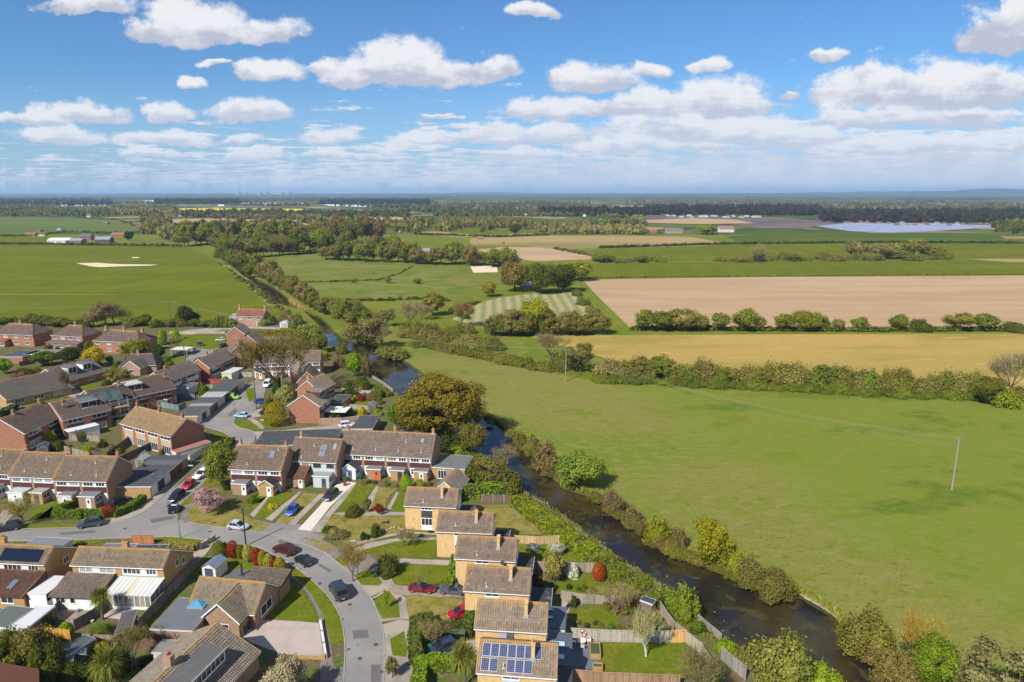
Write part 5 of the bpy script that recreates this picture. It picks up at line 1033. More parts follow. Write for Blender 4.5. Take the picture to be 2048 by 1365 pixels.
f1 = flatblock('flat_roofed_extension', 'low extension with a worn green-grey roof at the right end of the terrace', [(862,934),(930,939),(935,914),(874,908)], 2.7, 'obrick', (.13,.14,.135), cat='extension'); window(f1, 'front', 1.5, 3.4, .2, 2.1, 3); mb = MB(); mb.tube((3.6, 2.2, 2.7), (3.6, 2.2, 4.2), .06, .06, 6); mb.build('flue', M_['metal'], f1.root, (.1,.1,.1))
flatblock('garage', 'grey flat roofed garage with pale stains behind the black solar panels', [(40,1096),(113,1100),(145,1078),(62,1074)], 2.6, 'render', (.17,.175,.19), rim=(.6,.6,.6))
flatblock('garage', 'blue-grey flat roofed garage behind the chimney of the ochre semi', [(190,1106),(255,1107),(262,1089),(205,1087)], 2.6, 'render', (.13,.14,.16), rim=(.7,.7,.7)); flatblock('garage', 'near black flat roofed garage with a board fence to its left', [(258,1107),(322,1107),(332,1092),(265,1090)], 2.6, 'render', (.05,.05,.055), rim=(.5,.5,.5))
flatblock('shed', 'dark flat roofed shed in the far left back garden', [(0,714),(45,714),(60,701),(18,701)], 2.5, 'rbrick', (.06,.065,.075), cat='shed'); flatblock('shed', 'pale edged flat roofed garage beside the dark shed', [(48,709),(100,709),(110,702),(62,700)], 2.5, 'rbrick', (.16,.165,.18), rim=(.7,.7,.7), cat='garage')
flatblock('shed', 'low shed with dark green roof at the bottom left patio', [(-40,1250),(12,1256),(54,1215),(5,1212)], 2.4, 'render', (.10,.115,.105), rim=(.6,.6,.6), cat='shed'); flatblock('canopy', 'white ribbed plastic canopy between the green shed and garden', [(15,1258),(50,1260),(104,1212),(72,1210)], 2.3, 'wood', (.60,.60,.60), rim=(.75,.75,.75), cat='canopy', rm='sheetroof')
flatblock('shed', 'rust streaked tin shed beside the red brick terrace', [(342,902),(352,906),(415,884),(400,876)], 2.3, 'render', (.36,.13,.07), cat='shed', rim=(.6,.6,.6), rm='sheetroof'); flatblock('shed', 'mossy corrugated shed beside the rusty tin one', [(362,910),(380,911),(420,889),(412,885)], 1.8, 'render', (.12,.12,.08), cat='shed', rm='sheetroof')
flatblock('shed', 'dark garden shed with small white window by the blue-grey fence', [(313,798),(335,799),(347,791),(325,789)], 2.3, 'wood', (.05,.05,.05), cat='shed'); flatblock('shed', 'dark mossy tiled shed roof behind the conservatory garden', [(230,1268),(262,1262),(305,1222),(280,1218)], 2.0, 'wood', (.09,.08,.075), cat='shed')
flatblock('shed', 'green-black felted shed among the bushes at the bottom left', [(110,1306),(130,1314),(172,1272),(155,1264)], 2.4, 'wood', (.075,.085,.085), cat='shed'); flatblock('outbuilding', 'cream outbuilding with a mossy slab roof left of the big bungalow', [(303,1305),(372,1308),(388,1282),(325,1280)], 2.5, 'render', (.20,.18,.155), cat='outbuilding', rim=(.55,.5,.42))
flatblock('garage', 'white garage wing between the red brick house and the board fence', [(442,746),(463,747),(466,735),(446,734)], 2.6, 'render', (.5,.5,.48)); flatblock('conservatory', 'grey and white sun room on the red brick house', [(344,775),(377,776),(384,766),(352,765)], 2.6, 'render', (.10,.10,.11), rim=WHITE, cat='sun room')
flatblock('shed', 'small slate blue hut at the upper right of the bottom gardens', [(1196,1162),(1200,1162),(1203,1160),(1199,1160)], 1.5, 'wood', (.1,.1,.12), cat='hut') if 0 else None
flatblock('summer_house', 'dark roofed summer house beside the canal fence', [(1280,1200),(1305,1209),(1312,1202),(1288,1192)], 2.3, 'wood', (.05,.05,.055), cat='summer house')
flatblock('shed', 'grey roofed lean-to behind the stepped red brick row', [(655,805),(684,806),(700,790),(672,789)], 2.3, 'rbrick', (.06,.055,.05), cat='shed')
def shed(label, px, w, d, rz, wallc, roofc, zc=2.0, name='garden_shed'):
    r = empty(name, G(*px), rz, label, 'shed'); mb = MB(); pk_ = zc + .6; mb.box(0, w, 0, d, 0, zc); mb.face([(0,0,zc),(w,0,zc),(w/2,0,pk_)]); mb.face([(w,d,zc),(0,d,zc),(w/2,d,pk_)]); mb.build('wall', M_['wood'], r, wallc, tint=True)
    q = MB()
    for (xa, za, xb, zb) in ((-.12, zc - .1, w/2, pk_ + .04), (w/2, pk_ + .04, w + .12, zc - .1)):
        k = len(q.v)
        for y in (-.12, d + .12): q.v += [(xa, y, za), (xb, y, zb), (xb, y, zb + .06), (xa, y, za + .06)]
        for f_ in ((0,1,2,3),(7,6,5,4),(3,2,6,7),(1,0,4,5),(0,3,7,4),(2,1,5,6)): q.f.append(tuple(k + c for c in f_)); q.m.append(0); q.t.append(.5)
    q.build('roof', M_['metal'], r, roofc); e = MB(); e.box(w*.2, w*.8, -.04, 0, .05, zc - .15); e.build('door', M_['paint'], r, (.06,.075,.11) if 'plastic' in label else [c * .6 for c in wallc]); return r
shed('pale grey plastic garden shed with dark blue doors and blue-grey roof', (406,1157), 2.4, 3.0, R(-12), (.60,.58,.56), (.16,.19,.25)); shed('small grey shed beside the far end of the left terrace', (272,936), 2.0, 2.4, R(-8), (.26,.24,.21), (.30,.33,.31))
shed('little pale shed in the garden left of the palm', (278,930), 1.6, 2., R(10), (.4,.36,.3), (.22,.24,.24)); shed('grey roofed shed by the round yellow bush near the oak', (736,825), 2.2, 2.4, R(0), (.2,.16,.13), (.16,.18,.19)); shed('blue-grey shed near the white car garden', (75,912), 2.2, 2.6, R(20), (.16,.15,.14), (.09,.11,.10))
# scaffolding
sc = empty('scaffolding', G(172, 862), R(44), 'steel pole scaffolding with board decks and torn sheeting around the stripped roof', 'scaffolding')
mb = MB()
for i in range(6):
    for y in (0, 1.3): mb.tube((i*2.1, y, 0), (i*2.1, y, 6.8), .04, .04, 5)
    for z in (2.0, 4.3, 5.3): mb.tube((i*2.1, -.2, z), (i*2.1, 1.5, z), .035, .035, 4)
for z in (2.0, 4.3, 5.3, 5.9):
    for y in (0, 1.3): mb.tube((-.4, y, z), (11, y, z), .035, .035, 4)
mb.tube((0,0,0),(4.2,0,4.3),.035,.035,4); mb.build('poles', M_['metal'], sc, (.35,.34,.32))
for z in (4.4, 2.1):
    for k in range(5): b_ = MB(); b_.box(-.3, 10.8, .1 + k*.24, .3 + k*.24, z, z + .04); b_.build('board', M_['wood'], sc, (.42,.32,.18), tint=True)
b_ = MB(); rr = random.Random(5); gx_ = [[(i*1.1, 1.5 + j*1.2, 6.3 + min(j, 6 - j)*.65 + rr.uniform(-.2,.2)) for j in range(6)] for i in range(10)]
for i in range(9):
    for j in range(5): b_.face([gx_[i][j], gx_[i+1][j], gx_[i+1][j+1], gx_[i][j+1]])
b_.build('sheeting', M_['plain'], sc, (.045,.075,.07))
# ------------------------------------------------------------------ vegetation prototypes (unit height 1, unit radius 1)
def card_quads(P, Nn, size, rs, aspect=1.0, zs=1.0):
    n = len(P); a = rs.normal(size=(n, 3)); a -= (a * Nn).sum(1, keepdims=True) * Nn; a /= np.linalg.norm(a, axis=1, keepdims=True) + 1e-9; b = np.cross(Nn, a)
    s = size * rs.uniform(.6, 1.35, (n, 1)); a = a * s; b = b * s * aspect; a[:, 2] *= zs; b[:, 2] *= zs
    V = np.empty((n, 4, 3)); V[:, 0] = P - a - b * .35; V[:, 1] = P + a * .35 - b; V[:, 2] = P + a + b * .35; V[:, 3] = P - a * .35 + b
    return V.reshape(-1, 3)
def unit(v): return v / (np.linalg.norm(v, axis=-1, keepdims=True) + 1e-9)
def crown_mesh(key, n, size, seed, nl=26, z0=.2, z1=1., lr=(.26, .42), flat=.0, hole=.0, dome=False, ragged=.12):
    rs = np.random.RandomState(seed); zc = (z0 + z1) / 2; zr_ = (z1 - z0) / 2
    d = unit(rs.normal(size=(nl, 3))); 
    if dome: d[:, 2] = np.abs(d[:, 2]) * 1.0
    rad = rs.uniform(.45, .78, (nl, 1)); c = d * rad; lrad = rs.uniform(lr[0], lr[1], nl); lt = rs.uniform(-.18, .18, nl)
    w = lrad ** 2; li = rs.choice(nl, n, p=w / w.sum()); dd = unit(rs.normal(size=(n, 3))); q = rs.uniform(0, 1, n) ** .35
    if dome: pass
    P = c[li] + dd * (lrad[li] * q * (1 + rs.normal(0, ragged, n)))[:, None]
    r = np.linalg.norm(P, axis=1); keep = r > .38
    P, dd, li, q = P[keep], dd[keep], li[keep], q[keep]; r = r[keep]
    Nn = unit(dd * .8 + unit(P) * .5 + rs.normal(0, .55, P.shape)); tint = np.clip(.5 + lt[li] + rs.normal(0, .16, len(P)), 0, 1)
    P = P.copy(); P[:, 2] = zc + P[:, 2] * zr_ if not dome else z0 + np.maximum(P[:, 2], -.1) * (z1 - z0)
    if dome: P[:, 2] = np.maximum(P[:, 2], .02)
    asp = np.array([1, 1, zr_ if not dome else .8])
    V = card_quads(P, Nn, size, rs, zs=.9 if dome else .5)
    return quads_mesh('crown', V, tint, M_['leaf'])
def branches(seed, levels=4, first=.28, spread=.55, nb=3, up=.25, n0=6, fan=1.):
    """skeleton of a deciduous tree, height about 1; returns segments (p, q, r0, r1, level)"""
    r = random.Random(seed); segs = []
    def grow(p, d, ln, rad, lv):
        k = 3 if lv < 2 else 2
        for i in range(k):
            d2 = (d + Vector((r.gauss(0, .12), r.gauss(0, .12), r.gauss(0, .08) + up * .1))).normalized(); q = p + d2 * (ln / k); r2 = rad * (.86 if i < k - 1 else .72)
            segs.append((p, q, rad, r2, lv)); p, d, rad = q, d2, r2
            if lv < levels and lv > 0 and i > 0:
                a = r.uniform(0, 2*pi); s = Vector((cos(a), sin(a), 0)); grow(p, (d * .65 + s * spread * fan + Vector((0, 0, up))).normalized(), ln * r.uniform(.5, .72), rad * .6, lv + 1)
        if lv < levels:
            m = n0 if lv == 0 else nb; a0 = r.uniform(0, 2*pi)
            for i in range(m):
                a = a0 + 2*pi*i/m + r.uniform(-.4, .4); s = Vector((cos(a), sin(a), 0)); w = r.uniform(.5, 1.1)
                grow(p, (d * (.75 if lv else .5) + s * (spread * w * fan) + Vector((0, 0, up * r.uniform(.2, 1.2)))).normalized(), ln * r.uniform(.62, .86) if lv else first * r.uniform(.9, 1.35), rad * r.uniform(.55, .72), lv + 1)
    grow(Vector((0, 0, 0)), Vector((0, 0, 1)), first, .035, 0); return segs
def bare_mesh(seed, lv_trunk=2, **k):
    segs = branches(seed, **k); mx = max(s[1].z for s in segs); rr = sorted(hypot(s[1].x, s[1].y) for s in segs); R_ = rr[int(len(rr) * .97)]
    f = lambda p: Vector((p.x / R_, p.y / R_, p.z / mx)); mb = MB()
    for s in segs:
        if s[4] <= lv_trunk: mb.tube(f(s[0]), f(s[1]), s[2] * 1.7, s[3] * 1.7, 5 if s[4] < 2 else 3)
    tr = mb.mesh('trunk', M_['bark']); rs = np.random.RandomState(seed)
    Vt = []; T = []
    def strip(p, q, w):
        d = np.array(q - p); a = np.cross(d, rs.normal(size=3)); a /= np.linalg.norm(a) + 1e-9; a *= w; p = np.array(p); q = np.array(q); Vt.extend([p - a, p + a, q + a * .5, q - a * .5]); T.append(np.clip(rs.normal(.5, .2), 0, 1))
    ends = []
    for s in segs:
        if s[4] > lv_trunk:
            p, q = f(s[0]), f(s[1]); strip(p, q, .0048 + .0025 * (s[4] == lv_trunk + 1)); ends.append((p, q))
    for (p, q) in ends:
        for i in range(2):
            t = Vector(rs.normal(size=3)) * .05 + (q - p).normalized() * .075 + Vector((0, 0, .015)); m = p.lerp(q, rs.uniform(.2, 1)); strip(m, m + t, .0042)
    V_ = np.array(Vt)
    # buds and young leaves at the tips
    nbud = len(ends); P = np.array([tuple(ends[rs.randint(len(ends))][1]) for _ in range(int(nbud * .9))]) + rs.normal(0, .035, (int(nbud * .9), 3)); Bq = card_quads(P, unit(rs.normal(size=P.shape)), .0135, rs)
    return tr, quads_mesh('crown', np.vstack([V_, Bq]), T + list(np.clip(rs.normal(.72, .2, len(P)), 0, 1)), M_['twig'])
def trunk_mesh(seed, top=.55, r=.035, nb=5):
    rr = random.Random(seed); mb = MB(); mb.tube((0,0,0), (.02,.01,top*.5), r*1.5, r, 7); mb.tube((.02,.01,top*.5), (0,0,top), r, r*.6, 6)
    for i in range(nb):
        a = 2*pi*i/nb + rr.uniform(-.3,.3); z = top * rr.uniform(.45, .95); mb.tube((0,0,z), (.55*cos(a), .55*sin(a), z + .25), r*.55, r*.2, 5)
    return mb.mesh('trunk', M_['bark'])
TK = [trunk_mesh(i) for i in range(3)]
LOD = {'hi': (12000, .033), 'mid': (5000, .050), 'low': (1500, .09), 'vlow': (350, .18)}
def protos(kind, lod):
    def mk():
        n, s = LOD[lod]; out = []
        for v in range(3 if lod != 'hi' else 2):
            sd_ = v * 17 + len(kind) * 5 + ('hi','mid','low','vlow').index(lod) * 101
            if kind == 'broad': out.append((TK[v], crown_mesh(0, n, s, sd_, 42, .12, 1., (.12, .42), ragged=.2)))
            elif kind == 'loose': out.append((TK[v], crown_mesh(0, int(n * .55), s * .9, sd_, 34, .16, 1., (.16, .32), ragged=.3)))
            elif kind == 'bush': out.append((None, crown_mesh(0, n, s, sd_, 26, .0, 1., (.28, .45), dome=True)))
            elif kind == 'scrub': out.append((None, crown_mesh(0, int(n * .8), s * .8, sd_, 40, .0, 1., (.16, .34), dome=True, ragged=.35)))
            elif kind == 'oak': out.append((TK[v], crown_mesh(0, n * 4, s * .52, sd_, 110, .05, 1., (.10, .24), ragged=.2)))
            elif kind == 'bare': out.append(bare_mesh(sd_ + 3, 2, levels=4, nb=3 if lod in ('hi','mid') else 2, n0=6))
            elif kind == 'egg': out.append((None, egg_mesh(n // 2 + 400, s * .6, sd_)))
        return out
    return cached(('proto', kind, lod), mk)
def egg_mesh(n, s, sd_):
    rs = np.random.RandomState(sd_); d = unit(rs.normal(size=(n, 3))); r = .93 + rs.normal(0, .035, n) + .05 * np.sin(d[:, 0] * 7 + d[:, 2] * 5); P = d * r[:, None]; Nn = unit(d + rs.normal(0, .35, d.shape)); P[:, 2] = .5 + P[:, 2] * .5; P[:, :2] *= (1.08 - .28 * P[:, 2:3])
    core = []; 
    return quads_mesh('crown', card_quads(P, Nn, s, rs), np.clip(.5 + rs.normal(0, .2, n), 0, 1), M_['leaf'])
OL=(.14,.135,.045); GR=(.085,.135,.022); LG=(.14,.20,.028); DG=(.04,.062,.02); RU=(.17,.14,.03); BR=(.15,.115,.075); GY=(.19,.165,.14); YE=(.36,.28,.01); WI=(.19,.17,.075); PINK=(.38,.245,.44); RED=(.20,.028,.02); WHT=(.36,.37,.44); GOLD=(.26,.17,.03); LIME=(.16,.26,.02)
TREES = []
def tree(kind, x, yb, yt, w, col, name, label=None, cat=None, group=None, trunkc=(.10,.085,.065), lod=None, zoff=0, base=None, rz=None):
    """x, yb: photo point of the foot; yt: photo row of the top; w: width in photo pixels"""
    g = base or G(x, yb); h = max(.4, hgt(g, yt) - zoff); ppm = FPX / depth(g); r = w / 2 / ppm
    lod = lod or ('hi' if w > 65 else 'mid' if w > 24 else 'low' if w > 10 else 'vlow')
    pr = protos(kind, lod); i = rnd.randrange(len(pr)); cat = cat or ('tree' if kind in ('broad','loose','bare','oak') else 'bush')
    tr, cr = pr[i]; f_ = rnd.uniform(.86, 1.14); cc = [c * f_ for c in col]
    e = empty(name, (g[0], g[1], zoff), rz if rz is not None else rnd.uniform(0, 2*pi), label, cat, group, (r, r, h))
    if tr: inst('trunk', tr, e, color=trunkc)
    inst('foliage' if not tr else 'crown', cr, e, color=cc); TREES.append(e); return e
def T(*a, **k): return tree(*a, **k)
# --- singles that can be told apart
T('oak', 882, 880, 738, 215, RU, 'oak_tree', 'huge russet spring oak leaning over the canal')
T('broad', 946, 905, 842, 70, OL, 'oak_tree', 'dull green lower tree at the right foot of the huge russet oak'); T('broad', 806, 862, 800, 60, GR, 'tree', 'green ivy-like growth at the left foot of the huge russet oak'); T('bush', 905, 900, 862, 70, DG, 'bush', 'dark evergreen bush under the huge russet oak')
T('bare', 556, 790, 662, 150, (.135,.115,.05), 'bare_tree', 'wide spreading bare tree in front of the white fronted terrace', lod='hi', trunkc=(.09,.08,.055)); T('bush', 556, 792, 745, 22, DG, 'ivy', 'ivy wrapped round the spreading bare tree trunk', cat='ivy')
T('egg', 552, 852, 803, 48, (.19,.155,.012), 'round_bush', 'big clipped golden round bush at the blank brick gable')
T('broad', 712, 755, 706, 44, LIME, 'tree', 'bright lime green round tree by the canal'); T('loose', 735, 758, 712, 30, BR, 'tree', 'brownish bush tree right behind the lime green tree')
T('broad', 444, 975, 884, 74, (.15,.165,.035), 'laurel_tree', 'large yellow-green evergreen at the left end of the middle terrace'); 
T('loose', 415, 1028, 972, 74, PINK, 'magnolia', 'pink flowering magnolia on the corner lawn'); T('bare', 418, 1034, 985, 60, BR, 'magnolia_branches', 'bare branches under the pink magnolia blossom', cat='tree') if 0 else None
T('bare', 47, 1044, 992, 72, (.22,.20,.06), 'weeping_tree', 'olive weeping bare tree before the left terrace porch'); T('egg', 220, 1033, 1006, 28, RED, 'round_bush', 'red round bush between the two clipped hedges')
for (x, yb, yt, w, c, lb_) in ((440,1118,1081,26,(.12,.125,.012),'dark gold egg-shaped conifer, leftmost of the topiary row'), (452,1112,1084,14,(.10,.15,.03),'small green shrub second in the topiary row'), (466,1116,1081,26,RED,'first dark red bush in the topiary row'), (482,1118,1088,17,(.16,.15,.012),'slim gold conifer after the first red bush'), (497,1124,1088,24,(.27,.27,.11),'first pale variegated bush in the topiary row'),
    (515,1131,1096,23,RED,'second dark red bush, next to the gold column'), (525,1135,1101,17,(.26,.22,.02),'bright gold column bush in the topiary row'), (538,1138,1107,22,(.27,.27,.10),'second pale variegated bush in the topiary row'), (547,1139,1115,17,RED,'smallest red bush near the tiled lean-to'), (560,1141,1115,24,(.28,.24,.02),'gold round bush near the end of the topiary row'), (567,1146,1125,22,BR,'brown bush ending the topiary row by the lean-to')):
    T('egg', x, yb, yt, w, c, 'topiary_bush', lb_, cat='bush', group='topiary row along the bend')
T('bare', 706, 1163, 1080, 72, (.20,.155,.10), 'street_tree', 'knobbly bare street tree on the triangular verge', trunkc=(.16,.13,.11)); T('bare', 656, 1112, 1070, 2, BR, 'x') if 0 else None
T('bush', 777, 1150, 1103, 46, (.085,.085,.03), 'round_bush', 'big dark round bush right of the knobbly street tree'); T('loose', 772, 1218, 1176, 17, (.17,.26,.02), 'young_tree', 'young bright green tree on the lower verge', lod='low'); T('bare', 838, 1195, 1140, 14, GY, 'young_tree', 'bare sapling standing in front of the maroon coupe'); T('bare', 655, 1085, 1060, 2, GY, 'x') if 0 else None
T('bare', 805, 1094, 1058, 50, (.19,.17,.12), 'shrub', 'silvery twiggy shrub on the second front lawn', cat='bush'); T('bush', 675, 1075, 1056, 46, (.17,.15,.09), 'shrub', 'pale mauve-brown shrub at the lawn edge below the wide drive'); T('bush', 660, 1064, 1050, 30, DG, 'shrub', 'dark leafy shrub left of the mauve-brown one'); T('bush', 753, 1072, 1045, 26, (.06,.08,.03), 'shrub', 'dark blue-green shrub near the rockery'); T('bush', 729, 1079, 1064, 20, DG, 'shrub', 'small dark mound shrub at the path edge')
T('bush', 707, 1032, 1008, 34, (.10,.09,.035), 'shrub', 'brownish round shrub beside the garden bench'); T('broad', 735, 1026, 994, 17, (.13,.15,.06), 'shrub', 'slim olive upright shrub beside the brownish one', cat='bush'); T('loose', 757, 1030, 1006, 28, (.14,.025,.025), 'acer', 'dark red acer in front of the four home terrace'); T('egg', 812, 982, 950, 27, LIME, 'round_bush', 'bright green round bush before the right hand terrace porch'); T('bush', 840, 974, 958, 26, (.18,.20,.03), 'shrub', 'yellow-green shrub next to the bright round bush'); T('bush', 826, 1010, 985, 26, (.13,.18,.04), 'shrub', 'leafy shrub at the left wall of the first yellow house')
T('bush', 505, 1005, 990, 24, (.09,.12,.03), 'shrub', 'rounded shrub on the small front lawn below the brick porch'); T('bush', 545, 1016, 1008, 22, (.40,.36,.05), 'daffodil_clump', 'clump of yellow daffodils on the terrace lawn', cat='flowers'); T('bush', 453, 980, 962, 14, DG, 'shrub', 'dark shrub at the left corner of the terrace')
for (x, yb, yt, w, c, nm, lb_, k) in ((1112,1110,1085,42,WHT,'blossom_tree','white blossoming small tree behind the washing line','loose'), (1108,1165,1105,50,(.19,.18,.07),'tree','khaki-green bushy tree below the white blossom tree','broad'), (1144,1155,1125,32,(.42,.44,.62),'shrub','white flowering shrub by the grey board fence','bush'), (1197,1162,1125,30,(.26,.055,.02),'shrub','coppery red upright shrub by the canal hedge','egg'), (1230,1232,1172,84,(.20,.18,.12),'pear_tree','lichen grey spreading bare tree behind the fourth garden','bare'), (1150,1372,1368,2,GR,'x','',None),
    (1149,1212,1190,18,DG,'shrub','small round dark green shrub on the patio edge','bush'), (1182,1192,1176,30,(.22,.20,.12),'shrub','pinkish shrub by the middle garden fence','scrub'), (1292,1314,1218,72,(.27,.26,.19),'birch_tree','white stemmed birch at the end of the green lawn','bare'), (1400,1420,1300,90,(.14,.12,.09),'tree','grey-brown twiggy tree at the bottom edge near the canal fence','bare'), (1555,1420,1268,148,(.155,.17,.06),'willow_tree','grey-green willow at the bottom edge by the water','broad'), (1635,1440,1330,90,(.17,.23,.03),'tree','yellow-green tree at the bottom edge beside the willow','broad'),
    (1835,1340,1222,90,(.26,.19,.055),'willow_tree','orange stemmed bare willow on the meadow bank','bare'), (1860,1380,1268,90,(.12,.17,.025),'tree','green bush tree behind the orange stemmed willow','broad'), (2000,1450,1290,210,(.19,.185,.115),'tree','grey-green twiggy thicket tree at the bottom right corner','loose'), (1735,1300,1226,110,(.13,.125,.045),'bramble','domed bramble thicket at the water edge right of the shingle','bush'), (1790,1372,1290,90,(.14,.115,.06),'bramble','brown bramble thicket between the dome and orange willow','bush')):
    if k: T(k, x, yb, yt, w, c, nm, lb_, trunkc=(.55,.53,.48) if 'birch' in nm else (.12,.10,.08))
for (x, yb, yt, w, c, nm, lb_, k) in ((1370,1235,1165,60,(.13,.16,.03),'bush','leafy bush spilling over the canal bank by the summer house','bush'), (1345,1215,1180,50,(.11,.155,.03),'bush','mid green bush left of the leafy one by the summer house','bush'), (1395,1262,1240,36,GR,'bush','low bush behind the slanting canal fence','bush'), (1450,1300,1280,40,LIME,'bush','ferny green bush beside the canal path','bush'),
    (868,1292,1240,66,(.17,.15,.10),'bare_tree','pale trunked bare tree inside the dark hedge','bare'), (853,1290,1252,20,(.30,.26,.015),'shrub','yellow forsythia-like bush inside the dark hedge','loose'), (785,1356,1312,32,(.13,.135,.05),'street_tree','small twiggy street tree at the bottom verge','loose'), (572,1410,1312,90,(.24,.22,.22),'blossom_tree','creamy blossoming tree at the bottom edge beside the big bungalow','broad'), (560,1100,1100,0,GR,'x','',None)):
    if k: T(k, x, yb, yt, w, c, nm, lb_)
# bottom-left gardens
for (x, yb, yt, w, c, nm, lb_, k) in ((20,1350,1262,90,(.11,.13,.03),'tree','leafy tree mass at the left edge of the bottom gardens','broad'), (75,1345,1250,80,(.13,.12,.05),'tree','red-brown tinted shrub tree left of the orange fence','broad'), (100,1360,1275,70,(.085,.10,.025),'bush','dark green rounded bush before the felted shed','bush'), (220,1350,1310,60,(.08,.10,.03),'bush','yucca-like mound in the shaded garden','scrub'), (265,1345,1262,95,(.12,.115,.06),'bare_tree','twisted grey bare tree by the cream outbuilding','bare'), (205,1310,1282,34,(.20,.20,.03),'shrub','yellow-green shrub in the bottom garden','loose'), (245,1345,1295,50,(.07,.09,.02),'bush','dark bush under the twisted bare tree','bush'), (98,1262,1250,17,YE,'shrub','little bright yellow bush on the patio edge','bush'), (130,1266,1246,32,LIME,'bush','lime green bush at the end of the patio','bush'), (85,1255,1225,50,(.06,.075,.02),'bush','dark bush beside the ribbed canopy','bush'), (200,1270,1252,66,(.085,.115,.03),'hedge_plant','green climbing hedge plants along the lower patio fence','scrub'), (295,1330,1310,30,DG,'bush','dark round bush by the cream outbuilding','bush'), (330,1290,1248,60,(.10,.09,.035),'bare_tree','dark twiggy shrub against the pinkish wall','bare'), (30,1080,1068,0,GR,'x','',None), (160,1092,1084,24,(.09,.11,.04),'shrub','low shrub on the verge behind the grey garage','bush'), (38,1345,1310,60,(.05,.065,.02),'bush','dark evergreen bush at the bottom left corner','bush'),(150,1365,1330,70,(.05,.07,.02),'bush','shadowed bush below the felted shed','bush')):
    if k: T(k, x, yb, yt, w, c, nm, lb_)
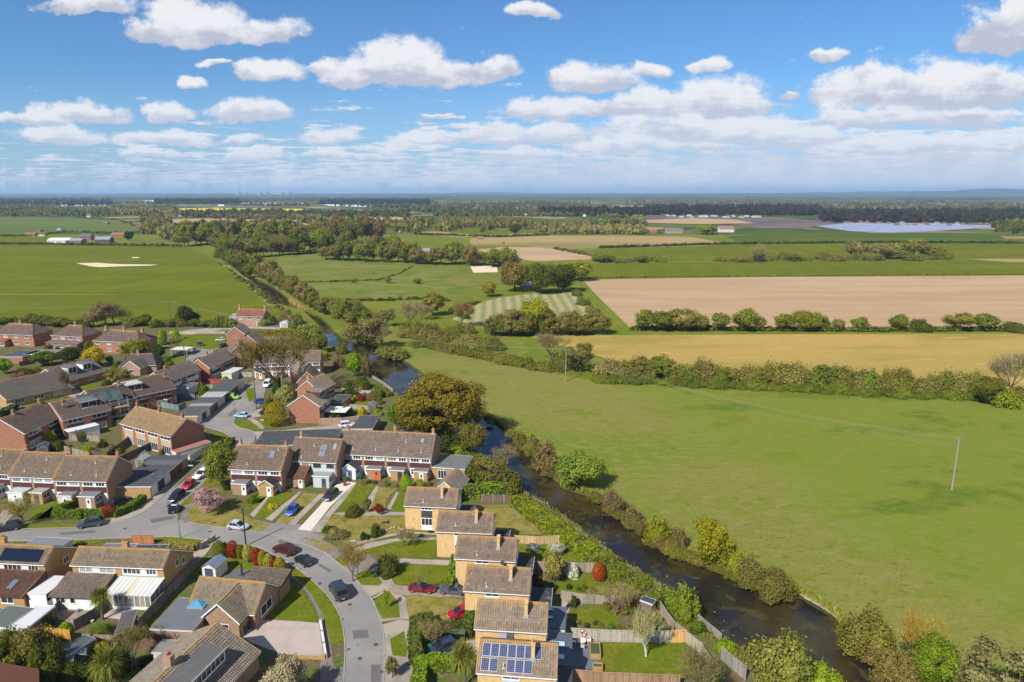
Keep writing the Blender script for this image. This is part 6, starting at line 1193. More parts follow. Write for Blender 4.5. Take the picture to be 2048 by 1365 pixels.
# upper-left village greenery
for (x, yb, yt, w, c, nm, lb_, k) in ((188,735,692,48,YE,'tree','brilliant yellow leaved tree in the middle of the bungalows','broad'), (223,765,752,20,YE,'shrub','small bright yellow bush above the chalet lawn','bush'), (144,728,695,44,DG,'tree','very dark evergreen left of the yellow tree','broad'), (90,732,702,50,GR,'tree','mid green tree left of the dark evergreen','broad'), (10,748,716,34,LIME,'tree','lime green tree at the left edge','broad'), (270,715,678,64,(.15,.16,.035),'tree','olive tree below the long hipped semi','broad'), (372,652,609,34,DG,'pine_tree','tall dark evergreen by the village pole','broad'), (388,650,622,26,(.035,.05,.02),'tree','small dark tree right of the tall evergreen','broad'), (325,690,656,26,LG,'bush','green bush by the grey parked estate','bush'), (352,680,656,20,LIME,'bush','bright bush at the lane corner','bush'), (318,720,690,26,DG,'tree','dark conifer behind the carport','broad'), (336,735,712,24,GR,'bush','rounded green bush left of the path','bush'), (360,700,672,40,(.17,.15,.08),'bare_tree','bare tree beside the parking bays','bare'), (234,745,722,16,GR,'bush','green bush left of the small bungalow','bush'), (240,768,735,60,(.13,.13,.06),'tree','loose olive tree in front of the small bungalow','loose'), (132,796,738,26,(.12,.11,.08),'bare_tree','slim bare tree beside the white off-roader','bare'), (45,760,740,36,(.15,.075,.06),'bush','reddish brown bush in the left garden','bush'), (50,752,735,44,DG,'bush','dark bush cluster in the left garden','bush'),
    (171,905,860,26,(.13,.12,.07),'bare_tree','bare tree in the garden above the left terrace','bare'), (100,885,860,32,(.22,.21,.02),'bush','yellow-green rounded bush beside the brick terrace end','bush'), (115,900,880,34,(.07,.08,.03),'bush','dark bush in front of the terrace end','bush'), (176,908,888,28,(.20,.22,.02),'bush','yellow bush at the fence corner','bush'), (222,842,822,28,(.07,.07,.03),'bush','dark shrub below the scaffolding','bush'), (185,868,850,26,LG,'bush','light green bush under the canopy','bush'), (455,712,700,12,YE,'bush','small yellow bush near the stepped trio','bush'), (203,830,812,10,GR,'x','',None), (450,762,752,20,LIME,'bush','bright bush by the garage row end','bush'), (408,790,765,22,GR,'bush','green bush beside the brick house garden','bush'), (420,785,768,26,WHT,'bush','white flowering bush behind the garages','bush'), (385,780,762,26,DG,'bush','dark clipped bush beside the sun room','bush'), (290,955,922,20,(.08,.12,.04),'palm','small garden palm by the shed','scrub'), (480,680,660,40,GR,'bush','green garden bush before the cottage','bush'), (500,650,636,24,GR,'bush','bush at the cottage front','bush'),
    (570,800,770,44,(.24,.25,.13),'bush','pale flowering bush beside the white van','bush'), (585,790,765,44,(.10,.11,.04),'bush','green bush behind the golden round bush','bush'), (540,818,790,28,(.14,.15,.03),'bush','olive bush left of the golden round bush','bush'), (580,800,788,14,YE,'bush','small yellow bush at the brick row','bush'), (648,714,699,24,(.24,.25,.03),'bush','yellow-green bush at the terrace end','bush'), (620,690,648,60,(.14,.15,.045),'tree','olive green tree on the near canal bank','broad'), (640,705,668,40,(.11,.12,.04),'tree','dull green tree at the bend of the canal','broad'), (592,668,630,36,(.16,.17,.07),'tree','feathery pale tree right of the white shed','loose'), (685,708,684,30,(.12,.12,.05),'bush','brown-green bush on the canal bank','bush'), (680,735,708,30,BR,'bush','bare brown bush left of the lime tree','scrub'),
    (700,792,770,28,(.05,.08,.02),'hedge_bush','dark clipped bush in the canal side garden','bush'), (725,778,752,40,(.08,.10,.03),'bush','dark green rounded bush on the terrace garden','bush'), (758,796,770,20,(.10,.14,.03),'bush','upright green bush on the terrace garden','bush'), (722,802,788,20,(.16,.03,.03),'bush','red bush in the canal side garden','bush'), (711,802,790,10,YE,'bush','tiny yellow bush in the canal side garden','bush'), (725,832,812,18,YE,'bush','golden conifer in the canal side garden','bush'), (755,832,818,22,(.22,.26,.03),'bush','yellow green mound near the dark garage','bush'), (695,830,808,30,(.08,.10,.03),'bush','dark green bush beside the brick wall','bush'), (672,836,815,32,(.07,.09,.03),'bush','large dark bush at the gable end garden','bush'), (775,792,778,22,(.13,.15,.03),'bush','olive bush at the waterside fence','bush'), (742,800,786,26,BR,'bush','brown bush by the waterside path','bush'),
    (983,975,905,100,(.13,.125,.055),'tree','grey-olive tree between the terrace and canal','loose'), (950,965,920,50,(.075,.10,.025),'bush','dark green shrubbery beside the low extension','bush'), (1020,985,940,60,(.12,.12,.04),'bush','olive thicket where the canal narrows','bush'), (1010,930,895,60,GY,'bare_tree','grey bare tree at the canal narrows','bare'), (915,920,888,46,LG,'bush','bright green bush right of the terrace end','bush'), (938,928,905,44,(.10,.14,.03),'bush','green bush behind the worn green roof','bush')):
    if k: T(k, x, yb, yt, w, c, nm, lb_)
# meadow side of the canal
for (x, yb, yt, w, c, nm, lb_, k) in ((1160,975,906,112,(.135,.19,.045),'tree','large bright willow-like bush tree overhanging the far bank','broad'), (1090,935,870,60,(.16,.13,.085),'bush','brown bare thicket upstream of the bright bush tree','scrub'), (1065,900,872,36,(.17,.15,.10),'bush','grey-brown bare bush near the oak bend','scrub'), (1060,888,864,24,LG,'bush','small green bush beside the oak bend','bush'), (1225,1020,975,66,(.16,.13,.09),'bush','grey-brown bramble downstream of the bright bush tree','scrub'), (1265,1045,1012,50,(.15,.12,.08),'bush','second grey-brown bramble on the far bank','scrub'),
    (1315,1082,1038,62,(.17,.19,.025),'bush','yellow-green bush on the far bank, left of the brown one','bush'), (1355,1095,1045,44,(.14,.115,.07),'bush','brown bush between the two yellow-green ones','scrub'), (1420,1132,1034,86,(.19,.19,.022),'tree','tall yellow-green bush tree leaning over the water','broad'), (1455,1142,1098,50,(.14,.16,.03),'bush','olive bush right of the tall yellow-green one','bush'), (1500,1162,1105,80,(.125,.12,.05),'bramble','long low bramble mound on the far bank','scrub'), (1548,1188,1135,80,(.12,.115,.045),'bramble','rounded end of the bramble mound by the shingle','bush'), (1470,1150,1095,34,(.20,.24,.03),'bush','small bright bush within the bramble mound','bush'),
    (765,697,640,54,GY,'willow_tree','pale weeping bare willow by the canal bend','bare'), (735,700,628,100,(.155,.145,.075),'willow_tree','broad khaki willow at the canal bend','loose'), (790,715,690,60,(.12,.125,.05),'bush','grey-green bush on the meadow point','bush'), (770,708,690,40,(.13,.13,.05),'bush','dull bush beside the meadow point','bush'), (705,690,650,50,(.145,.135,.07),'tree','khaki waterside tree left of the broad willow','loose'),
    (866,632,583,48,(.17,.16,.04),'tree','olive oak in the middle meadow','broad'), (920,656,600,60,(.19,.135,.075),'bare_tree','reddish brown bare oak beside the striped plot','bare'), (978,594,561,36,(.22,.19,.03),'tree','golden-green tree left of the farm oaks','broad'), (1030,583,520,78,(.18,.14,.055),'tree','brownish budding oak left of the farm oaks','broad'), (1082,588,522,74,(.075,.095,.025),'oak_tree','big dark green oak by the farm sheds','broad'), (1125,585,524,70,(.06,.085,.02),'oak_tree','darkest oak in the middle of the farm clump','broad'), (1158,562,520,60,(.17,.19,.03),'oak_tree','yellow-green oak at the right of the farm clump','broad'), (818,660,600,50,GY,'bare_tree','tall grey bare tree on the rough bank','bare'), (840,640,605,50,GY,'bare_tree','pale bare tree behind the tall grey one','bare'),
    (1070,668,592,70,(.20,.21,.025),'tree','tall yellow-green tree in the bottom hedge of the striped plot','broad'), (1020,668,612,80,(.155,.12,.08),'tree','brown budding tree left of the yellow-green one','loose'), (1150,672,636,50,(.145,.115,.055),'tree','brown budding tree at the right plot corner','loose'), (1105,722,664,76,(.17,.14,.10),'bare_tree','broken grey bare tree near the wooden pole','bare'), (1160,745,680,84,(.125,.12,.05),'tree','ivy green tree right of the wooden pole','loose'), (1130,735,690,70,(.12,.13,.04),'bush','ivy covered thicket around the wooden pole','scrub'),
    (2010,800,698,92,GY,'bare_tree','large grey bare tree at the right edge of the straw field','bare'), (1975,808,750,70,(.11,.12,.03),'tree','dark green bush tree under the large grey one','broad'), (2010,815,768,50,(.20,.22,.03),'bush','yellow-green bush at the right edge','bush'), (2045,800,770,50,(.13,.13,.04),'bush','olive bush at the right edge','bush'), (1516,525,486,38,(.20,.165,.10),'bare_tree','tall fan-shaped bare tree in the field hedge','bare')):
    T(k, x, yb, yt, w, c, nm, lb_)
# hedge row along the ploughed field: distinct clumps
for i, (x, w, h, c, lb_, k) in enumerate(((1288,44,38,(.14,.16,.035),'leftmost clump, dark round head','broad'), (1325,50,34,(.11,.13,.03),'second clump','broad'), (1362,60,40,(.16,.15,.06),'third clump, tallest and brownish','broad'), (1398,40,28,(.15,.15,.05),'fourth clump','broad'), (1440,38,32,(.13,.15,.04),'fifth clump after the first gap','broad'), (1488,54,38,(.13,.15,.035),'sixth clump, wide and green','broad'), (1520,26,26,(.16,.155,.06),'seventh clump, leaning right','loose'), (1566,44,30,(.14,.16,.03),'eighth clump after the second gap','broad'), (1612,62,36,(.18,.19,.03),'ninth clump, yellow-green domed','broad'), (1650,18,26,(.13,.15,.03),'tenth clump, narrow','broad'), (1676,28,22,(.15,.15,.06),'eleventh clump, thin','loose'), (1719,36,24,(.12,.15,.03),'twelfth clump, standing alone','broad'), (1795,38,28,(.13,.14,.03),'thirteenth clump, square topped','broad'), (1840,46,20,(.07,.09,.025),'fourteenth clump, low and dark','bush'), (1918,66,34,(.16,.15,.05),'fifteenth clump, broad and loose','loose'), (1970,46,30,(.14,.16,.04),'sixteenth clump','broad'), (2030,60,14,(.09,.10,.03),'last low dark clump at the right edge','bush'))):
    T(k, x, 662, 662 - h * 1.18, w * 1.15, c, 'hedgerow_tree', 'hedgerow tree under the ploughed field, ' + lb_, group='hedgerow trees along the ploughed field')
ONE = 'first second third fourth fifth sixth seventh eighth ninth tenth eleventh twelfth thirteenth fourteenth fifteenth sixteenth seventeenth eighteenth nineteenth twentieth'.split()
def ordinal(i):
    if i < 20: return ONE[i]
    t, u = divmod(i + 1, 10); tens = ['', '', 'twenty', 'thirty', 'forty', 'fifty']
    return tens[t] + '-' + ONE[u - 1] if u else tens[t][:-1] + 'ieth'
def row(p0, p1, n, hpx, wpx, cols, name, label, group, kinds=('broad','loose','bush'), jx=6, jy=2, hj=.35):
    steep = abs(p1[1] - p0[1]) > abs(p1[0] - p0[0]) * .45
    for i in range(n):
        t = (i + rnd.uniform(.2, .8)) / n; x = p0[0] + (p1[0] - p0[0]) * t + rnd.uniform(-jx, jx); y = p0[1] + (p1[1] - p0[1]) * t + rnd.uniform(-jy, jy); f = rnd.uniform(1 - hj, 1 + hj)
        T(rnd.choice(kinds), x, y, y - hpx * f, wpx * rnd.uniform(.75, 1.3), rnd.choice(cols), name, '%s, %s from the %s' % (label, ordinal(i), 'far end' if steep else 'left'), group=group)
MX = [OL, (.13,.15,.04), (.15,.14,.06), (.18,.16,.085), (.11,.14,.035), (.15,.14,.055)]
MD = [(.12,.135,.035), (.145,.13,.06), (.095,.12,.03), (.165,.145,.07), (.14,.16,.035)]
row((1200,752),(1960,790),50,40,50,MX,'hedge_thicket','thicket of the overgrown hedge below the straw field','thickets of the overgrown hedge',('scrub','bush','loose','scrub')); row((1190,762),(1950,800),40,15,40,[(.10,.125,.03),(.12,.15,.03)],'bramble','low bramble at the foot of the overgrown hedge','brambles at the hedge foot',('bush','scrub'),jy=1)
row((830,690),(1120,745),24,16,42,[(.12,.135,.035),(.11,.12,.04),(.145,.14,.06)],'bramble','bramble mound on the top edge of the meadow','brambles along the meadow edge',('bush','scrub')); row((800,672),(1000,700),14,22,44,MX,'bramble','rough bramble left of the wooden pole','rough bank brambles',('scrub','bush'))
row((985,672),(1205,668),16,42,42,MX,'tree','budding tree below the striped plot','budding trees below the striped plot',('loose','broad')); row((800,664),(980,668),8,20,36,MX,'bush','scrub bush at the left of the striped plot','scrub left of the plot',('scrub','bush'))
row((662,628),(745,672),8,40,40,MD,'waterside_tree','waterside tree on the far bank','waterside trees, far bank'); row((668,630),(775,655),9,34,40,[(.16,.15,.08),(.14,.13,.06)],'waterside_tree','khaki tree on the rough canal ground','trees on the rough ground',('loose','bare','loose'))
row((504,545),(646,632),22,38,34,MD,'waterside_tree','dark waterside tree of the upstream canal','upstream canal trees',('broad','loose','broad')); row((465,550),(590,640),16,8,15,[(.12,.14,.04),(.15,.13,.07)],'bush','low bush on the upstream village bank','bushes on the upstream bank',('bush','scrub'),jx=2); row((1150,588),(1205,650),7,14,26,MD,'bush','clipped bush along the ploughed field corner','bushes by the field corner',('bush',),jx=3)
row((0,648),(180,655),10,16,40,[(.08,.10,.03),(.12,.13,.03)],'bush','hedge bush behind the hipped semis','hedge behind the semis',('bush','broad')); row((175,655),(262,648),4,40,54,[(.16,.13,.09),(.14,.12,.08)],'bare_tree','brown bare tree between the semis and green field','brown bare trees behind the semis',('loose','bare')); row((255,652),(470,655),12,18,32,[(.085,.11,.03),(.13,.14,.05),(.10,.12,.03)],'bush','hedge bush along the field lane','hedge bushes along the lane',('bush','broad')); row((525,650),(600,648),5,20,30,MD,'bush','bush between cottage and canal','bushes beside the cottage',('bush','broad'))
row((820,598),(895,600),3,8,16,[GR],'bush','x','x') if 0 else None
row((700,566),(840,568),3,14,20,MX,'tree','lone small tree in the paddock','lone paddock trees',('broad','loose')); row((1185,524),(1330,524),9,12,26,MD,'bush','hedge bush left of the fan-shaped tree','bushes in the long field hedge',('bush','broad')); row((1430,523),(1900,519),22,14,34,MD,'bush','hedge bush in the long field hedge','bushes in the long field hedge',('bush','broad','scrub')); row((1700,519),(1880,517),5,30,50,[(.20,.17,.11),(.18,.17,.05)],'tree','pale budding tree in the long field hedge','pale trees in the long field hedge',('loose','broad'))
SC = [(.13,.13,.045),(.15,.14,.05),(.12,.14,.035),(.15,.12,.07)]
for p0, p1, n_, hp, wp, lb_ in (((1178,992),(1292,1072),8,20,34,'upper'), ((1300,1085),(1440,1142),9,22,36,'middle'), ((1440,1142),(1575,1196),9,26,40,'lower'), ((1690,1268),(1830,1385),8,34,52,'bottom'), ((1018,868),(1110,958),7,22,32,'top'), ((835,748),(985,846),9,8,18,'bend')):
    row(p0, p1, n_, hp, wp, SC, 'scrub', 'loose waterside scrub of the %s meadow bank' % lb_, 'waterside scrub of the %s bank' % lb_, ('scrub', 'scrub', 'bush'), jx=3, jy=2)
GS = [GR, OL, DG, (.10,.10,.04), BR]
for p0, p1, n_, hp, wp, lb_ in (((20,755),(230,722),12,12,22,'between the bungalow and sheds'), ((200,795),(232,740),5,13,20,'beside the yellow tree'), ((245,775),(285,758),5,12,20,'by the small bungalow'), ((100,705),(180,700),6,14,24,'before the hipped semis'), ((300,700),(340,745),5,12,22,'beside the carport'), ((140,870),(240,905),8,11,20,'in the long back gardens'),
    ((330,905),(300,935),3,10,16,'behind the grey sheds'), ((600,690),(650,720),6,14,22,'behind the canal side homes'), ((690,770),(770,810),9,11,18,'of the canal side gardens'), ((650,842),(745,848),5,9,16,'along the brick wall'), ((180,960) if 0 else (262,952),(290,948),3,9,14,'by the lawn corner'), ((1045,1140),(1105,1190),5,14,22,'of the middle garden'), ((1140,1172),(1210,1200),6,9,16,'around the small lawn'), ((1150,1248),(1270,1262),8,8,14,'below the lower lawn'), ((1210,1215),(1330,1250),8,14,22,'by the summer house garden'),
    ((820,1072),(905,1066),5,5,9,'at the first house foot'), ((505,990),(600,975),6,6,10,'at the terrace foot'), ((690,965),(860,975),9,8,12,'under the terrace windows'), ((150,1330),(240,1280),7,16,28,'of the shaded gardens'), ((0,1290),(110,1300),6,22,36,'at the bottom left'), ((430,1318) if 0 else (235,1262),(320,1268),4,9,16,'below the patios')):
    row(p0, p1, n_, hp, wp, GS, 'garden_shrub', 'garden shrub ' + lb_, 'garden shrubs ' + lb_, ('bush', 'scrub', 'bush', 'broad'), jx=7, jy=5)
# wooded belt behind the canal
row((440,520),(640,505),18,40,38,MD,'tree','woodland tree along the upstream canal belt','trees of the canal belt',('broad','loose','broad','bare')); row((438,512),(508,556),6,36,34,MD,'tree','tree at the canal corner of the big green field','trees at the field corner'); row((650,520),(1040,535),26,36,40,MD + [(.17,.14,.09)],'tree','tree in the belt across the paddocks','trees of the paddock belt',('broad','loose','broad')); row((360,492),(760,482),34,42,40,MD + [(.15,.12,.085)],'tree','tree in the wood beyond the green field','trees of the wood beyond the green field',('broad','loose','broad')); row((430,503),(800,505),22,34,40,MD,'tree','tree in the front of the paddock wood','trees of the front paddock wood',('broad','loose'))
for (x, yb, yt, w, c, nm, lb_, k) in ((402,490,440,34,(.035,.05,.02),'pine_tree','black-green pine standing above the canal wood','broad'), (470,500,445,26,(.04,.055,.022),'pine_tree','second black-green pine in the canal wood','broad'), (705,500,452,22,(.035,.05,.02),'pine_tree','dark pine above the paddock trees','broad'), (488,502,476,30,LIME,'tree','fresh green round tree in the canal wood','broad'), (988,532,497,38,(.15,.20,.03),'tree','fresh green tree right of the riding arena','broad'), (575,572,556,14,LIME,'tree','small fresh green tree by the upstream canal','broad'), (905,530,488,30,(.17,.20,.06),'poplar_tree','pale upright poplar in the paddock belt','loose'), (940,534,486,34,(.20,.15,.09),'tree','pinkish brown tree in the paddock belt','loose'), (258,482,462,22,(.03,.045,.02),'tree','dark round tree by the farm at the left','broad'), (205,484,471,28,(.10,.11,.04),'tree','olive tree among the farm roofs','broad'), (1415,470,449,44,(.17,.22,.03),'tree','bright green tree beside the white farmhouse','broad'), (1275,450,430,34,(.22,.21,.12),'tree','pale budding tree at the purple field corner','broad'), (1030,470,448,26,(.06,.06,.03),'tree','dark tree standing on the straw field edge','broad'), (1372,498,490,6,GR,'tree','x','bush'), (1008,492,484,14,BR,'bare_tree','small bare tree in the straw field','bare')):
    if lb_ != 'x': T(k, x, yb, yt, w, c, nm, lb_)
print('trees', len(TREES))

# palms
def palm(x, yb, yt, w, label, lean=.0):
    g = G(x, yb); h = hgt(g, yt); r = w / 2 / (FPX / depth(g)); e = empty('palm_tree', g, rnd.random(), label, 'palm'); mb = MB(); mb.tube((0,0,0), (lean, 0, h*.62), .2, .15, 7); mb.build('trunk', M_['bark'], e, (.13,.10,.07))
    rs = np.random.RandomState(int(x)); Vt = []; T_ = []
    for hd in range(3):
        c = np.array([rs.uniform(-.3,.3)*r + lean, rs.uniform(-.3,.3)*r, h * rs.uniform(.62,.74)])
        for i in range(260):
            d = unit(rs.normal(size=3) + [0,0,.35]); l = r * rs.uniform(.6, .95); m = c + d * l * .6; q = c + d * l + [0,0,-l*.28*(1 - d[2])]; a = unit(np.cross(d, [0,0,1.01])) * .035
            for p0, p1, w0, w1 in ((c, m, 1, 1.1), (m, q, 1.1, .2)): Vt += [p0 - a*w0, p0 + a*w0, p1 + a*w1, p1 - a*w1]; T_.append(np.clip(rs.normal(.5,.22),0,1))
    inst('fronds', quads_mesh('fronds', np.array(Vt), T_, M_['leaf']), e, color=(.14,.155,.05))
palm(206, 1240, 1168, 46, 'cordyline palm in front of the white conservatory'); palm(930, 1372, 1285, 66, 'big cordyline palm beside the solar panelled house'); palm(222, 1375, 1300, 76, 'bushy cordyline palm in the shaded bottom garden')

# ------------------------------------------------------------------ clipped and rough hedges
def hedge(px, h, w, col, label, lv=.14, dens=1.0, rough=.06, name='hedge', z=0, cat='hedge', close=False):
    ln = wpts(px); rs = np.random.RandomState(len(px) * 7 + int(px[0][0])); Ps = []; Ns = []; core = MB()
    e = empty(name, (ln[0][0], ln[0][1], z), 0, label, cat); ox, oy = ln[0]
    for a, b in zip(ln, ln[1:]):
        a = Vector(a); b = Vector(b); d = b - a; L = d.length; d.normalize(); n = Vector((-d.y, d.x)); a = a - d * w * .3; L += w * .6
        ar = L * (2 * h + w) + 2 * w * h; m = int(ar * dens / (lv * lv) * .75); u = rs.uniform(0, 1, m) * ar; s = rs.uniform(0, L, m); v = rs.uniform(0, 1, m)
        side = u < L*h; side2 = (u >= L*h) & (u < 2*L*h); top = (u >= 2*L*h) & (u < L*(2*h+w)); e1 = u >= L*(2*h+w)
        t = np.where(side, -w/2, np.where(side2, w/2, (v - .5) * w)); zz = np.where(side | side2, v * h, np.where(top, h, rs.uniform(0, 1, m) * h)); s = np.where(e1, np.where(rs.uniform(0,1,m) < .5, 0, L), s)
        nx = np.where(side, -1., np.where(side2, 1., 0.)); nz = np.where(top, 1., 0.); ns_ = np.where(e1, np.where(s > 0, 1., -1.), 0.)
        wob = rough * (np.sin(s * 2.1) + np.sin(s * .9 + 2) + rs.normal(0, .8, m)); t = t + nx * wob; zz = np.maximum(zz + nz * wob, .03)
        P = np.stack([a.x + d.x * s + n.x * t - ox, a.y + d.y * s + n.y * t - oy, zz], 1); Nn = np.stack([d.x * ns_ + n.x * nx, d.y * ns_ + n.y * nx, nz], 1); Ps.append(P); Ns.append(unit(Nn + rs.normal(0, .4, Nn.shape)))
        q = [a + n * (-w/2 + .12), a + d * L + n * (-w/2 + .12), a + d * L + n * (w/2 - .12), a + n * (w/2 - .12)]; core.prism([(p.x - ox, p.y - oy) for p in q], 0, h - .12)
    P = np.vstack(Ps); Nn = np.vstack(Ns); core.build('branches', M_['bark'], e, (.03,.03,.015))
    inst('foliage', quads_mesh('hedge', card_quads(P, Nn, lv, rs), np.clip(.5 + rs.normal(0, .2, len(P)), 0, 1), M_['leaf']), e, color=col); return e
HG = (.09,.15,.02)
hedge([(118,1035),(122,1026),(150,1012)], 1.5, 1.4, HG, 'clipped green hedge wrapping round the brick porch garden'); hedge([(118,1037),(162,1036)], 1.5, 1.3, HG, 'clipped green hedge along the road, left of the gateway'); hedge([(172,1034),(210,1034)], 1.3, 1.2, HG, 'short clipped green hedge right of the gateway')
hedge([(232,1034),(262,1022),(286,1004)], 1.4, 1.3, (.08,.14,.02), 'long clipped hedge curving to the road junction'); hedge([(0,833),(15,828),(30,820)], 1.6, 2.0, (.05,.085,.02), 'dark hedge below the white parked car', .2)
hedge([(832,1326),(830,1295),(833,1262)], 2.2, 1.6, (.085,.11,.03), 'tall dark clipped hedge beside the pavement'); hedge([(838,1252),(862,1247)], 1.5, 1.2, (.06,.08,.02), 'dark hedge end below the lawn'); hedge([(932,1272),(944,1240)], 1.6, 1.6, (.07,.10,.025), 'dark hedge against the fourth house wall'); hedge([(880,1268),(930,1262)], 1.4, 1.2, (.055,.075,.02), 'shaded hedge behind the bin shelter')
hedge([(838,1385),(842,1345),(868,1340),(900,1338)], 1.8, 1.8, (.12,.19,.02), 'bright green hedge at the bottom edge'); hedge([(928,996),(1010,992)], 2.6, 2.4, (.13,.20,.02), 'bright green laurel hedge behind the first garden', .2, rough=.14); hedge([(508,671),(590,670)], 2.0, 1.6, (.17,.16,.02), 'golden hedge below the cottage', .25)
hedge([(1038,1012),(1071,1039),(1109,1065),(1144,1092),(1176,1115),(1208,1137)], 1.7, 3.0, (.145,.18,.022), 'yellow-green hedge along the canal gardens', .15, dens=1.4, rough=.12); hedge([(1210,1140),(1245,1168),(1284,1193),(1314,1214)], 2.1, 3.0, (.11,.135,.028), 'olive hedge along the lower canal gardens', .15, dens=1.4, rough=.12)
hedge([(885,1065),(870,1068)], .8, .8, (.1,.13,.03), 'low planting at the house foot') if 0 else None
hedge([(905,1150),(908,1128)], 1.6, .9, (.12,.18,.03), 'narrow green bush hedge at the third house wall'); hedge([(898,1176),(910,1160)], 1.5, 1.5, (.12,.18,.03), 'green bush hedge beside the dark wheeled bin'); hedge([(338,1098),(388,1102)], 1.1, 1.2, (.24,.20,.09), 'dry straw-coloured hedge beside the two wheeled bins'); hedge([(462,886),(456,898),(446,903)], 1.2, 1.6, (.06,.09,.025), 'dark hedge round the garden by the bend'); hedge([(100,795),(135,788)], 1.2, 1.4, (.06,.10,.025), 'dark hedge beside the chalet lawn',.2)
hedge([(600,668),(540,672)], .1, .1, HG, 'x') if 0 else None
# reeds and rough grass along the water
def tufts(name, line, n, spread, hh, col, label, side):
    rs = np.random.RandomState(n); ln = np.array(line); i = rs.randint(0, len(ln) - 1, n); f = rs.uniform(0, 1, (n, 1)); p = ln[i] * (1 - f) + ln[i+1] * f; d = unit(ln[i+1] - ln[i]); nn = np.stack([-d[:, 1], d[:, 0]], 1); p = p + nn * rs.uniform(-.5, spread, (n, 1)) * side
    a = rs.uniform(0, 2*pi, n); dx = np.stack([np.cos(a), np.sin(a), np.zeros(n)], 1) * rs.uniform(.05, .16, (n, 1)); h = hh * rs.uniform(.4, 1.2, n); b = np.column_stack([p, np.full(n, -.25)]); t = np.column_stack([p + rs.normal(0, .12, (n, 2)), h]); V_ = np.stack([b - dx, b + dx, t + dx * .5, t - dx * .5], 1).reshape(-1, 3)
    o = inst(name, quads_mesh(name, V_, np.clip(rs.normal(.5, .25, n), 0, 1), M_['leaf']), color=col); setp(o, label, None, None, 'stuff'); return o
tufts('reeds', rb[-75:], 9000, 1.2, .55, (.19,.20,.06), 'rough grass and reeds along the meadow bank', 1); rs_ = np.random.RandomState(8); n_ = 16000; q_ = np.array([G(x, y) for x, y in zip(rs_.uniform(820, 2048, n_), 705 + 640 * rs_.uniform(0, 1, n_) ** .75)])
def left_of_bank(p):
    i = int(np.argmin(((RB_ - p) ** 2).sum(1))); i = min(max(i, 1), len(RB_) - 2); d = RB_[i+1] - RB_[i-1]; return d[0] * (p[1] - RB_[i][1]) - d[1] * (p[0] - RB_[i][0]) > 1.0
RB_ = np.array(rb); cl_ = np.sin(q_[:, 0] * .21 + 2 * np.sin(q_[:, 1] * .09)) + np.sin(q_[:, 1] * .13) + rs_.normal(0, .8, n_) > 1.9; q_ = q_[cl_ & np.array([left_of_bank(p) for p in q_])]; n_ = len(q_)
P_ = np.column_stack([q_, np.full(n_, .05)]); P_ = np.repeat(P_, 3, 0) + rs_.normal(0, 1, (n_*3, 3)) * [.35, .35, .01]; N_ = unit(rs_.normal(size=P_.shape) * .6 + [0, 0, .6])
setp(inst('grass_tufts', quads_mesh('grass_tufts', card_quads(P_, N_, .11, rs_), np.clip(rs_.normal(.5, .3, n_*3), 0, 1), M_['leaf']), color=(.12,.145,.025)), 'rough grass tufts dotted over the near meadow', None, None, 'stuff')
tufts('bank_grass', lb[:75], 7000, 1.4, .5, (.16,.16,.06), 'rough grass along the village bank', 1); tufts('reeds', rb[13:19], 900, 2.4, 1.5, (.34,.27,.16), 'pale dry reeds on the upstream bend', -1)

mb = MB(); rl = random.Random(4)
for (x0, x1, y0, y1, n_) in ((1236,1282,1018,1042,70), (1330,1500,1150,1300,14), (1130,1250,1010,1090,14)):
    for i in range(n_): g = G(rl.uniform(x0, x1), rl.uniform(y0, y1), ZW); r_ = rl.uniform(.07, .16); mb.face([(g[0]+r_*cos(k*.9), g[1]+r_*sin(k*.9), ZW+.012) for k in range(7)], t=rl.random())
setp(mb.build('lily_pads', M_['leaf'], None, (.17,.24,.06), tint=True), 'pale green lily pads floating on the canal', None, None, 'stuff')
# ------------------------------------------------------------------ fences and walls
def fence_mesh(h, nb, cap):
    def mk():
        mb = MB(); r = random.Random(nb)
        for i in range(nb): t = r.random(); y = .0 if i % 2 else .022; mb.box(i/nb + .0005, (i+1)/nb + .004, y, y + .018, .02, h + r.uniform(-.01,.01), 0, t)
        mb.box(0, 1, -.03, 0, h*.2, h*.2 + .08, 0, .5); mb.box(0, 1, -.03, 0, h*.78, h*.78 + .08, 0, .5)
        if cap: mb.box(0, 1, -.04, .06, h + .01, h + .05, 0, .7)
        return mb.mesh('panel', M_['wood'], tint=True)
    return cached(('f', h, nb, cap), mk)
def fence(px, h, col, label, pw=1.83, postc=None, name='garden_fence', nb=14, cap=True, cat='fence', gap=0):
    ln = wpts(px); e = empty(name, ln[0], 0, label, cat); o = Vector(ln[0]); me = fence_mesh(h, nb, cap)
    pm = cached(('post', h), lambda: (lambda m: (m.box(-.05,.05,-.05,.05,0,h+.1), m.mesh('post', M_['wood'], tint=True))[1])(MB()))
    for a, b in zip(ln, ln[1:]):
        a = Vector(a); b = Vector(b); d = b - a; L = d.length; k = max(1, round(L / pw)); r = atan2(d.y, d.x)
        for i in range(k):
            p = a.lerp(b, i / k) - o; f_ = rnd.uniform(.85, 1.15); c = [x * f_ for x in col]
            if rnd.random() < gap: continue
            inst('panel', me, e, (p.x, p.y, rnd.uniform(-.25, .03) if gap else rnd.uniform(0, .03)), r + (rnd.uniform(-.12, .12) if gap else 0), c, (L / k, 1, 1)); inst('post', pm, e, (p.x, p.y, 0), r, postc or [x * 1.1 for x in col])
        p = b - o; inst('post', pm, e, (p.x, p.y, 0), r, postc or [x * 1.1 for x in col])
    return e
GW = (.30,.25,.18); OW = (.46,.26,.10); BW = (.13,.095,.07)
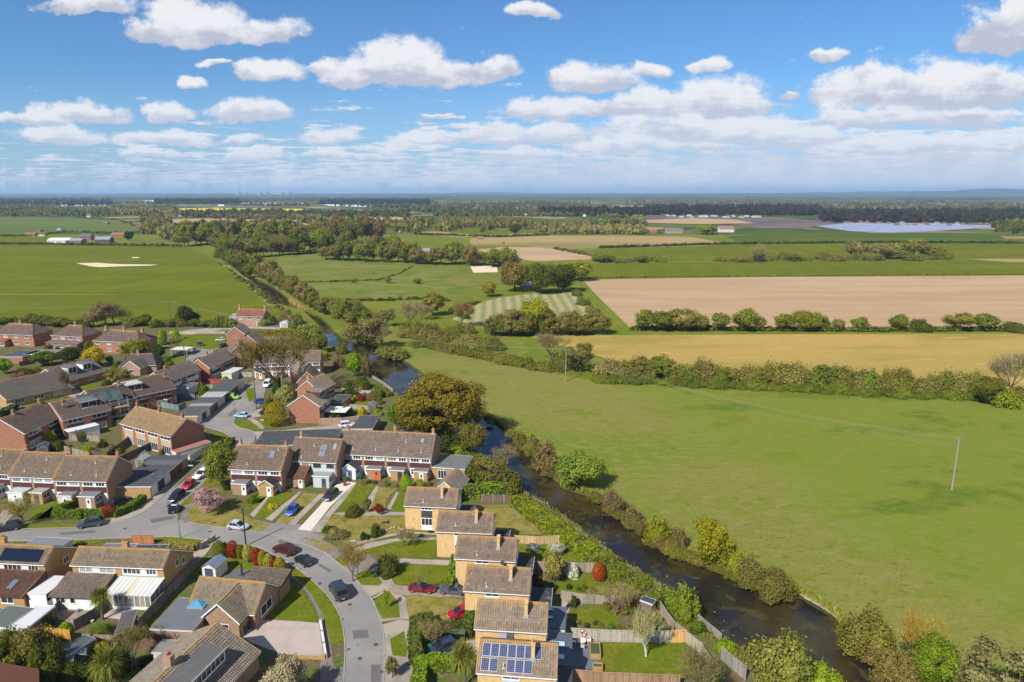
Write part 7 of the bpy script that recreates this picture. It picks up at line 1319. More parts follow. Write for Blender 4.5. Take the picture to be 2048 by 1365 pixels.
fence([(1012,1086),(1072,1090),(1131,1087)], 1.5, (.50,.36,.17), 'new pale yellow board fence between the first two canal gardens'); fence([(964,1005),(1008,1006),(1032,1008)], 1.6, (.14,.10,.075), 'dark brown board fence under the laurel hedge', postc=(.4,.36,.3)); fence([(1064,1142),(1110,1144),(1192,1146)], 1.7, GW, 'weathered grey fence behind the white flowering shrub')
fence([(1122,1200),(1170,1208),(1232,1210)], 1.5, (.27,.23,.18), 'weathered brown rail fence below the middle garden'); fence([(1232,1212),(1282,1214)], 1.7, OW, 'orange-brown fence panels near the summer house'); fence([(1142,1280),(1200,1284),(1270,1286),(1342,1286)], 1.8, (.38,.35,.29), 'long pale grey fence above the bottom lawn'); fence([(1342,1286),(1371,1286)], 1.9, (.52,.30,.12), 'short orange fence at the end of the pale one'); fence([(1371,1286),(1400,1308),(1420,1338),(1412,1352)], 1.7, (.36,.34,.24), 'mossy pale fence turning along the canal path')
fence([(1371,1284),(1345,1262),(1320,1225)], 1.7, GW, 'grey fence running back to the summer house'); fence([(1442,1320),(1490,1362)], 1.9, (.27,.25,.21), 'slanting grey board fence beside the canal path'); fence([(1142,1366),(1205,1372),(1290,1376),(1358,1378)], 1.9, (.30,.19,.11), 'brown board fence along the bottom edge'); fence([(1390,1240),(1442,1284)], 1.2, (.24,.21,.18), 'leaning grey board edging at the waterside')
fence([(240,1375) if 0 else (278,1262),(325,1210),(398,1133)], 1.7, (.20,.175,.15), 'long grey fence beside the ochre semi and bungalow', nb=12); fence([(150,1262),(190,1238),(222,1215)], 1.6, (.17,.145,.115), 'curving fence between the two bottom patios'); fence([(93,1278),(142,1283)], 1.7, (.52,.25,.05), 'bright orange board fence in the bottom gardens'); fence([(168,1290),(236,1294)], 1.6, (.27,.2,.16), 'pinkish brown fence behind the bottom lawn'); fence([(108,1235),(128,1210)], 1.5, BW, 'dark fence at the left of the patio')
fence([(265,1089),(308,1089)], 1.7, (.38,.16,.07), 'reddish board fence panels in front of the near black garage'); fence([(184,915),(215,920),(255,890),(262,882)], 1.7, BW, 'dark brown fence of the left long garden'); fence([(240,928),(290,905),(318,890)], 1.7, BW, 'dark brown fence of the right long garden'); fence([(130,905),(180,918)], 1.5, GW, 'grey fence above the left terrace'); fence([(145,882),(200,884)], 1.6, GW, 'grey fence beneath the bare garden tree'); fence([(205,856),(242,852)], 1.6, (.13,.15,.08), 'mossy green fence beside the lichened terrace')
fence([(305,812),(358,822),(372,815)], 1.6, (.16,.24,.25), 'pale blue painted fence by the garages'); fence([(346,800),(390,800)], 1.7, (.17,.19,.21), 'slate blue painted fence below the sun room'); fence([(400,768),(442,768)], 1.6, (.33,.07,.045), 'red painted fence behind the garage row'); fence([(463,755),(505,755)], 1.7, (.36,.33,.28), 'pale fence right of the white garage wing'); fence([(534,682),(584,680)], 1.5, GW, 'grey fence below the golden hedge'); fence([(40,733),(70,728)], 1.6, BW, 'brown fence by the far left sheds'); fence([(55,790),(100,797)], 1.0, (.42,.37,.3), 'low pale fence beside the chalet drive')
fence([(340,668),(450,668)], 1.0, (.40,.36,.3), 'low pale fence along the lane') ; fence([(685,784),(742,790)], 1.2, (.40,.35,.28), 'pale low fence in the canal side gardens'); fence([(700,818),(748,822)], 1.3, (.36,.31,.25), 'weathered fence in the canal side gardens'); fence([(744,757),(765,770),(786,786)], 1.1, (.28,.24,.2), 'waterside fence where the canal widens')
fence([(1048,988),(1090,1012),(1138,1046)], .6, (.19,.165,.12), 'broken grey paling along the upper canal edge', nb=6, cap=False, gap=.5); fence([(1150,1060),(1175,1077),(1213,1103)], .6, (.19,.165,.12), 'leaning grey paling along the middle canal edge', nb=6, cap=False, gap=.5); fence([(1254,1135),(1295,1159),(1335,1190)], .6, (.19,.165,.12), 'pale broken paling along the lower canal edge', nb=6, cap=False, gap=.5)
fence([(415,922),(440,900) ,(448,890)], 1.7, (.13,.11,.10), 'dark board fence along the lane behind the terrace') ; fence([(378,918),(415,905)], 1.5, (.3,.28,.25), 'grey fence beside the rusty tin shed')
def wall(px, h, m, label, w=.25, capc=(.36,.3,.25)):
    ln = wpts(px); e = empty('garden_wall', ln[0], 0, label, 'wall'); o = Vector(ln[0])
    for a, b in zip(ln, ln[1:]):
        a = Vector(a) - o; b = Vector(b) - o; d = (b - a); L = d.length; r = atan2(d.y, d.x); mb = MB(); mb.box(0, L, 0, w, 0, h); x = inst('brickwork', mb.mesh('brickwork', M_[m]), e, (a.x, a.y, 0), r)
        c = MB(); c.box(-.02, L + .02, -.04, w + .04, h, h + .07); inst('coping', c.mesh('coping', M_['plain']), e, (a.x, a.y, 0), r, capc)
        k = max(1, round(L / 3.2)); c = MB(); [c.box(L*i/k - .17, L*i/k + .17, -.06, w + .06, 0, h + .12) for i in range(k + 1)]; inst('pier', c.mesh('pier', M_[m]), e, (a.x, a.y, 0), r)
wall([(640,851),(685,850),(718,846)], 1.8, 'pbrick', 'red brick garden wall running from the blank gable to the dark garage'); wall([(395,1101),(420,1088),(430,1080)], .9, 'concrete', 'pale low wall beside the narrow path'); wall([(639,1247),(650,1318)], .5, 'concrete', 'white low wall at the edge of the pinkish drive', capc=(.6,.57,.53)); wall([(590,1318),(648,1320)], .6, 'obrick', 'low wall at the bottom of the pinkish drive'); wall([(1118,1240),(1136,1216)], .8, 'concrete', 'low pale wall beside the grey roofed wing')

# ------------------------------------------------------------------ poles, wires, lamp posts
def pole(x, yb, yt, label, arms=1, col=(.20,.165,.13), xt=None, r=.15, az=0.):
    g = G(x, yb); r *= 1.25; h = hgt(g, yt); e = empty('utility_pole', g, az, label, 'pole'); dx = 0 if xt is None else (xt - x) / (FPX / depth(g)); mb = MB(); mb.tube((0,0,0), (dx*cos(az), -dx*sin(az), h), r, r*.7, 8); mb.build('post', M_['wood'], e, col)
    for i in range(arms):
        z = h - .25 - i * .8; mb = MB(); mb.box(-.9 + dx, .9 + dx, -.06, .06, z - .06, z + .06); a = mb.build('crossarm', M_['wood'], e, (.22,.19,.16))
        for s in (-.8, 0, .8): mb = MB(); mb.tube((s + dx, 0, z + .06), (s + dx, 0, z + .3), .05, .04, 6); mb.build('insulator', M_['plain'], a, (.3,.2,.15))
    return Vector((g[0] + dx, g[1], h))
pA = pole(1903, 981, 877, 'weathered double-armed wooden pole standing alone in the near meadow', 2, (.40,.33,.25)); pB = pole(1131, 764, 699, 'wooden power pole at the overgrown hedge', 1, (.36,.30,.23)); pC = pole(343, 652, 604, 'wooden power pole between semis and green field', 1, (.14,.12,.10))
pole(97, 672, 642, 'thin dark pole behind the hipped semis', 0); pole(371, 727, 684, 'village pole beside the path to the cul-de-sac', 0, r=.14); pole(513, 819, 757, 'tall village pole at the blue parked car', 0, r=.13, col=(.12,.10,.085)); pole(492, 1092, 1017, 'dark service pole behind the topiary row', 0, col=(.05,.04,.035), r=.12)
def wires(a, b, offs, sag, label, r=.035):
    e = empty('overhead_line', (a.x, a.y, 0), 0, label, 'power line'); d = (b - a); n = Vector((-d.y, d.x, 0)).normalized()
    for k, (s, dz) in enumerate(offs):
        mb = MB(); pts = []
        for i in range(25): t = i / 24; p = a.lerp(b, t) + n * s; p.z += dz - 4 * sag * t * (1 - t); pts.append(p - Vector((a.x, a.y, 0)))
        for p, q in zip(pts, pts[1:]): mb.tube(p, q, r, r, 3)
        mb.build('cable', M_['metal'], e, (.30,.30,.26))
O3 = [(-.8,0),(0,.05),(.8,0)]
wires(pC, pB, O3, 4, 'three power cables spanning from the village over the canal to the hedge pole', .022); wires(pB, pA, O3 + [(-.8,-1.6),(.8,-1.6)], 3.6, 'five power cables sagging across the near meadow', .008)
e_ = Vector(G(2300, 985)).to_3d(); e_.z = 9; wires(pA, e_, O3, 2, 'three power cables leaving the lone meadow pole to the right', .008); e_ = Vector(G(-200, 640)).to_3d(); e_.z = 9; wires(e_, pC, O3, 3, 'three power cables along the edge of the green field', .02)
def lamp(x, yb, yt, label, dirx=1):
    g = G(x, yb); h = hgt(g, yt); e = empty('street_lamp', g, 0, label, 'street lamp'); mb = MB(); mb.tube((0,0,0),(0,0,h*.22),.085,.08,8); mb.tube((0,0,h*.22),(0,0,h-.1),.05,.04,8); mb.build('post', M_['metal'], e, (.04,.16,.10))
    mb = MB(); mb.tube((0,0,h-.1),(-.45*dirx,0,h+.02),.03,.03,6); mb.box(min(0,-.95*dirx), max(0,-.95*dirx), -.12, .12, h, h + .12); mb.build('lamp_head', M_['plain'], e, (.55,.56,.55))
lamp(361, 1077, 1011, 'green street lamp at the junction beside the parked hatchback'); lamp(49, 1054, 997, 'green street lamp with a small notice on the left verge'); lamp(392, 986, 932, 'green street lamp beside the red parked car'); lamp(716, 1151, 1083, 'green street lamp on the triangular verge by the knobbly tree'); lamp(531, 878, 841, 'thin green lamp at the service drive'); lamp(471.5, 833, 792, 'thin green lamp behind the lime green car')

# ------------------------------------------------------------------ vehicles
def car_parts(kind):
    def mk():
        P = {'hatch': (3.9,1.72,1.46,.30,.80,(.95,1.35),(.30,.50),.62), 'suv': (4.45,1.86,1.66,.36,.95,(1.15,1.45),(.22,.50),.66), 'coupe': (4.2,1.75,1.26,.26,.72,(1.45,1.35),(.62,.72),.58), 'mpv': (4.3,1.78,1.66,.30,.92,(.75,1.25),(.15,.40),.66), 'van': (4.9,1.92,1.95,.32,1.05,(.95,.85),(.06,.22),.72), 'estate': (4.7,1.82,1.50,.28,.85,(1.25,1.35),(.20,.50),.62)}[kind]
        L, W, H, gc, belt, (hood, ws), (tail, rs_), wr = P; hl = L/2; hw = W/2
        # body: loft of cross sections from rear (-x) to front (+x); (x, half width, sill z, belt z)
        st = [(-hl, hw*.80, gc+.20, belt*.86), (-hl+.10, hw*.93, gc+.02, belt*.98), (-hl+.55, hw, gc-.06, belt), (-hl*.35, hw*1.0, gc-.08, belt*1.0), (hl*.2, hw, gc-.08, belt), (hl-hood+.1, hw*.99, gc-.06, belt*.985), (hl-.55, hw*.95, gc-.04, belt*.90), (hl-.12, hw*.85, gc+.02, belt*.78), (hl, hw*.68, gc+.12, belt*.62)]
        b = MB()
        def sec(x, w, z0, z1): return [(x,-w*.9,z0),(x,-w,z0+.12),(x,-w*1.0,z0+(z1-z0)*.6),(x,-w*.93,z1),(x,0,z1+.035),(x,w*.93,z1),(x,w,z0+(z1-z0)*.6),(x,w,z0+.12),(x,w*.9,z0)]
        rings = [sec(*s) for s in st]
        for r in rings: b.v += r
        n = 9
        for i in range(len(rings) - 1):
            for j in range(n - 1): b.f.append((i*n+j, i*n+j+1, (i+1)*n+j+1, (i+1)*n+j)[::-1]); b.m.append(0); b.t.append(.5)
            b.f.append((i*n, (i+1)*n, (i+1)*n+n-1, i*n+n-1)[::-1]); b.m.append(0); b.t.append(.5)
        b.f.append(tuple(range(n))[::-1]); b.f.append(tuple((len(rings)-1)*n + i for i in range(n))); b.m += [0,0]; b.t += [.5,.5]
        # greenhouse
        x0 = -hl + tail; x1 = hl - hood; rx0 = x0 + rs_; rx1 = x1 - ws*.75; wb = hw*.93; wt = hw*.74 if kind != 'van' else hw*.84; zb = belt + .01
        gh = [(x0,-wb,zb),(x1,-wb*.97,zb-.02),(x1,wb*.97,zb-.02),(x0,wb,zb),(rx0,-wt,H-.03),(rx1,-wt,H-.05),(rx1,wt,H-.05),(rx0,wt,H-.03)]; xm = (rx0+rx1)/2
        k = len(b.v); b.v += gh + [(xm,-wt,H),(xm,wt,H)]
        for q in ((0,1,5,8,4),(1,2,6,5),(2,3,7,9,6),(3,0,4,7),(4,8,9,7),(8,5,6,9)): b.f.append(tuple(k+c for c in q)); b.m.append(0); b.t.append(.5)
        body = b.mesh('body', M_['carpaint'])
        def lerp(a, c, t): return tuple(a[i] + (c[i]-a[i])*t for i in range(3))
        def pane(a, c, d, e, o, u0, u1, v0, v1):     # quad a-c bottom, e-d top, pushed out along o
            m = MB(); f = lambda u, v: tuple(x + y for x, y in zip(lerp(lerp(a, c, u), lerp(e, d, u), v), o)); m.face([f(u0,v0), f(u1,v0), f(u1,v1), f(u0,v1)]); m.face([f(u0,v1), f(u1,v1), f(u1,v0), f(u0,v0)] ) if 0 else None; return m
        gl = {}
        gl['windscreen'] = [pane(gh[1], gh[2], gh[6], gh[5], (.012,0,.012), .05,.95,.06,.95)]; gl['rear_window'] = [pane(gh[3], gh[0], gh[4], gh[7], (-.012,0,.012), .08,.92,.12,.92)]
        gl['side_window'] = []
        dv = [(.05,.34),(.37,.66),(.69,.93)] if kind not in ('coupe',) else [(.18,.50),(.53,.93)]
        for (u0, u1) in dv:
            gl['side_window'].append(pane(gh[0], gh[1], gh[5], gh[4], (0,-.014,.004), u0, u1, .10, .9)); gl['side_window'].append(pane(gh[2], gh[3], gh[7], gh[6], (0,.014,.004), 1-u1, 1-u0, .10, .9))
        gm = [(nm, m.mesh(nm, M_['carglass'])) for nm, ms in gl.items() for m in ms]
        ty = MB(); ty.tube((0,-.1,0),(0,.1,0), wr/2, wr/2, 16); tm = ty.mesh('tyre', M_['rubber']); rm = MB(); rm.tube((0,-.115,0),(0,.115,0), wr*.31, wr*.31, 10); rmm = rm.mesh('rim', M_['rim'])
        ex = []
        for s in (-1, 1):
            m = MB(); y = s*hw*.62; m.box(hl-.30, hl-.06, min(y-.16,y+.16), max(y-.16,y+.16), belt*.62, belt*.76); ex.append(('headlight', m.mesh('headlight', M_['lampglass'])))
            m = MB(); y = s*hw*.74; m.box(-hl-.01, -hl+.14, y-.12, y+.12, belt*.66, belt*.88); ex.append(('tail_light', m.mesh('tail_light', M_['redlamp'])))
            m = MB(); y = s*(hw+.08); m.box(x1-.38, x1-.22, y-.09, y+.09, belt, belt+.14); ex.append(('mirror', m.mesh('mirror', M_['carpaint'])))
        m = MB(); m.box(-hl-.02, -hl+.02, -.26,.26, belt*.5, belt*.5+.11); ex.append(('number_plate', m.mesh('number_plate', M_['yplate']))); m = MB(); m.box(hl-.03, hl+.02, -.26,.26, belt*.42, belt*.42+.11); ex.append(('number_plate', m.mesh('number_plate', M_['wplate'])))
        m = MB(); m.box(hl-.10, hl+.005, -hw*.45, hw*.45, belt*.30, belt*.41); ex.append(('grille', m.mesh('grille', M_['rubber'])))
        return body, gm, tm, rmm, ex, (hl*.63, hw-.08, wr/2)
    return cached(('car', kind), mk)
M_['carpaint'] = mat('car_paint', objcol=True, rough=.22, spec=.6); M_['carglass'] = mat('car_glass', (.015,.018,.022), .05, spec=.7); M_['rubber'] = mat('rubber', (.02,.02,.02), .8); M_['rim'] = mat('alloy', (.35,.35,.36), .35, metal=.7)
M_['lampglass'] = mat('lamp_glass', (.55,.57,.6), .1, spec=.8); M_['redlamp'] = mat('red_lamp', (.35,.01,.01), .2); M_['yplate'] = mat('yellow_plate', (.65,.5,.05), .5); M_['wplate'] = mat('white_plate', (.7,.7,.68), .5)
def car(kind, rear, front, col, label, z=.06):
    a = Vector(G(*rear)); b = Vector(G(*front)); c = (a + b) / 2; d = b - a; body, gm, tm, rm, ex, (ax, ay, wr) = car_parts(kind)
    e = empty('parked_car', (c.x, c.y, z), atan2(d.y, d.x), label, 'van' if kind == 'van' else 'car', 'parked cars'); inst('body', body, e, color=col)
    for nm, m in gm: inst(nm, m, e)
    for nm, m in ex: inst(nm, m, e, color=col)
    for sx in (-1, 1):
        for sy in (-1, 1): w = inst('wheel', tm, e, (sx*ax, sy*ay, wr)); inst('rim', rm, w)
BK = (.012,.014,.018)
for args in (('van',(690,1210),(665,1170),(.030,.042,.055),'dark blue-grey van parked nose up the bend'), ('hatch',(620,1134),(596,1120),(.015,.02,.03),'small dark blue hatchback behind the dark red one on the bend'), ('suv',(587,1112),(552,1100),(.07,.012,.010),'dark red sports utility with a black roof on the bend'), ('hatch',(461,1056),(494,1060),(.42,.45,.50),'small silver three-door hatchback at the junction verge'), ('suv',(206,1049),(158,1056),(.05,.06,.08),'dark grey sports utility on the main road at the left'), ('estate',(38,1057),(-6,1064),(.015,.018,.03),'glossy dark estate at the left edge of the road'),
    ('hatch',(347,1031),(345,1012),BK,'black hatchback seen from behind with a yellow plate at the junction'), ('estate',(364,989),(343,1007),(.018,.02,.025),'black estate parked half on the verge above the black hatchback'), ('hatch',(386,967),(369,983),(.50,.012,.015),'bright red hatchback beside the green lamp'), ('estate',(415,947),(394,960),(.72,.73,.75),'white estate parked in front of the laurel tree'), ('suv',(226,1016),(256,1003),(.012,.014,.02),'black car half hidden behind the long clipped hedge'), ('hatch',(595,1014),(575,1038),(.03,.08,.42),'bright blue hatchback on the dry front lawn'), ('estate',(672,985),(651,1006),(.03,.032,.038),'dark estate on the white stone drive'),
    ('coupe',(820,1180),(870,1184),(.16,.01,.018),'maroon convertible coupe on the gravel drive'), ('coupe',(928,1187),(883,1184),(.075,.08,.10),'dark grey coupe nosed away from the yellow house'), ('hatch',(938,1230),(905,1236),(.33,.012,.02),'crimson car half hidden by the fourth house'), ('estate',(908,1293),(860,1312),(.03,.045,.075),'dark blue estate beside the palm with silver roof edge'), ('hatch',(495,836),(472,835),(.30,.55,.68),'pastel blue rounded hatchback with white wheels'), ('hatch',(540,825),(522,831),BK,'black hatchback behind the golden round bush'), ('hatch',(509,807),(535,807),(.02,.05,.22),'deep blue hatchback beside the tall village pole'), ('mpv',(453,798),(477,799),(.33,.68,.05),'lime green people carrier by the garage doors'), ('van',(541,767),(529,779),(.72,.73,.74),'white van at the top of the upper road'), ('mpv',(683,856),(706,853),(.62,.60,.70),'pale lilac people carrier at the end of the service drive'),
    ('suv',(121,779),(149,781),(.72,.73,.74),'white off-roader on the chalet drive'), ('hatch',(116,783),(92,785),(.02,.02,.022),'black hatchback next to the white off-roader'), ('hatch',(13,819),(43,818),(.70,.71,.72),'white hatchback at the left edge drive'), ('estate',(344,683),(322,685),(.33,.34,.36),'grey estate by the lane in front of the green bush'), ('hatch',(392,689),(410,694),(.12,.03,.03),'dark maroon hatchback on the upper cul-de-sac'), ('hatch',(450,682),(432,683),(.50,.51,.54),'silver hatchback at the stepped trio of houses'), ('hatch',(453,692),(437,697),(.02,.025,.03),'black hatchback nose down below the silver one'), ('hatch',(390,698),(391,709),(.25,.29,.33),'grey-blue hatchback in the middle of the upper cul-de-sac'), ('van',(473,684),(462,695),(.7,.7,.7),'white van tucked beside the stepped trio'), ('estate',(370,710),(350,714),(.02,.02,.022),'black car in front of the carport')):
    car(*args)

# ------------------------------------------------------------------ small things in gardens and streets
def bin_(x, y, col, label, s=1.):
    e = empty('wheeled_bin', G(x, y), rnd.uniform(-.4, .4), label, 'bin', 'wheeled bins'); mb = MB(); w = .29*s; mb.v = [(-w*.8,-w,0),(w*.8,-w,0),(w*.8,w,0),(-w*.8,w,0),(-w,-w*1.2,1.0),(w,-w*1.2,1.0),(w,w*1.2,1.0),(-w,w*1.2,1.0)]
    mb.f = [(3,2,1,0),(4,5,6,7),(0,1,5,4),(1,2,6,5),(2,3,7,6),(3,0,4,7)]; mb.m=[0]*6; mb.t=[.5]*6; mb.build('body', M_['metal'], e, col); m = MB(); m.box(-w*1.08,w*1.08,-w*1.3,w*1.25,1.0,1.08); m.tube((-w,w*1.3,1.02),(w,w*1.3,1.02),.03,.03,6); m.build('lid', M_['metal'], e, [c*1.2 for c in col])
    m = MB(); m.tube((-w,w,.1),(w,w,.1),.1,.1,8); m.build('wheels', M_['rubber'], e)
for a in ((397,1098,(.12,.015,.025),'maroon wheeled bin beside the straw-coloured hedge'), (404,1099,(.06,.06,.065),'dark grey wheeled bin beside the maroon one at the straw-coloured hedge'), (846,1312,(.14,.015,.03),'maroon wheeled bin at the nose of the dark blue estate'), (859,1305,(.01,.11,.08),'green wheeled bin between hedge and dark blue estate'), (906,1170,(.03,.03,.035),'black wheeled bin at the third yellow house'), (914,1168,(.12,.015,.03),'maroon wheeled bin at the third yellow house'), (489,1266,(.01,.09,.05),'green wheeled bin at the bungalow corner'), (498,1258,(.10,.015,.02),'maroon wheeled bin by the bungalow door'), (721,959,(.01,.09,.06),'green wheeled bin right of the white gabled porch'), (505,970,(.01,.09,.06),'green wheeled bin behind the first brick porch'), (567,979,(.12,.02,.02),'maroon bin beside the red roofed extension'), (677,968,(.03,.03,.03),'black bin on the white stone drive'), (690,972,(.16,.03,.03),'red-brown bin on the white stone drive'), (913,1278,(.02,.02,.022),'black bin inside the open bin shelter')): bin_(*a)
e = empty('bin_shelter', G(900, 1284), R(-6), 'green framed open bin shelter behind the dark hedge', 'shelter'); mb = MB(); mb.box(0,2.0,.9,.95,0,1.3); mb.box(0,.06,0,.9,0,1.3); mb.box(1.94,2.,0,.9,0,1.3); mb.build('side_panels', M_['wood'], e, (.09,.13,.07)); mb = MB(); mb.box(-.05,2.05,-.05,1.0,1.3,1.36); mb.build('roof', M_['wood'], e, (.11,.15,.08))
e = empty('rotary_dryer', G(1066, 1112), .4, 'rotary clothes dryer hung with dark and pale blue washing', 'clothes dryer'); mb = MB(); mb.tube((0,0,0),(0,0,1.9),.03,.03,6)
for i in range(4): a = pi/2*i; mb.tube((0,0,1.2),(1.4*cos(a),1.4*sin(a),1.95),.02,.02,4)
mb.build('frame', M_['metal'], e, (.5,.5,.52))
for i in range(4):
    a = pi/2*i; c = pi/2*(i+1); mb = MB(); p = (1.3*cos(a),1.3*sin(a)); q = (1.3*cos(c),1.3*sin(c)); n = 5
    for k in range(n): u0 = k/n; u1 = (k+.8)/n; f = lambda u, z: (p[0]+(q[0]-p[0])*u, p[1]+(q[1]-p[1])*u, z); mb.face([f(u0,1.0+.2*(k%2)), f(u1,1.05), f(u1,1.85), f(u0,1.85)])
    mb.build('washing', M_['plain'], e, [(.04,.05,.10),(.32,.38,.48),(.05,.06,.12),(.25,.3,.4)][i])
e = empty('rotary_dryer', G(1028, 1048), .2, 'bare thin rotary dryer pole on the dry first garden lawn', 'clothes dryer'); mb = MB(); mb.tube((0,0,0),(0,0,1.7),.025,.025,5); mb.tube((-.2,0,1.7),(.2,0,1.75),.06,.06,5); mb.build('pole', M_['metal'], e, (.12,.12,.12))
e = empty('rotary_dryer', G(152, 1338), 0, 'open umbrella-shaped clothes dryer in the shaded bottom garden', 'clothes dryer'); mb = MB(); mb.tube((0,0,0),(0,0,2.2),.03,.03,6); [mb.tube((0,0,2.2),(1.7*cos(pi/3*i),1.7*sin(pi/3*i),2.05),.025,.02,4) for i in range(6)]; mb.build('frame', M_['metal'], e, (.4,.42,.42)); mb = MB(); [mb.face([(0,0,2.18),(1.6*cos(pi/3*i),1.6*sin(pi/3*i),2.02),(1.6*cos(pi/3*(i+1)),1.6*sin(pi/3*(i+1)),2.02)]) for i in range(5)]; mb.build('cover', M_['plain'], e, (.10,.13,.13))
tb = empty('garden_table', G(1163, 1290), .2, 'pale round garden table on the grey decking', 'table'); mb = MB(); mb.tube((0,0,.68),(0,0,.73),.62,.62,16); mb.build('table_top', M_['paint'], tb, (.6,.55,.5))
for i in range(4): a = pi/4 + pi/2*i; mb = MB(); mb.tube((.45*cos(a),.45*sin(a),0),(.35*cos(a),.35*sin(a),.68),.03,.03,5); mb.build('leg', M_['paint'], tb, (.6,.55,.5))
for i, (ox, oy, tx) in enumerate(((-1.0,.1,'left of'),(1.0,.25,'right of'),(.0,-1.0,'in front of'),(.1,1.05,'behind'))):
    g = G(1163, 1290); c = empty('garden_chair', (g[0]+ox, g[1]+oy, .06), atan2(oy, ox) - pi/2, 'white slatted garden chair %s the round table' % tx, 'chair', 'chairs round the garden table'); mb = MB(); mb.box(-.25,.25,-.25,.25,.42,.46); mb.build('seat', M_['paint'], c, (.62,.56,.52))
    for k in range(4): mb = MB(); mb.box(-.24+.125*k, -.16+.125*k, .22, .25, .46, .95); mb.build('slat', M_['paint'], c, (.62,.56,.52))
    for k in range(4): mb = MB(); x, y = (-.22 if k % 2 else .22), (-.22 if k < 2 else .22); mb.box(x-.025,x+.025,y-.025,y+.025,0,.42); mb.build('leg', M_['paint'], c, (.62,.56,.52))
e = empty('life_ring', (*G(1166, 1283), 1.35), 0, 'red and white life ring hung on the pale fence behind the table', 'life ring')
for k in range(8):
    mb = MB()
    for j in range(3): a0 = 2*pi*(k*3+j)/24; a1 = 2*pi*(k*3+j+1)/24; mb.tube((.36*cos(a0),-.1,.36*sin(a0)),(.36*cos(a1),-.1,.36*sin(a1)),.075,.075,6)
    mb.build('band', M_['paint'], e, (.55,.05,.04) if k % 2 else (.75,.72,.68))
for (x, y, w, d, lb_) in ((1190,1306,1.4,2.6,'large square wooden planter box at the edge of the decking'), (1195,1340,1.3,.9,'small wooden planter at the bottom of the decking')):
    e = empty('planter', G(x, y), R(-4), lb_, 'planter'); mb = MB(); [mb.box(*q, .0, .75) for q in ((-w/2,w/2,-d/2,-d/2+.12),(-w/2,w/2,d/2-.12,d/2),(-w/2,-w/2+.12,-d/2+.12,d/2-.12),(w/2-.12,w/2,-d/2+.12,d/2-.12))]; mb.build('box', M_['wood'], e, (.50,.33,.14)); mb = MB(); mb.box(-w/2+.12,w/2-.12,-d/2+.12,d/2-.12,.1,.6); mb.build('soil', M_['plain'], e, (.06,.07,.03))
e = empty('barbecue', G(1148, 1272), 0, 'dark covered barbecue by the pale fence', 'barbecue'); mb = MB(); mb.box(-.5,.5,-.3,.3,.1,.9); mb.tube((-.5,0,.9),(.5,0,.9),.3,.3,8); mb.build('cover', M_['plain'], e, (.04,.06,.06))
for (x, y, lb_) in ((1290-0,1236,'x'),(724,1023,'old wooden garden bench beside the brownish shrub'),(721+0,1056,'x'),(723+0,0,'x')):
    if lb_ != 'x': e = empty('garden_bench', G(x, y), R(-20), lb_, 'bench'); mb = MB(); mb.box(-.7,.7,-.2,.2,.4,.45); mb.build('seat', M_['wood'], e, (.25,.2,.13)); mb = MB(); mb.box(-.7,.7,.18,.22,.5,.9); mb.build('backrest', M_['wood'], e, (.25,.2,.13)); [ (lambda m: (m.box(s-.04,s+.04,-.18,.18,0,.4), m.build('leg', M_['wood'], e, (.25,.2,.13))))(MB()) for s in (-.6,.6)]
e = empty('bird_table', G(768, 1048), 0, 'wooden slatted garden table on the dry lawn before the first yellow house', 'table'); mb = MB(); mb.box(-.6,.6,-.4,.4,.6,.68); mb.build('table_top', M_['wood'], e, (.26,.21,.15)); [(lambda m: (m.box(x-.05,x+.05,y-.05,y+.05,0,.6), m.build('leg', M_['wood'], e, (.26,.21,.15))))(MB()) for x in (-.5,.5) for y in (-.3,.3)]
for i, (x, y, s) in enumerate([(760+6*k + rnd.uniform(-2,2), 1060 + 3*sin(k)*1.2 - k*.2, rnd.uniform(.22,.42)) for k in range(9)]):
    bm = bmesh.new(); bmesh.ops.create_icosphere(bm, subdivisions=2, radius=1); [setattr(v, 'co', v.co * rnd.uniform(.86, 1.1)) for v in bm.verts]; me = bpy.data.meshes.new('rock'); bm.to_mesh(me); bm.free(); me.materials.append(M_['plain']); o = inst('rockery_stone', me, None, (*G(x, y), s*.4), rnd.random()*3, (.36,.27,.19), (s, s*.8, s*.7)); setp(o, 'rough buff stone in the rockery edging before the first yellow house', 'stone', 'rockery stones')
for a in ((655,1000,1.6,.9,.8,(.5,.36,.19),'stack of new timber boards on the white stone drive','timber_stack','timber'),):
    e = empty('timber_stack', G(682, 958), R(-6), a[6], 'timber'); [(lambda m: (m.box(0,2.6,j*.3,j*.3+.28,k*.13,k*.13+.11), m.build('board', M_['wood'], e, (.52,.40,.22))))(MB()) for j in range(4) for k in range(6)]
for (x, y, c, lb_, w) in ((122+0,1318,(.5,.04,.03),'red and white heap of covered garden toys at the bottom left',1.0), (90,1335,(.05,.15,.4),'blue tub beside the covered toys',.6), (158,1224,(.08,.13,.18),'blue-grey pot on the lower patio',.4), (150,1243,(.09,.1,.12),'dark plant pot at the patio edge',.4), (185,1245,(.5,.45,.38),'pale stone urn on the lawn corner',.35)):
    e = empty('garden_pot', G(x, y), 0, lb_, 'pot'); mb = MB(); mb.tube((0,0,0),(0,0,w*.9),w*.4,w*.6,10); mb.build('pot', M_['plain'], e, c); mb = MB(); mb.tube((0,0,w*.9),(0,0,w*.97),w*.66,w*.66,10); mb.build('rim', M_['plain'], e, [k*1.2 for k in c])
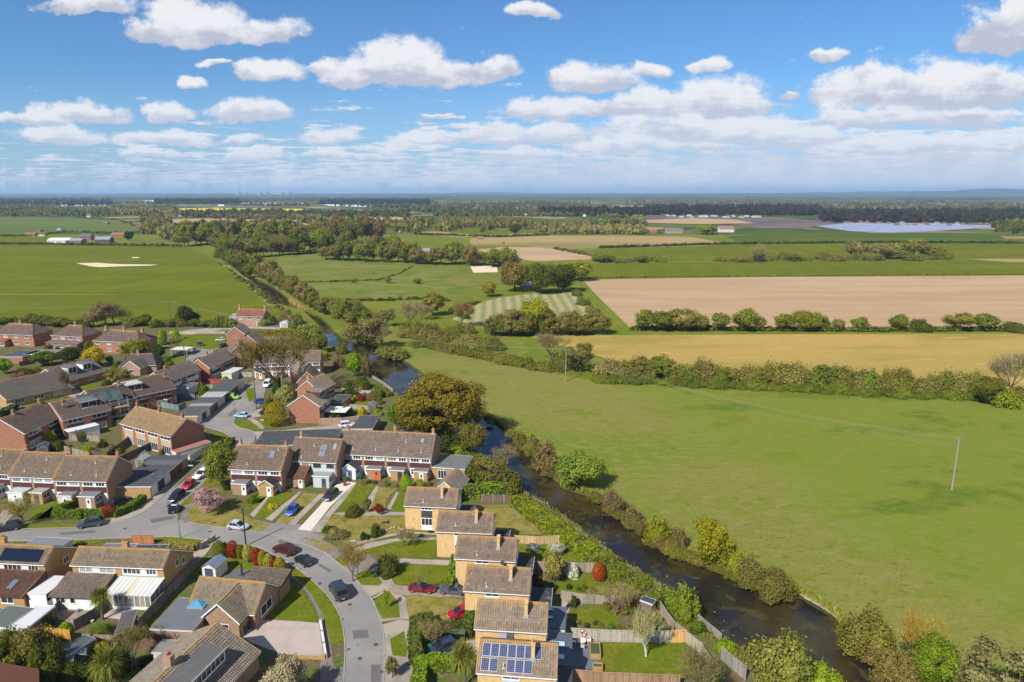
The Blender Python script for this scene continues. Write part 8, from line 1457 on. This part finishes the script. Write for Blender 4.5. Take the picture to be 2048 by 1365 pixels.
# dark brick corner of a roof at the bottom left edge
mb = MB(); a = [G(0,1325,5), G(78,1338,5), G(80,1420,5), G(-40,1420,5)]; mb.prism(a[::-1], 4.7, 5.0); o = mb.build('roof', M_['tiles'], None, (.10,.04,.025), tint=True); hh = empty('brick_house', (*a[0], 0), 0, 'corner of a shaded dark red roof at the bottom left edge of the photo', 'house'); o.parent = hh; o.location = (-a[0][0], -a[0][1], 0); mb = MB(); c = Vector((sum(p[0] for p in a)/4, sum(p[1] for p in a)/4)); mb.prism([tuple(c + (Vector(p) - c) * .9) for p in a[::-1]], 0, 4.69); o = mb.build('wall', M_['rbrick'], hh); o.location = (-a[0][0], -a[0][1], 0)
# white shed by the cottage, carport, greenhouse bits
shed('small white shed right of the cottage', (560,656), 3.5, 3, R(0), (.62,.62,.60), (.5,.5,.5), 2.4); cp = empty('carport', G(342, 712), R(-5), 'pale flat carport roof on posts among the trees', 'carport'); mb = MB(); mb.box(0,6.5,0,5,2.3,2.45); mb.build('roof', M_['plain'], cp, (.5,.52,.5)); [(lambda m: (m.box(x,x+.12,y,y+.12,0,2.3), m.build('post', M_['metal'], cp, (.4,.4,.4))))(MB()) for x in (0.1,6.2) for y in (.1,4.7)]
# two horses in the paddock
def horse(x, y, col, label, rz):
    e = empty('horse', G(x, y), rz, label, 'horse'); bm = bmesh.new(); J = {'pel': (-.6,0,1.2,.28), 'bel': (0,0,1.12,.31), 'che': (.55,0,1.18,.29), 'nk': (1.0,0,1.25,.17), 'hd': (1.35,0,.75,.12), 'mz': (1.5,0,.45,.08), 'tl': (-.95,0,1.0,.06)}; me = bpy.data.meshes.new('body'); vs = list(J.values()); names = list(J); ed = [('pel','bel'),('bel','che'),('che','nk'),('nk','hd'),('hd','mz'),('pel','tl')]
    for s in (-1, 1):
        for nm, xx, k in (('f', .6, 'che'), ('h', -.65, 'pel')):
            bk = .08 if nm == 'h' else 0; a = (xx, .16*s, .75, .12); b = (xx - bk*1.5, .16*s, .45, .065); c = (xx, .16*s, .05, .06); i = len(vs); vs += [a, b, c]; names += [nm+str(s)+'a', nm+str(s)+'b', nm+str(s)+'c']; ed += [(k, nm+str(s)+'a'), (nm+str(s)+'a', nm+str(s)+'b'), (nm+str(s)+'b', nm+str(s)+'c')]
    me.from_pydata([v[:3] for v in vs], [(names.index(a), names.index(b)) for a, b in ed], []); o = inst('body', me, e, color=col); me.materials.append(M_['plain']); sk = o.modifiers.new('skin', 'SKIN')
    for i, v in enumerate(vs): me.skin_vertices[0].data[i].radius = (v[3], v[3])
    me.skin_vertices[0].data[0].use_root = True; o.modifiers.new('sub', 'SUBSURF').levels = 1
try:
    horse(553, 520, (.05,.03,.02), 'dark horse grazing in the paddock, nearer the canal wood', 2.6); horse(572, 517, (.14,.06,.03), 'chestnut horse grazing in the paddock, right of the dark one', .3)
except Exception as ex: print('horse', ex)
# ------------------------------------------------------------------ the far country
def far_house(x, y, w, hp, wallc, roofc, label, dp=8., rz=0., name='far_house', chim=True, cat='house', group=None, rise=.45):
    """x, y: photo foot of the left corner; w, hp: width and total height in photo pixels"""
    g = G(x, y); ppm = FPX / depth(g); L = w / ppm; H_ = hp / ppm; ze = H_ * (1 - rise); e = empty(name, g, rz, label, cat, group); mb = MB(); mb.box(0, L, 0, dp, 0, ze)
    mb.face([(0,dp,ze),(0,0,ze),(0,dp/2,H_)]); mb.face([(L,0,ze),(L,dp,ze),(L,dp/2,H_)]); mb.build('wall', M_['render'], e, wallc); o = .3; r = MB()
    for a, b in (((-o, -o), (dp/2)),): 
        r.face([(-o,-o,ze-.2),(L+o,-o,ze-.2),(L+o,dp/2,H_+.1),(-o,dp/2,H_+.1)]); r.face([(L+o,dp+o,ze-.2),(-o,dp+o,ze-.2),(-o,dp/2,H_+.1),(L+o,dp/2,H_+.1)])
    rf = r.build('roof', M_['plain'], e, roofc)
    if chim: c = MB(); c.box(L*.2, L*.2+.9, dp/2-.4, dp/2+.4, H_-.6, H_+1.2); c.build('chimney', M_['plain'], rf, (.25,.12,.08))
    n = max(2, int(L / 3)); wm = MB()
    if L < 40:
        for i in range(n):
            for z in ((.9, ze*.42), (ze*.58, ze*.9)) if ze > 4.2 else ((.9, ze*.75),): o_ = MB(); o_.box(L*(i+.3)/n, L*(i+.7)/n, -.06, 0, z[0], z[1]); o_.build('window', M_['glass'], e, DGLASS)
    return e
WH = (.66,.65,.62); RB = (.30,.13,.09)
for a in ((95,486,42,9,WH,(.58,.60,.62),'white roofed farm barn at the left of the far farmyard',14,False), (132,486,30,8,(.28,.17,.12),(.22,.24,.27),'blue-grey roofed farm barn right of the white one',12,False), (160,481,22,13,RB,(.10,.10,.12),'dark square farmhouse with a low tower-like roof',8,True), (190,486,30,12,(.10,.09,.09),(.20,.22,.25),'black timber barn with a grey roof beside the olive tree',10,False), (48,473,22,7,RB,(.22,.10,.07),'low red brick cottage on the lane west of the farm',7,True), (76,473,12,5,WH,(.2,.12,.1),'small pale cottage between the red cottage and the farm',6,True), (222,474,26,8,RB,(.26,.11,.08),'long red roofed bungalow east of the farm',8,True),
    (434,481,14,9,WH,(.16,.10,.08),'white cottage in the canal wood',7,True), (531,497,11,13,(.45,.30,.24),(.2,.09,.07),'pinkish gabled house in the paddock wood',8,True), (755,478,10,9,WH,(.2,.1,.08),'white gabled cottage at the edge of the paddock wood',7,True), (845,508,14,10,(.3,.28,.26),(.22,.22,.24),'grey roofed barn behind the paddock belt',9,False), (1332,467,34,10,(.38,.30,.26),(.14,.12,.13),'long dark roofed farmhouse range beyond the straw field',9,True), (1300,468,14,8,RB,(.24,.10,.07),'red roofed cottage west of the farmhouse range',8,True), (1438,465,30,12,WH,(.24,.12,.09),'white farmhouse with red roofs beside the bright green tree',9,True), (478,455,12,8,RB,(.22,.1,.07),'red house in the trees north of the canal wood',8,True),
    (726,428,16,4,WH,(.5,.5,.5),'far white house by the yellow field, leftmost',10,False), (795,428,20,4,(.5,.48,.45),(.2,.14,.12),'far pale house right of the yellow field',10,False), (436,413,12,3,WH,(.6,.6,.6),'tiny white barn left of the dark wood',10,False), (1040,576,26,9,(.32,.33,.33),(.36,.38,.40),'low pale farm shed under the big dark oaks',6,False), (1062,573,24,7,(.6,.6,.6),(.62,.63,.64),'white caravan-like shed under the big dark oaks',4,False), (955,480,10,6,RB,(.3,.12,.08),'red roofed cottage beside the far straw field',8,True)):
    far_house(*a[:7], dp=a[7], chim=a[8], cat='barn' if 'barn' in a[6] or 'shed' in a[6] else 'house')
r5 = random.Random(11)
for i in range(26): x = 1690 + i*14 + r5.uniform(-4,4); far_house(x, 447 + i*.25 + r5.uniform(-2.5,2.5), r5.uniform(5,9), r5.uniform(3,4.5), r5.choice([(.4,.39,.38), RB, (.28,.2,.17)]), r5.choice([(.22,.10,.07),(.16,.12,.11),(.12,.11,.12)]), 'small house of the dark far suburb, %s from the left' % ordinal(i), 9, group='far suburb houses')
for i in range(16): x = 1335 + i*12 + r5.uniform(-4,4); far_house(x, 434 + i*.1 + r5.uniform(-1.5,1.5), r5.uniform(5,11), r5.uniform(2.5,4), WH, r5.choice([(.22,.14,.12),(.3,.3,.32)]), 'tiny pale house beneath the near black wood, %s from the left' % ordinal(i), 9, group='far pale houses')
for i in range(14): x = 1000 + i*14 + r5.uniform(-5,5); far_house(x, 428 + r5.uniform(-4,6), r5.uniform(5,10), r5.uniform(2.5,4), r5.choice([WH,(.5,.45,.4)]), r5.choice([(.5,.5,.52),(.2,.14,.12)]), 'tiny pale building of the far nurseries, %s from the left' % ordinal(i), 9, group='far nursery buildings')
for i in range(16): x = 60 + 52*i + r5.uniform(-15, 15); far_house(x, r5.uniform(428,470), r5.uniform(6,10), r5.uniform(4,6), r5.choice([WH, RB]), r5.choice([(.22,.10,.07),(.16,.12,.11)]), 'lone far house among the left hedgerows, %s from the left' % ordinal(i), 9, group='lone far houses')

def cards_template(n, seed, size):
    rs = np.random.RandomState(seed); c = unit(rs.normal(size=(9, 3))) * .5; li = rs.randint(0, 9, n); dd = unit(rs.normal(size=(n, 3))); P = c[li] + dd * .48; Nn = unit(dd + rs.normal(0, .5, dd.shape)); P = P.copy(); P[:, 2] = .52 + P[:, 2] * .5; return card_quads(P, Nn, size, rs).reshape(n, 4, 3)
TP = [cards_template(46, i, .26) for i in range(5)]
def wood(name, pts, label, col, hm=(7, 13), wr=.55, tintsp=.22):
    """pts: photo feet of the trees; one mass nobody could count"""
    rs = np.random.RandomState(len(pts)); Vs = []; Ts = []
    for (x, y) in pts:
        g = G(x, max(y, 388.5)); h = rs.uniform(*hm); w = h * wr * rs.uniform(.7, 1.4); t = TP[rs.randint(5)]; a = rs.uniform(0, 6.28); ca, sa = cos(a), sin(a)
        Q = np.empty_like(t); Q[..., 0] = (t[..., 0]*ca - t[..., 1]*sa)*w + g[0]; Q[..., 1] = (t[..., 0]*sa + t[..., 1]*ca)*w + g[1]; Q[..., 2] = t[..., 2]*h; Vs.append(Q.reshape(-1, 3)); Ts.append(np.clip(rs.normal(.5, tintsp) + rs.normal(0, .1, len(t)), 0, 1))
    o = inst(name, quads_mesh(name, np.vstack(Vs), np.concatenate(Ts), M_['leaf']), color=col); setp(o, label, 'woodland', None, 'stuff'); return o
def scat(x0, x1, y0, y1, n): return [(r5.uniform(x0, x1), r5.uniform(y0, y1)) for _ in range(n)]
OPEN = [(-200,285,434,469),(840,1450,462,491),(1450,2200,467,487),(1290,2010,433,464),(640,860,433,443),(310,605,440,452),(356,606,415,424),(560,750,447,458),(820,1190,434,447),(-200,500,470,500)]
def lines(n, x0, x1, y0, y1, sp=5, ln=(60, 260), gap=.12):
    o = []
    for _ in range(n):
        x = r5.uniform(x0, x1); y = y0 + (y1 - y0) * r5.random() ** 1.3; L = r5.uniform(*ln); sl = r5.uniform(-.02, .025)
        k = int(L / sp)
        for i in range(k):
            q = (x + i * sp + r5.uniform(-2, 2), y + sl * i * sp + r5.uniform(-.25, .25))
            if r5.random() > gap and not any(a < q[0] < b and c < q[1] < d for a, b, c, d in OPEN): o.append(q)
    return o
W = wood
W('hedgerow_trees', lines(24, -150, 950, 432, 474, 7), 'olive hedgerow trees criss-crossing the fields on the left', (.12,.12,.04)); W('hedgerow_trees', lines(24, 900, 2100, 430, 462, 7), 'green hedgerow trees between the fields on the right', (.10,.115,.04)); W('hedgerow_trees', lines(16, 0, 1000, 436, 470, 8, gap=.3), 'brown budding hedgerow trees on the left', (.15,.12,.07))
W('hedgerow_trees', lines(30, -200, 2200, 405, 430, 4), 'dull green hedgerows of the middle distance', (.075,.085,.035), (8, 14)); W('hedgerow_trees', lines(22, -200, 2200, 396, 408, 3), 'far hedgerows below the horizon', (.04,.05,.03), (8, 15))
W('far_wood', scat(-60, 110, 412, 432, 330) + scat(110, 240, 420, 433, 150), 'olive wooded belt at the left beyond the far green field', (.12,.12,.045)); W('far_wood', scat(225, 350, 416, 432, 300), 'tall khaki trees between the pines and the yellow field', (.15,.135,.055), (11, 17)); W('far_wood', scat(365, 820, 426, 436, 620), 'dark green wood under the yellow field', (.065,.07,.035)); W('far_wood', scat(-100, 225, 399, 412, 700), 'very dark pine woods by the tidal inlet', (.018,.024,.024), (10, 18)); W('far_wood', scat(310, 480, 402, 409, 480), 'dark wooded hump beside the inlet', (.016,.024,.024), (12, 22)); W('far_wood', scat(480, 660, 399, 404, 300), 'brown wood beyond the inlet', (.10,.085,.055), (9, 16))  # pine woods and hump: leaf colours darkened in place of cloud shadow
W('far_wood', scat(640, 860, 399, 410, 620), 'long wood coloured dark as under cloud behind the inlet', (.020,.026,.026), (10, 18)); W('far_wood', scat(850, 1180, 404, 424, 330), 'mauve brown copses of the middle distance', (.085,.075,.06)); W('far_wood', scat(870, 1240, 424, 434, 280), 'green-brown copses behind the nursery buildings', (.085,.085,.045))  # the long wood by the inlet carries its cloud shadow as base colour
W('far_wood', scat(1290, 1640, 417, 432, 700) + scat(1080, 1300, 424, 433, 220), 'near black wood above the purple bare field', (.028,.027,.026), (12, 20)); W('far_wood', scat(1640, 2200, 426, 446, 950), 'broad dark wooded suburb at the right', (.032,.031,.027), (10, 18)); W('far_wood', scat(1560, 2200, 408, 424, 420), 'mauve brown woodland behind the dark suburb', (.105,.085,.06), (9, 16)); W('far_wood', scat(1250, 1600, 400, 414, 220), 'faint brown woods right of centre', (.10,.08,.06), (9, 15))  # near black wood and dark suburb: cloud shade is in the leaf colour
W('far_wood', scat(640, 1010, 442, 468, 120), 'scattered trees between the pale fields', (.14,.13,.05), (9, 14)); W('far_wood', scat(330, 640, 454, 486, 200), 'mixed trees of the wood north of the canal', (.14,.12,.065), (9, 14)); W('far_wood', scat(285, 340, 436, 466, 90), 'khaki trees at the right end of the far green field', (.15,.13,.06), (8, 13)); W('far_wood', scat(1080, 1290, 460, 470, 90), 'pale budding hedge west of the farmhouse range', (.16,.145,.075)); W('far_wood', scat(1990, 2200, 454, 468, 90), 'dark trees at the right end of the plastic covered field', (.07,.075,.03))
def far_hedge(pts, label, col=(.085,.095,.03), hm=(1.6, 3.2), sp=2.2):
    o = []
    for (x0, y0), (x1, y1) in zip(pts, pts[1:]):
        k = int(hypot(x1 - x0, (y1 - y0) * 3) / sp) + 1; o += [(x0 + (x1-x0)*i/k + r5.uniform(-1,1), y0 + (y1-y0)*i/k + r5.uniform(-.3,.3)) for i in range(k) if r5.random() > .1]
    wood('field_hedge', o, label, col, hm, 1.1)['category'] = 'hedge'
far_hedge([(-100,489),(100,489.5),(365,493.5)], 'low hedge on the far side of the big green field'); far_hedge([(-100,474),(60,473),(95,471)], 'low dark hedge west of the farmyard'); far_hedge([(95,469),(130,464.5),(250,468),(292,463)], 'low hedge under the far green field', sp=3.5); far_hedge([(290,463),(262,449),(236,441),(150,436)], 'curving hedge at the right of the far green field')
far_hedge([(1165,557),(1500,553.3),(2100,550)], 'rough grassy line between the green strip and the ploughed field', (.09,.12,.02), (.5, 1.1), 3); far_hedge([(1262,660),(1700,663),(2100,662)], 'low growth under the hedgerow trees', (.08,.10,.025), (.8, 2.2), 3); far_hedge([(600,566),(757,561),(800,548),(826,533)], 'low green ridge hedge between the paddocks', (.085,.11,.025), (.6, 1.4), 3); far_hedge([(955,607),(905,622),(930,640)], 'low hedge left of the striped plot', (.09,.12,.02), (1, 2.5), 4)
far_hedge([(1200,497),(1460,489),(1800,486),(2100,488)], 'thin hedge between the two long green fields', (.05,.065,.02)); far_hedge([(840,470),(1000,475),(1100,471)], 'thin hedge by the dark standing tree', (.05,.065,.02)); far_hedge([(1110,499),(1190,514),(1230,523)], 'thin hedge at the right of the tan field', (.10,.10,.04)); far_hedge([(620,604),(760,602),(870,598),(900,604)], 'low dark hedge at the foot of the water meadow', (.06,.085,.02), (.8, 2.), 4); far_hedge([(436,527),(500,567),(548,608)], 'low scrub line between the green field and the track', (.11,.12,.035), (.6, 1.6), 4)
# rolling wooded ridges to the horizon
def ridge(y0, x0, x1, hmax, col, label, dpt, seed, env=None, name='wooded_ridge', step=70, jag=.5):
    rs = np.random.RandomState(seed); n = int((x1 - x0) / step); nz = np.zeros(n)
    for o_ in range(1, 6): kk = 2 ** o_; nz += np.interp(np.linspace(0, kk * 2, n), np.arange(kk*2+1), rs.uniform(-1, 1, kk*2+1)) / o_
    prof = (0.55 + .25 * nz) * hmax; prof = np.maximum(prof, hmax * .08) * (1 + rs.uniform(-jag, jag, n) * .25) + rs.uniform(0, 5, n)
    X = np.linspace(x0, x1, n); E = np.array([env(x) for x in X]) if env else np.ones(n); prof = prof * E
    rows = 6; mb = MB()
    for j in range(rows + 1):
        f = sin(pi * j / rows) ** .8; yy = y0 + dpt * j / rows
        for i in range(n): mb.v.append((X[i] + rs.uniform(-20,20), yy + rs.uniform(-.2,.2)*dpt/rows, -3 + max(0, prof[i] * f + (rs.uniform(-2.5, 2.5) if 0 < j < rows else 0))))
    for j in range(rows):
        for i in range(n - 1): a = j*n + i; mb.f.append((a, a+1, a+n+1, a+n)); mb.m.append(0); mb.t.append(rs.uniform(.2,.8))
    me = mb.mesh(name, M_['leaf'], tint=True); o = inst(name, me, color=col); setp(o, label, None, None, 'structure')
fx = lambda px, Y: (px - 1024) / FPX * Y
ridge(5200, -9000, 9000, 16, (.050,.065,.03), 'wooded rise', 350, 1); ridge(6600, -9000, 9500, 17, (.045,.055,.03), 'wooded rise', 450, 2); ridge(8500, -11000, 12000, 20, (.05,.065,.035), 'wooded rise', 700, 3); ridge(11000, -14000, 14000, 30, (.05,.06,.04), 'wooded rise', 1200, 4, step=110); ridge(15500, -18000, 18000, 112, (.035,.045,.05), 'low far hills', 2200, 5, step=160, env=lambda x: .42 + .62/(1 + math.exp(-(x - fx(1400,15500))/2600)))
bump_ = lambda x, c, w: math.exp(-((x - c) / w) ** 2)
ridge(19000, -24000, 24000, 95, (.05,.06,.045), 'blue hills on the horizon', 4000, 6, env=lambda x: .55 + .5*bump_(x, fx(980,19000), 900) + .7/(1 + math.exp(-(x - fx(1600,19000))/1200)), name='hills', step=200, jag=.1)
ridge(12500, fx(1480,12500), 16000, 165, (.035,.045,.035), 'dark blue hills at the right of the horizon', 2500, 8, env=lambda x: .25 + .75/(1 + math.exp(-(x - fx(1930,12500))/500)), name='hills', step=120, jag=.1)
# chimney stack and works on the skyline
e = empty('power_station', (fx(509, 14000), 14000, 0), 0, 'faint tall chimney and works on the far skyline', 'power station'); mb = MB(); mb.tube((0,0,0),(0,0,128),7,5,10); mb.build('chimney', M_['plain'], e, (.55,.55,.55)); mb = MB(); [mb.box(x, x+w, -60, 60, 0, h_) for x, w, h_ in ((-260,90,66),(-90,60,58),(170,90,72),(330,50,64),(480,200,58),(760,70,66))]; mb.build('works', M_['plain'], e, (.25,.27,.32))
# masts of the boatyard at the inlet
e = empty('boatyard_masts', (*G(110, 411), 0), 0, 'cluster of pale masts of laid-up boats in front of the dark pines', 'masts'); mb = MB(); o0 = G(110, 411)
for i in range(46): g = G(r5.uniform(45, 215), r5.uniform(409, 412.5)); x, y = g[0]-o0[0], g[1]-o0[1]; mb.tube((x,y,0),(x,y,r5.uniform(14,24)),.35,.3,3); mb.box(x-3,x+5,y-2,y+2,0,3)
o = mb.build('masts_and_hulls', M_['plain'], e, (.55,.57,.6)); o['kind'] = 'stuff'

# ------------------------------------------------------------------ air
hz = MB(); hz.box(-40000, 40000, -150, 46000, -5, 215); ho = hz.build('haze', []); ho['kind'] = 'stuff'; ho['label'] = 'thin blue air haze over the whole countryside'
m = bpy.data.materials.new('haze'); m.use_nodes = True; nt = m.node_tree; nt.nodes.clear(); pv = nt.nodes.new('ShaderNodeVolumePrincipled'); pv.inputs['Color'].default_value = (.46,.68,1,1); pv.inputs['Density'].default_value = 6.5e-5; pv.inputs['Anisotropy'].default_value = .1
ou = nt.nodes.new('ShaderNodeOutputMaterial'); nt.links.new(pv.outputs[0], ou.inputs[1]); ho.data.materials.append(m)
print('objects', len(bpy.data.objects), 'tris', sum(len(me.polygons) for me in bpy.data.meshes) * 2)
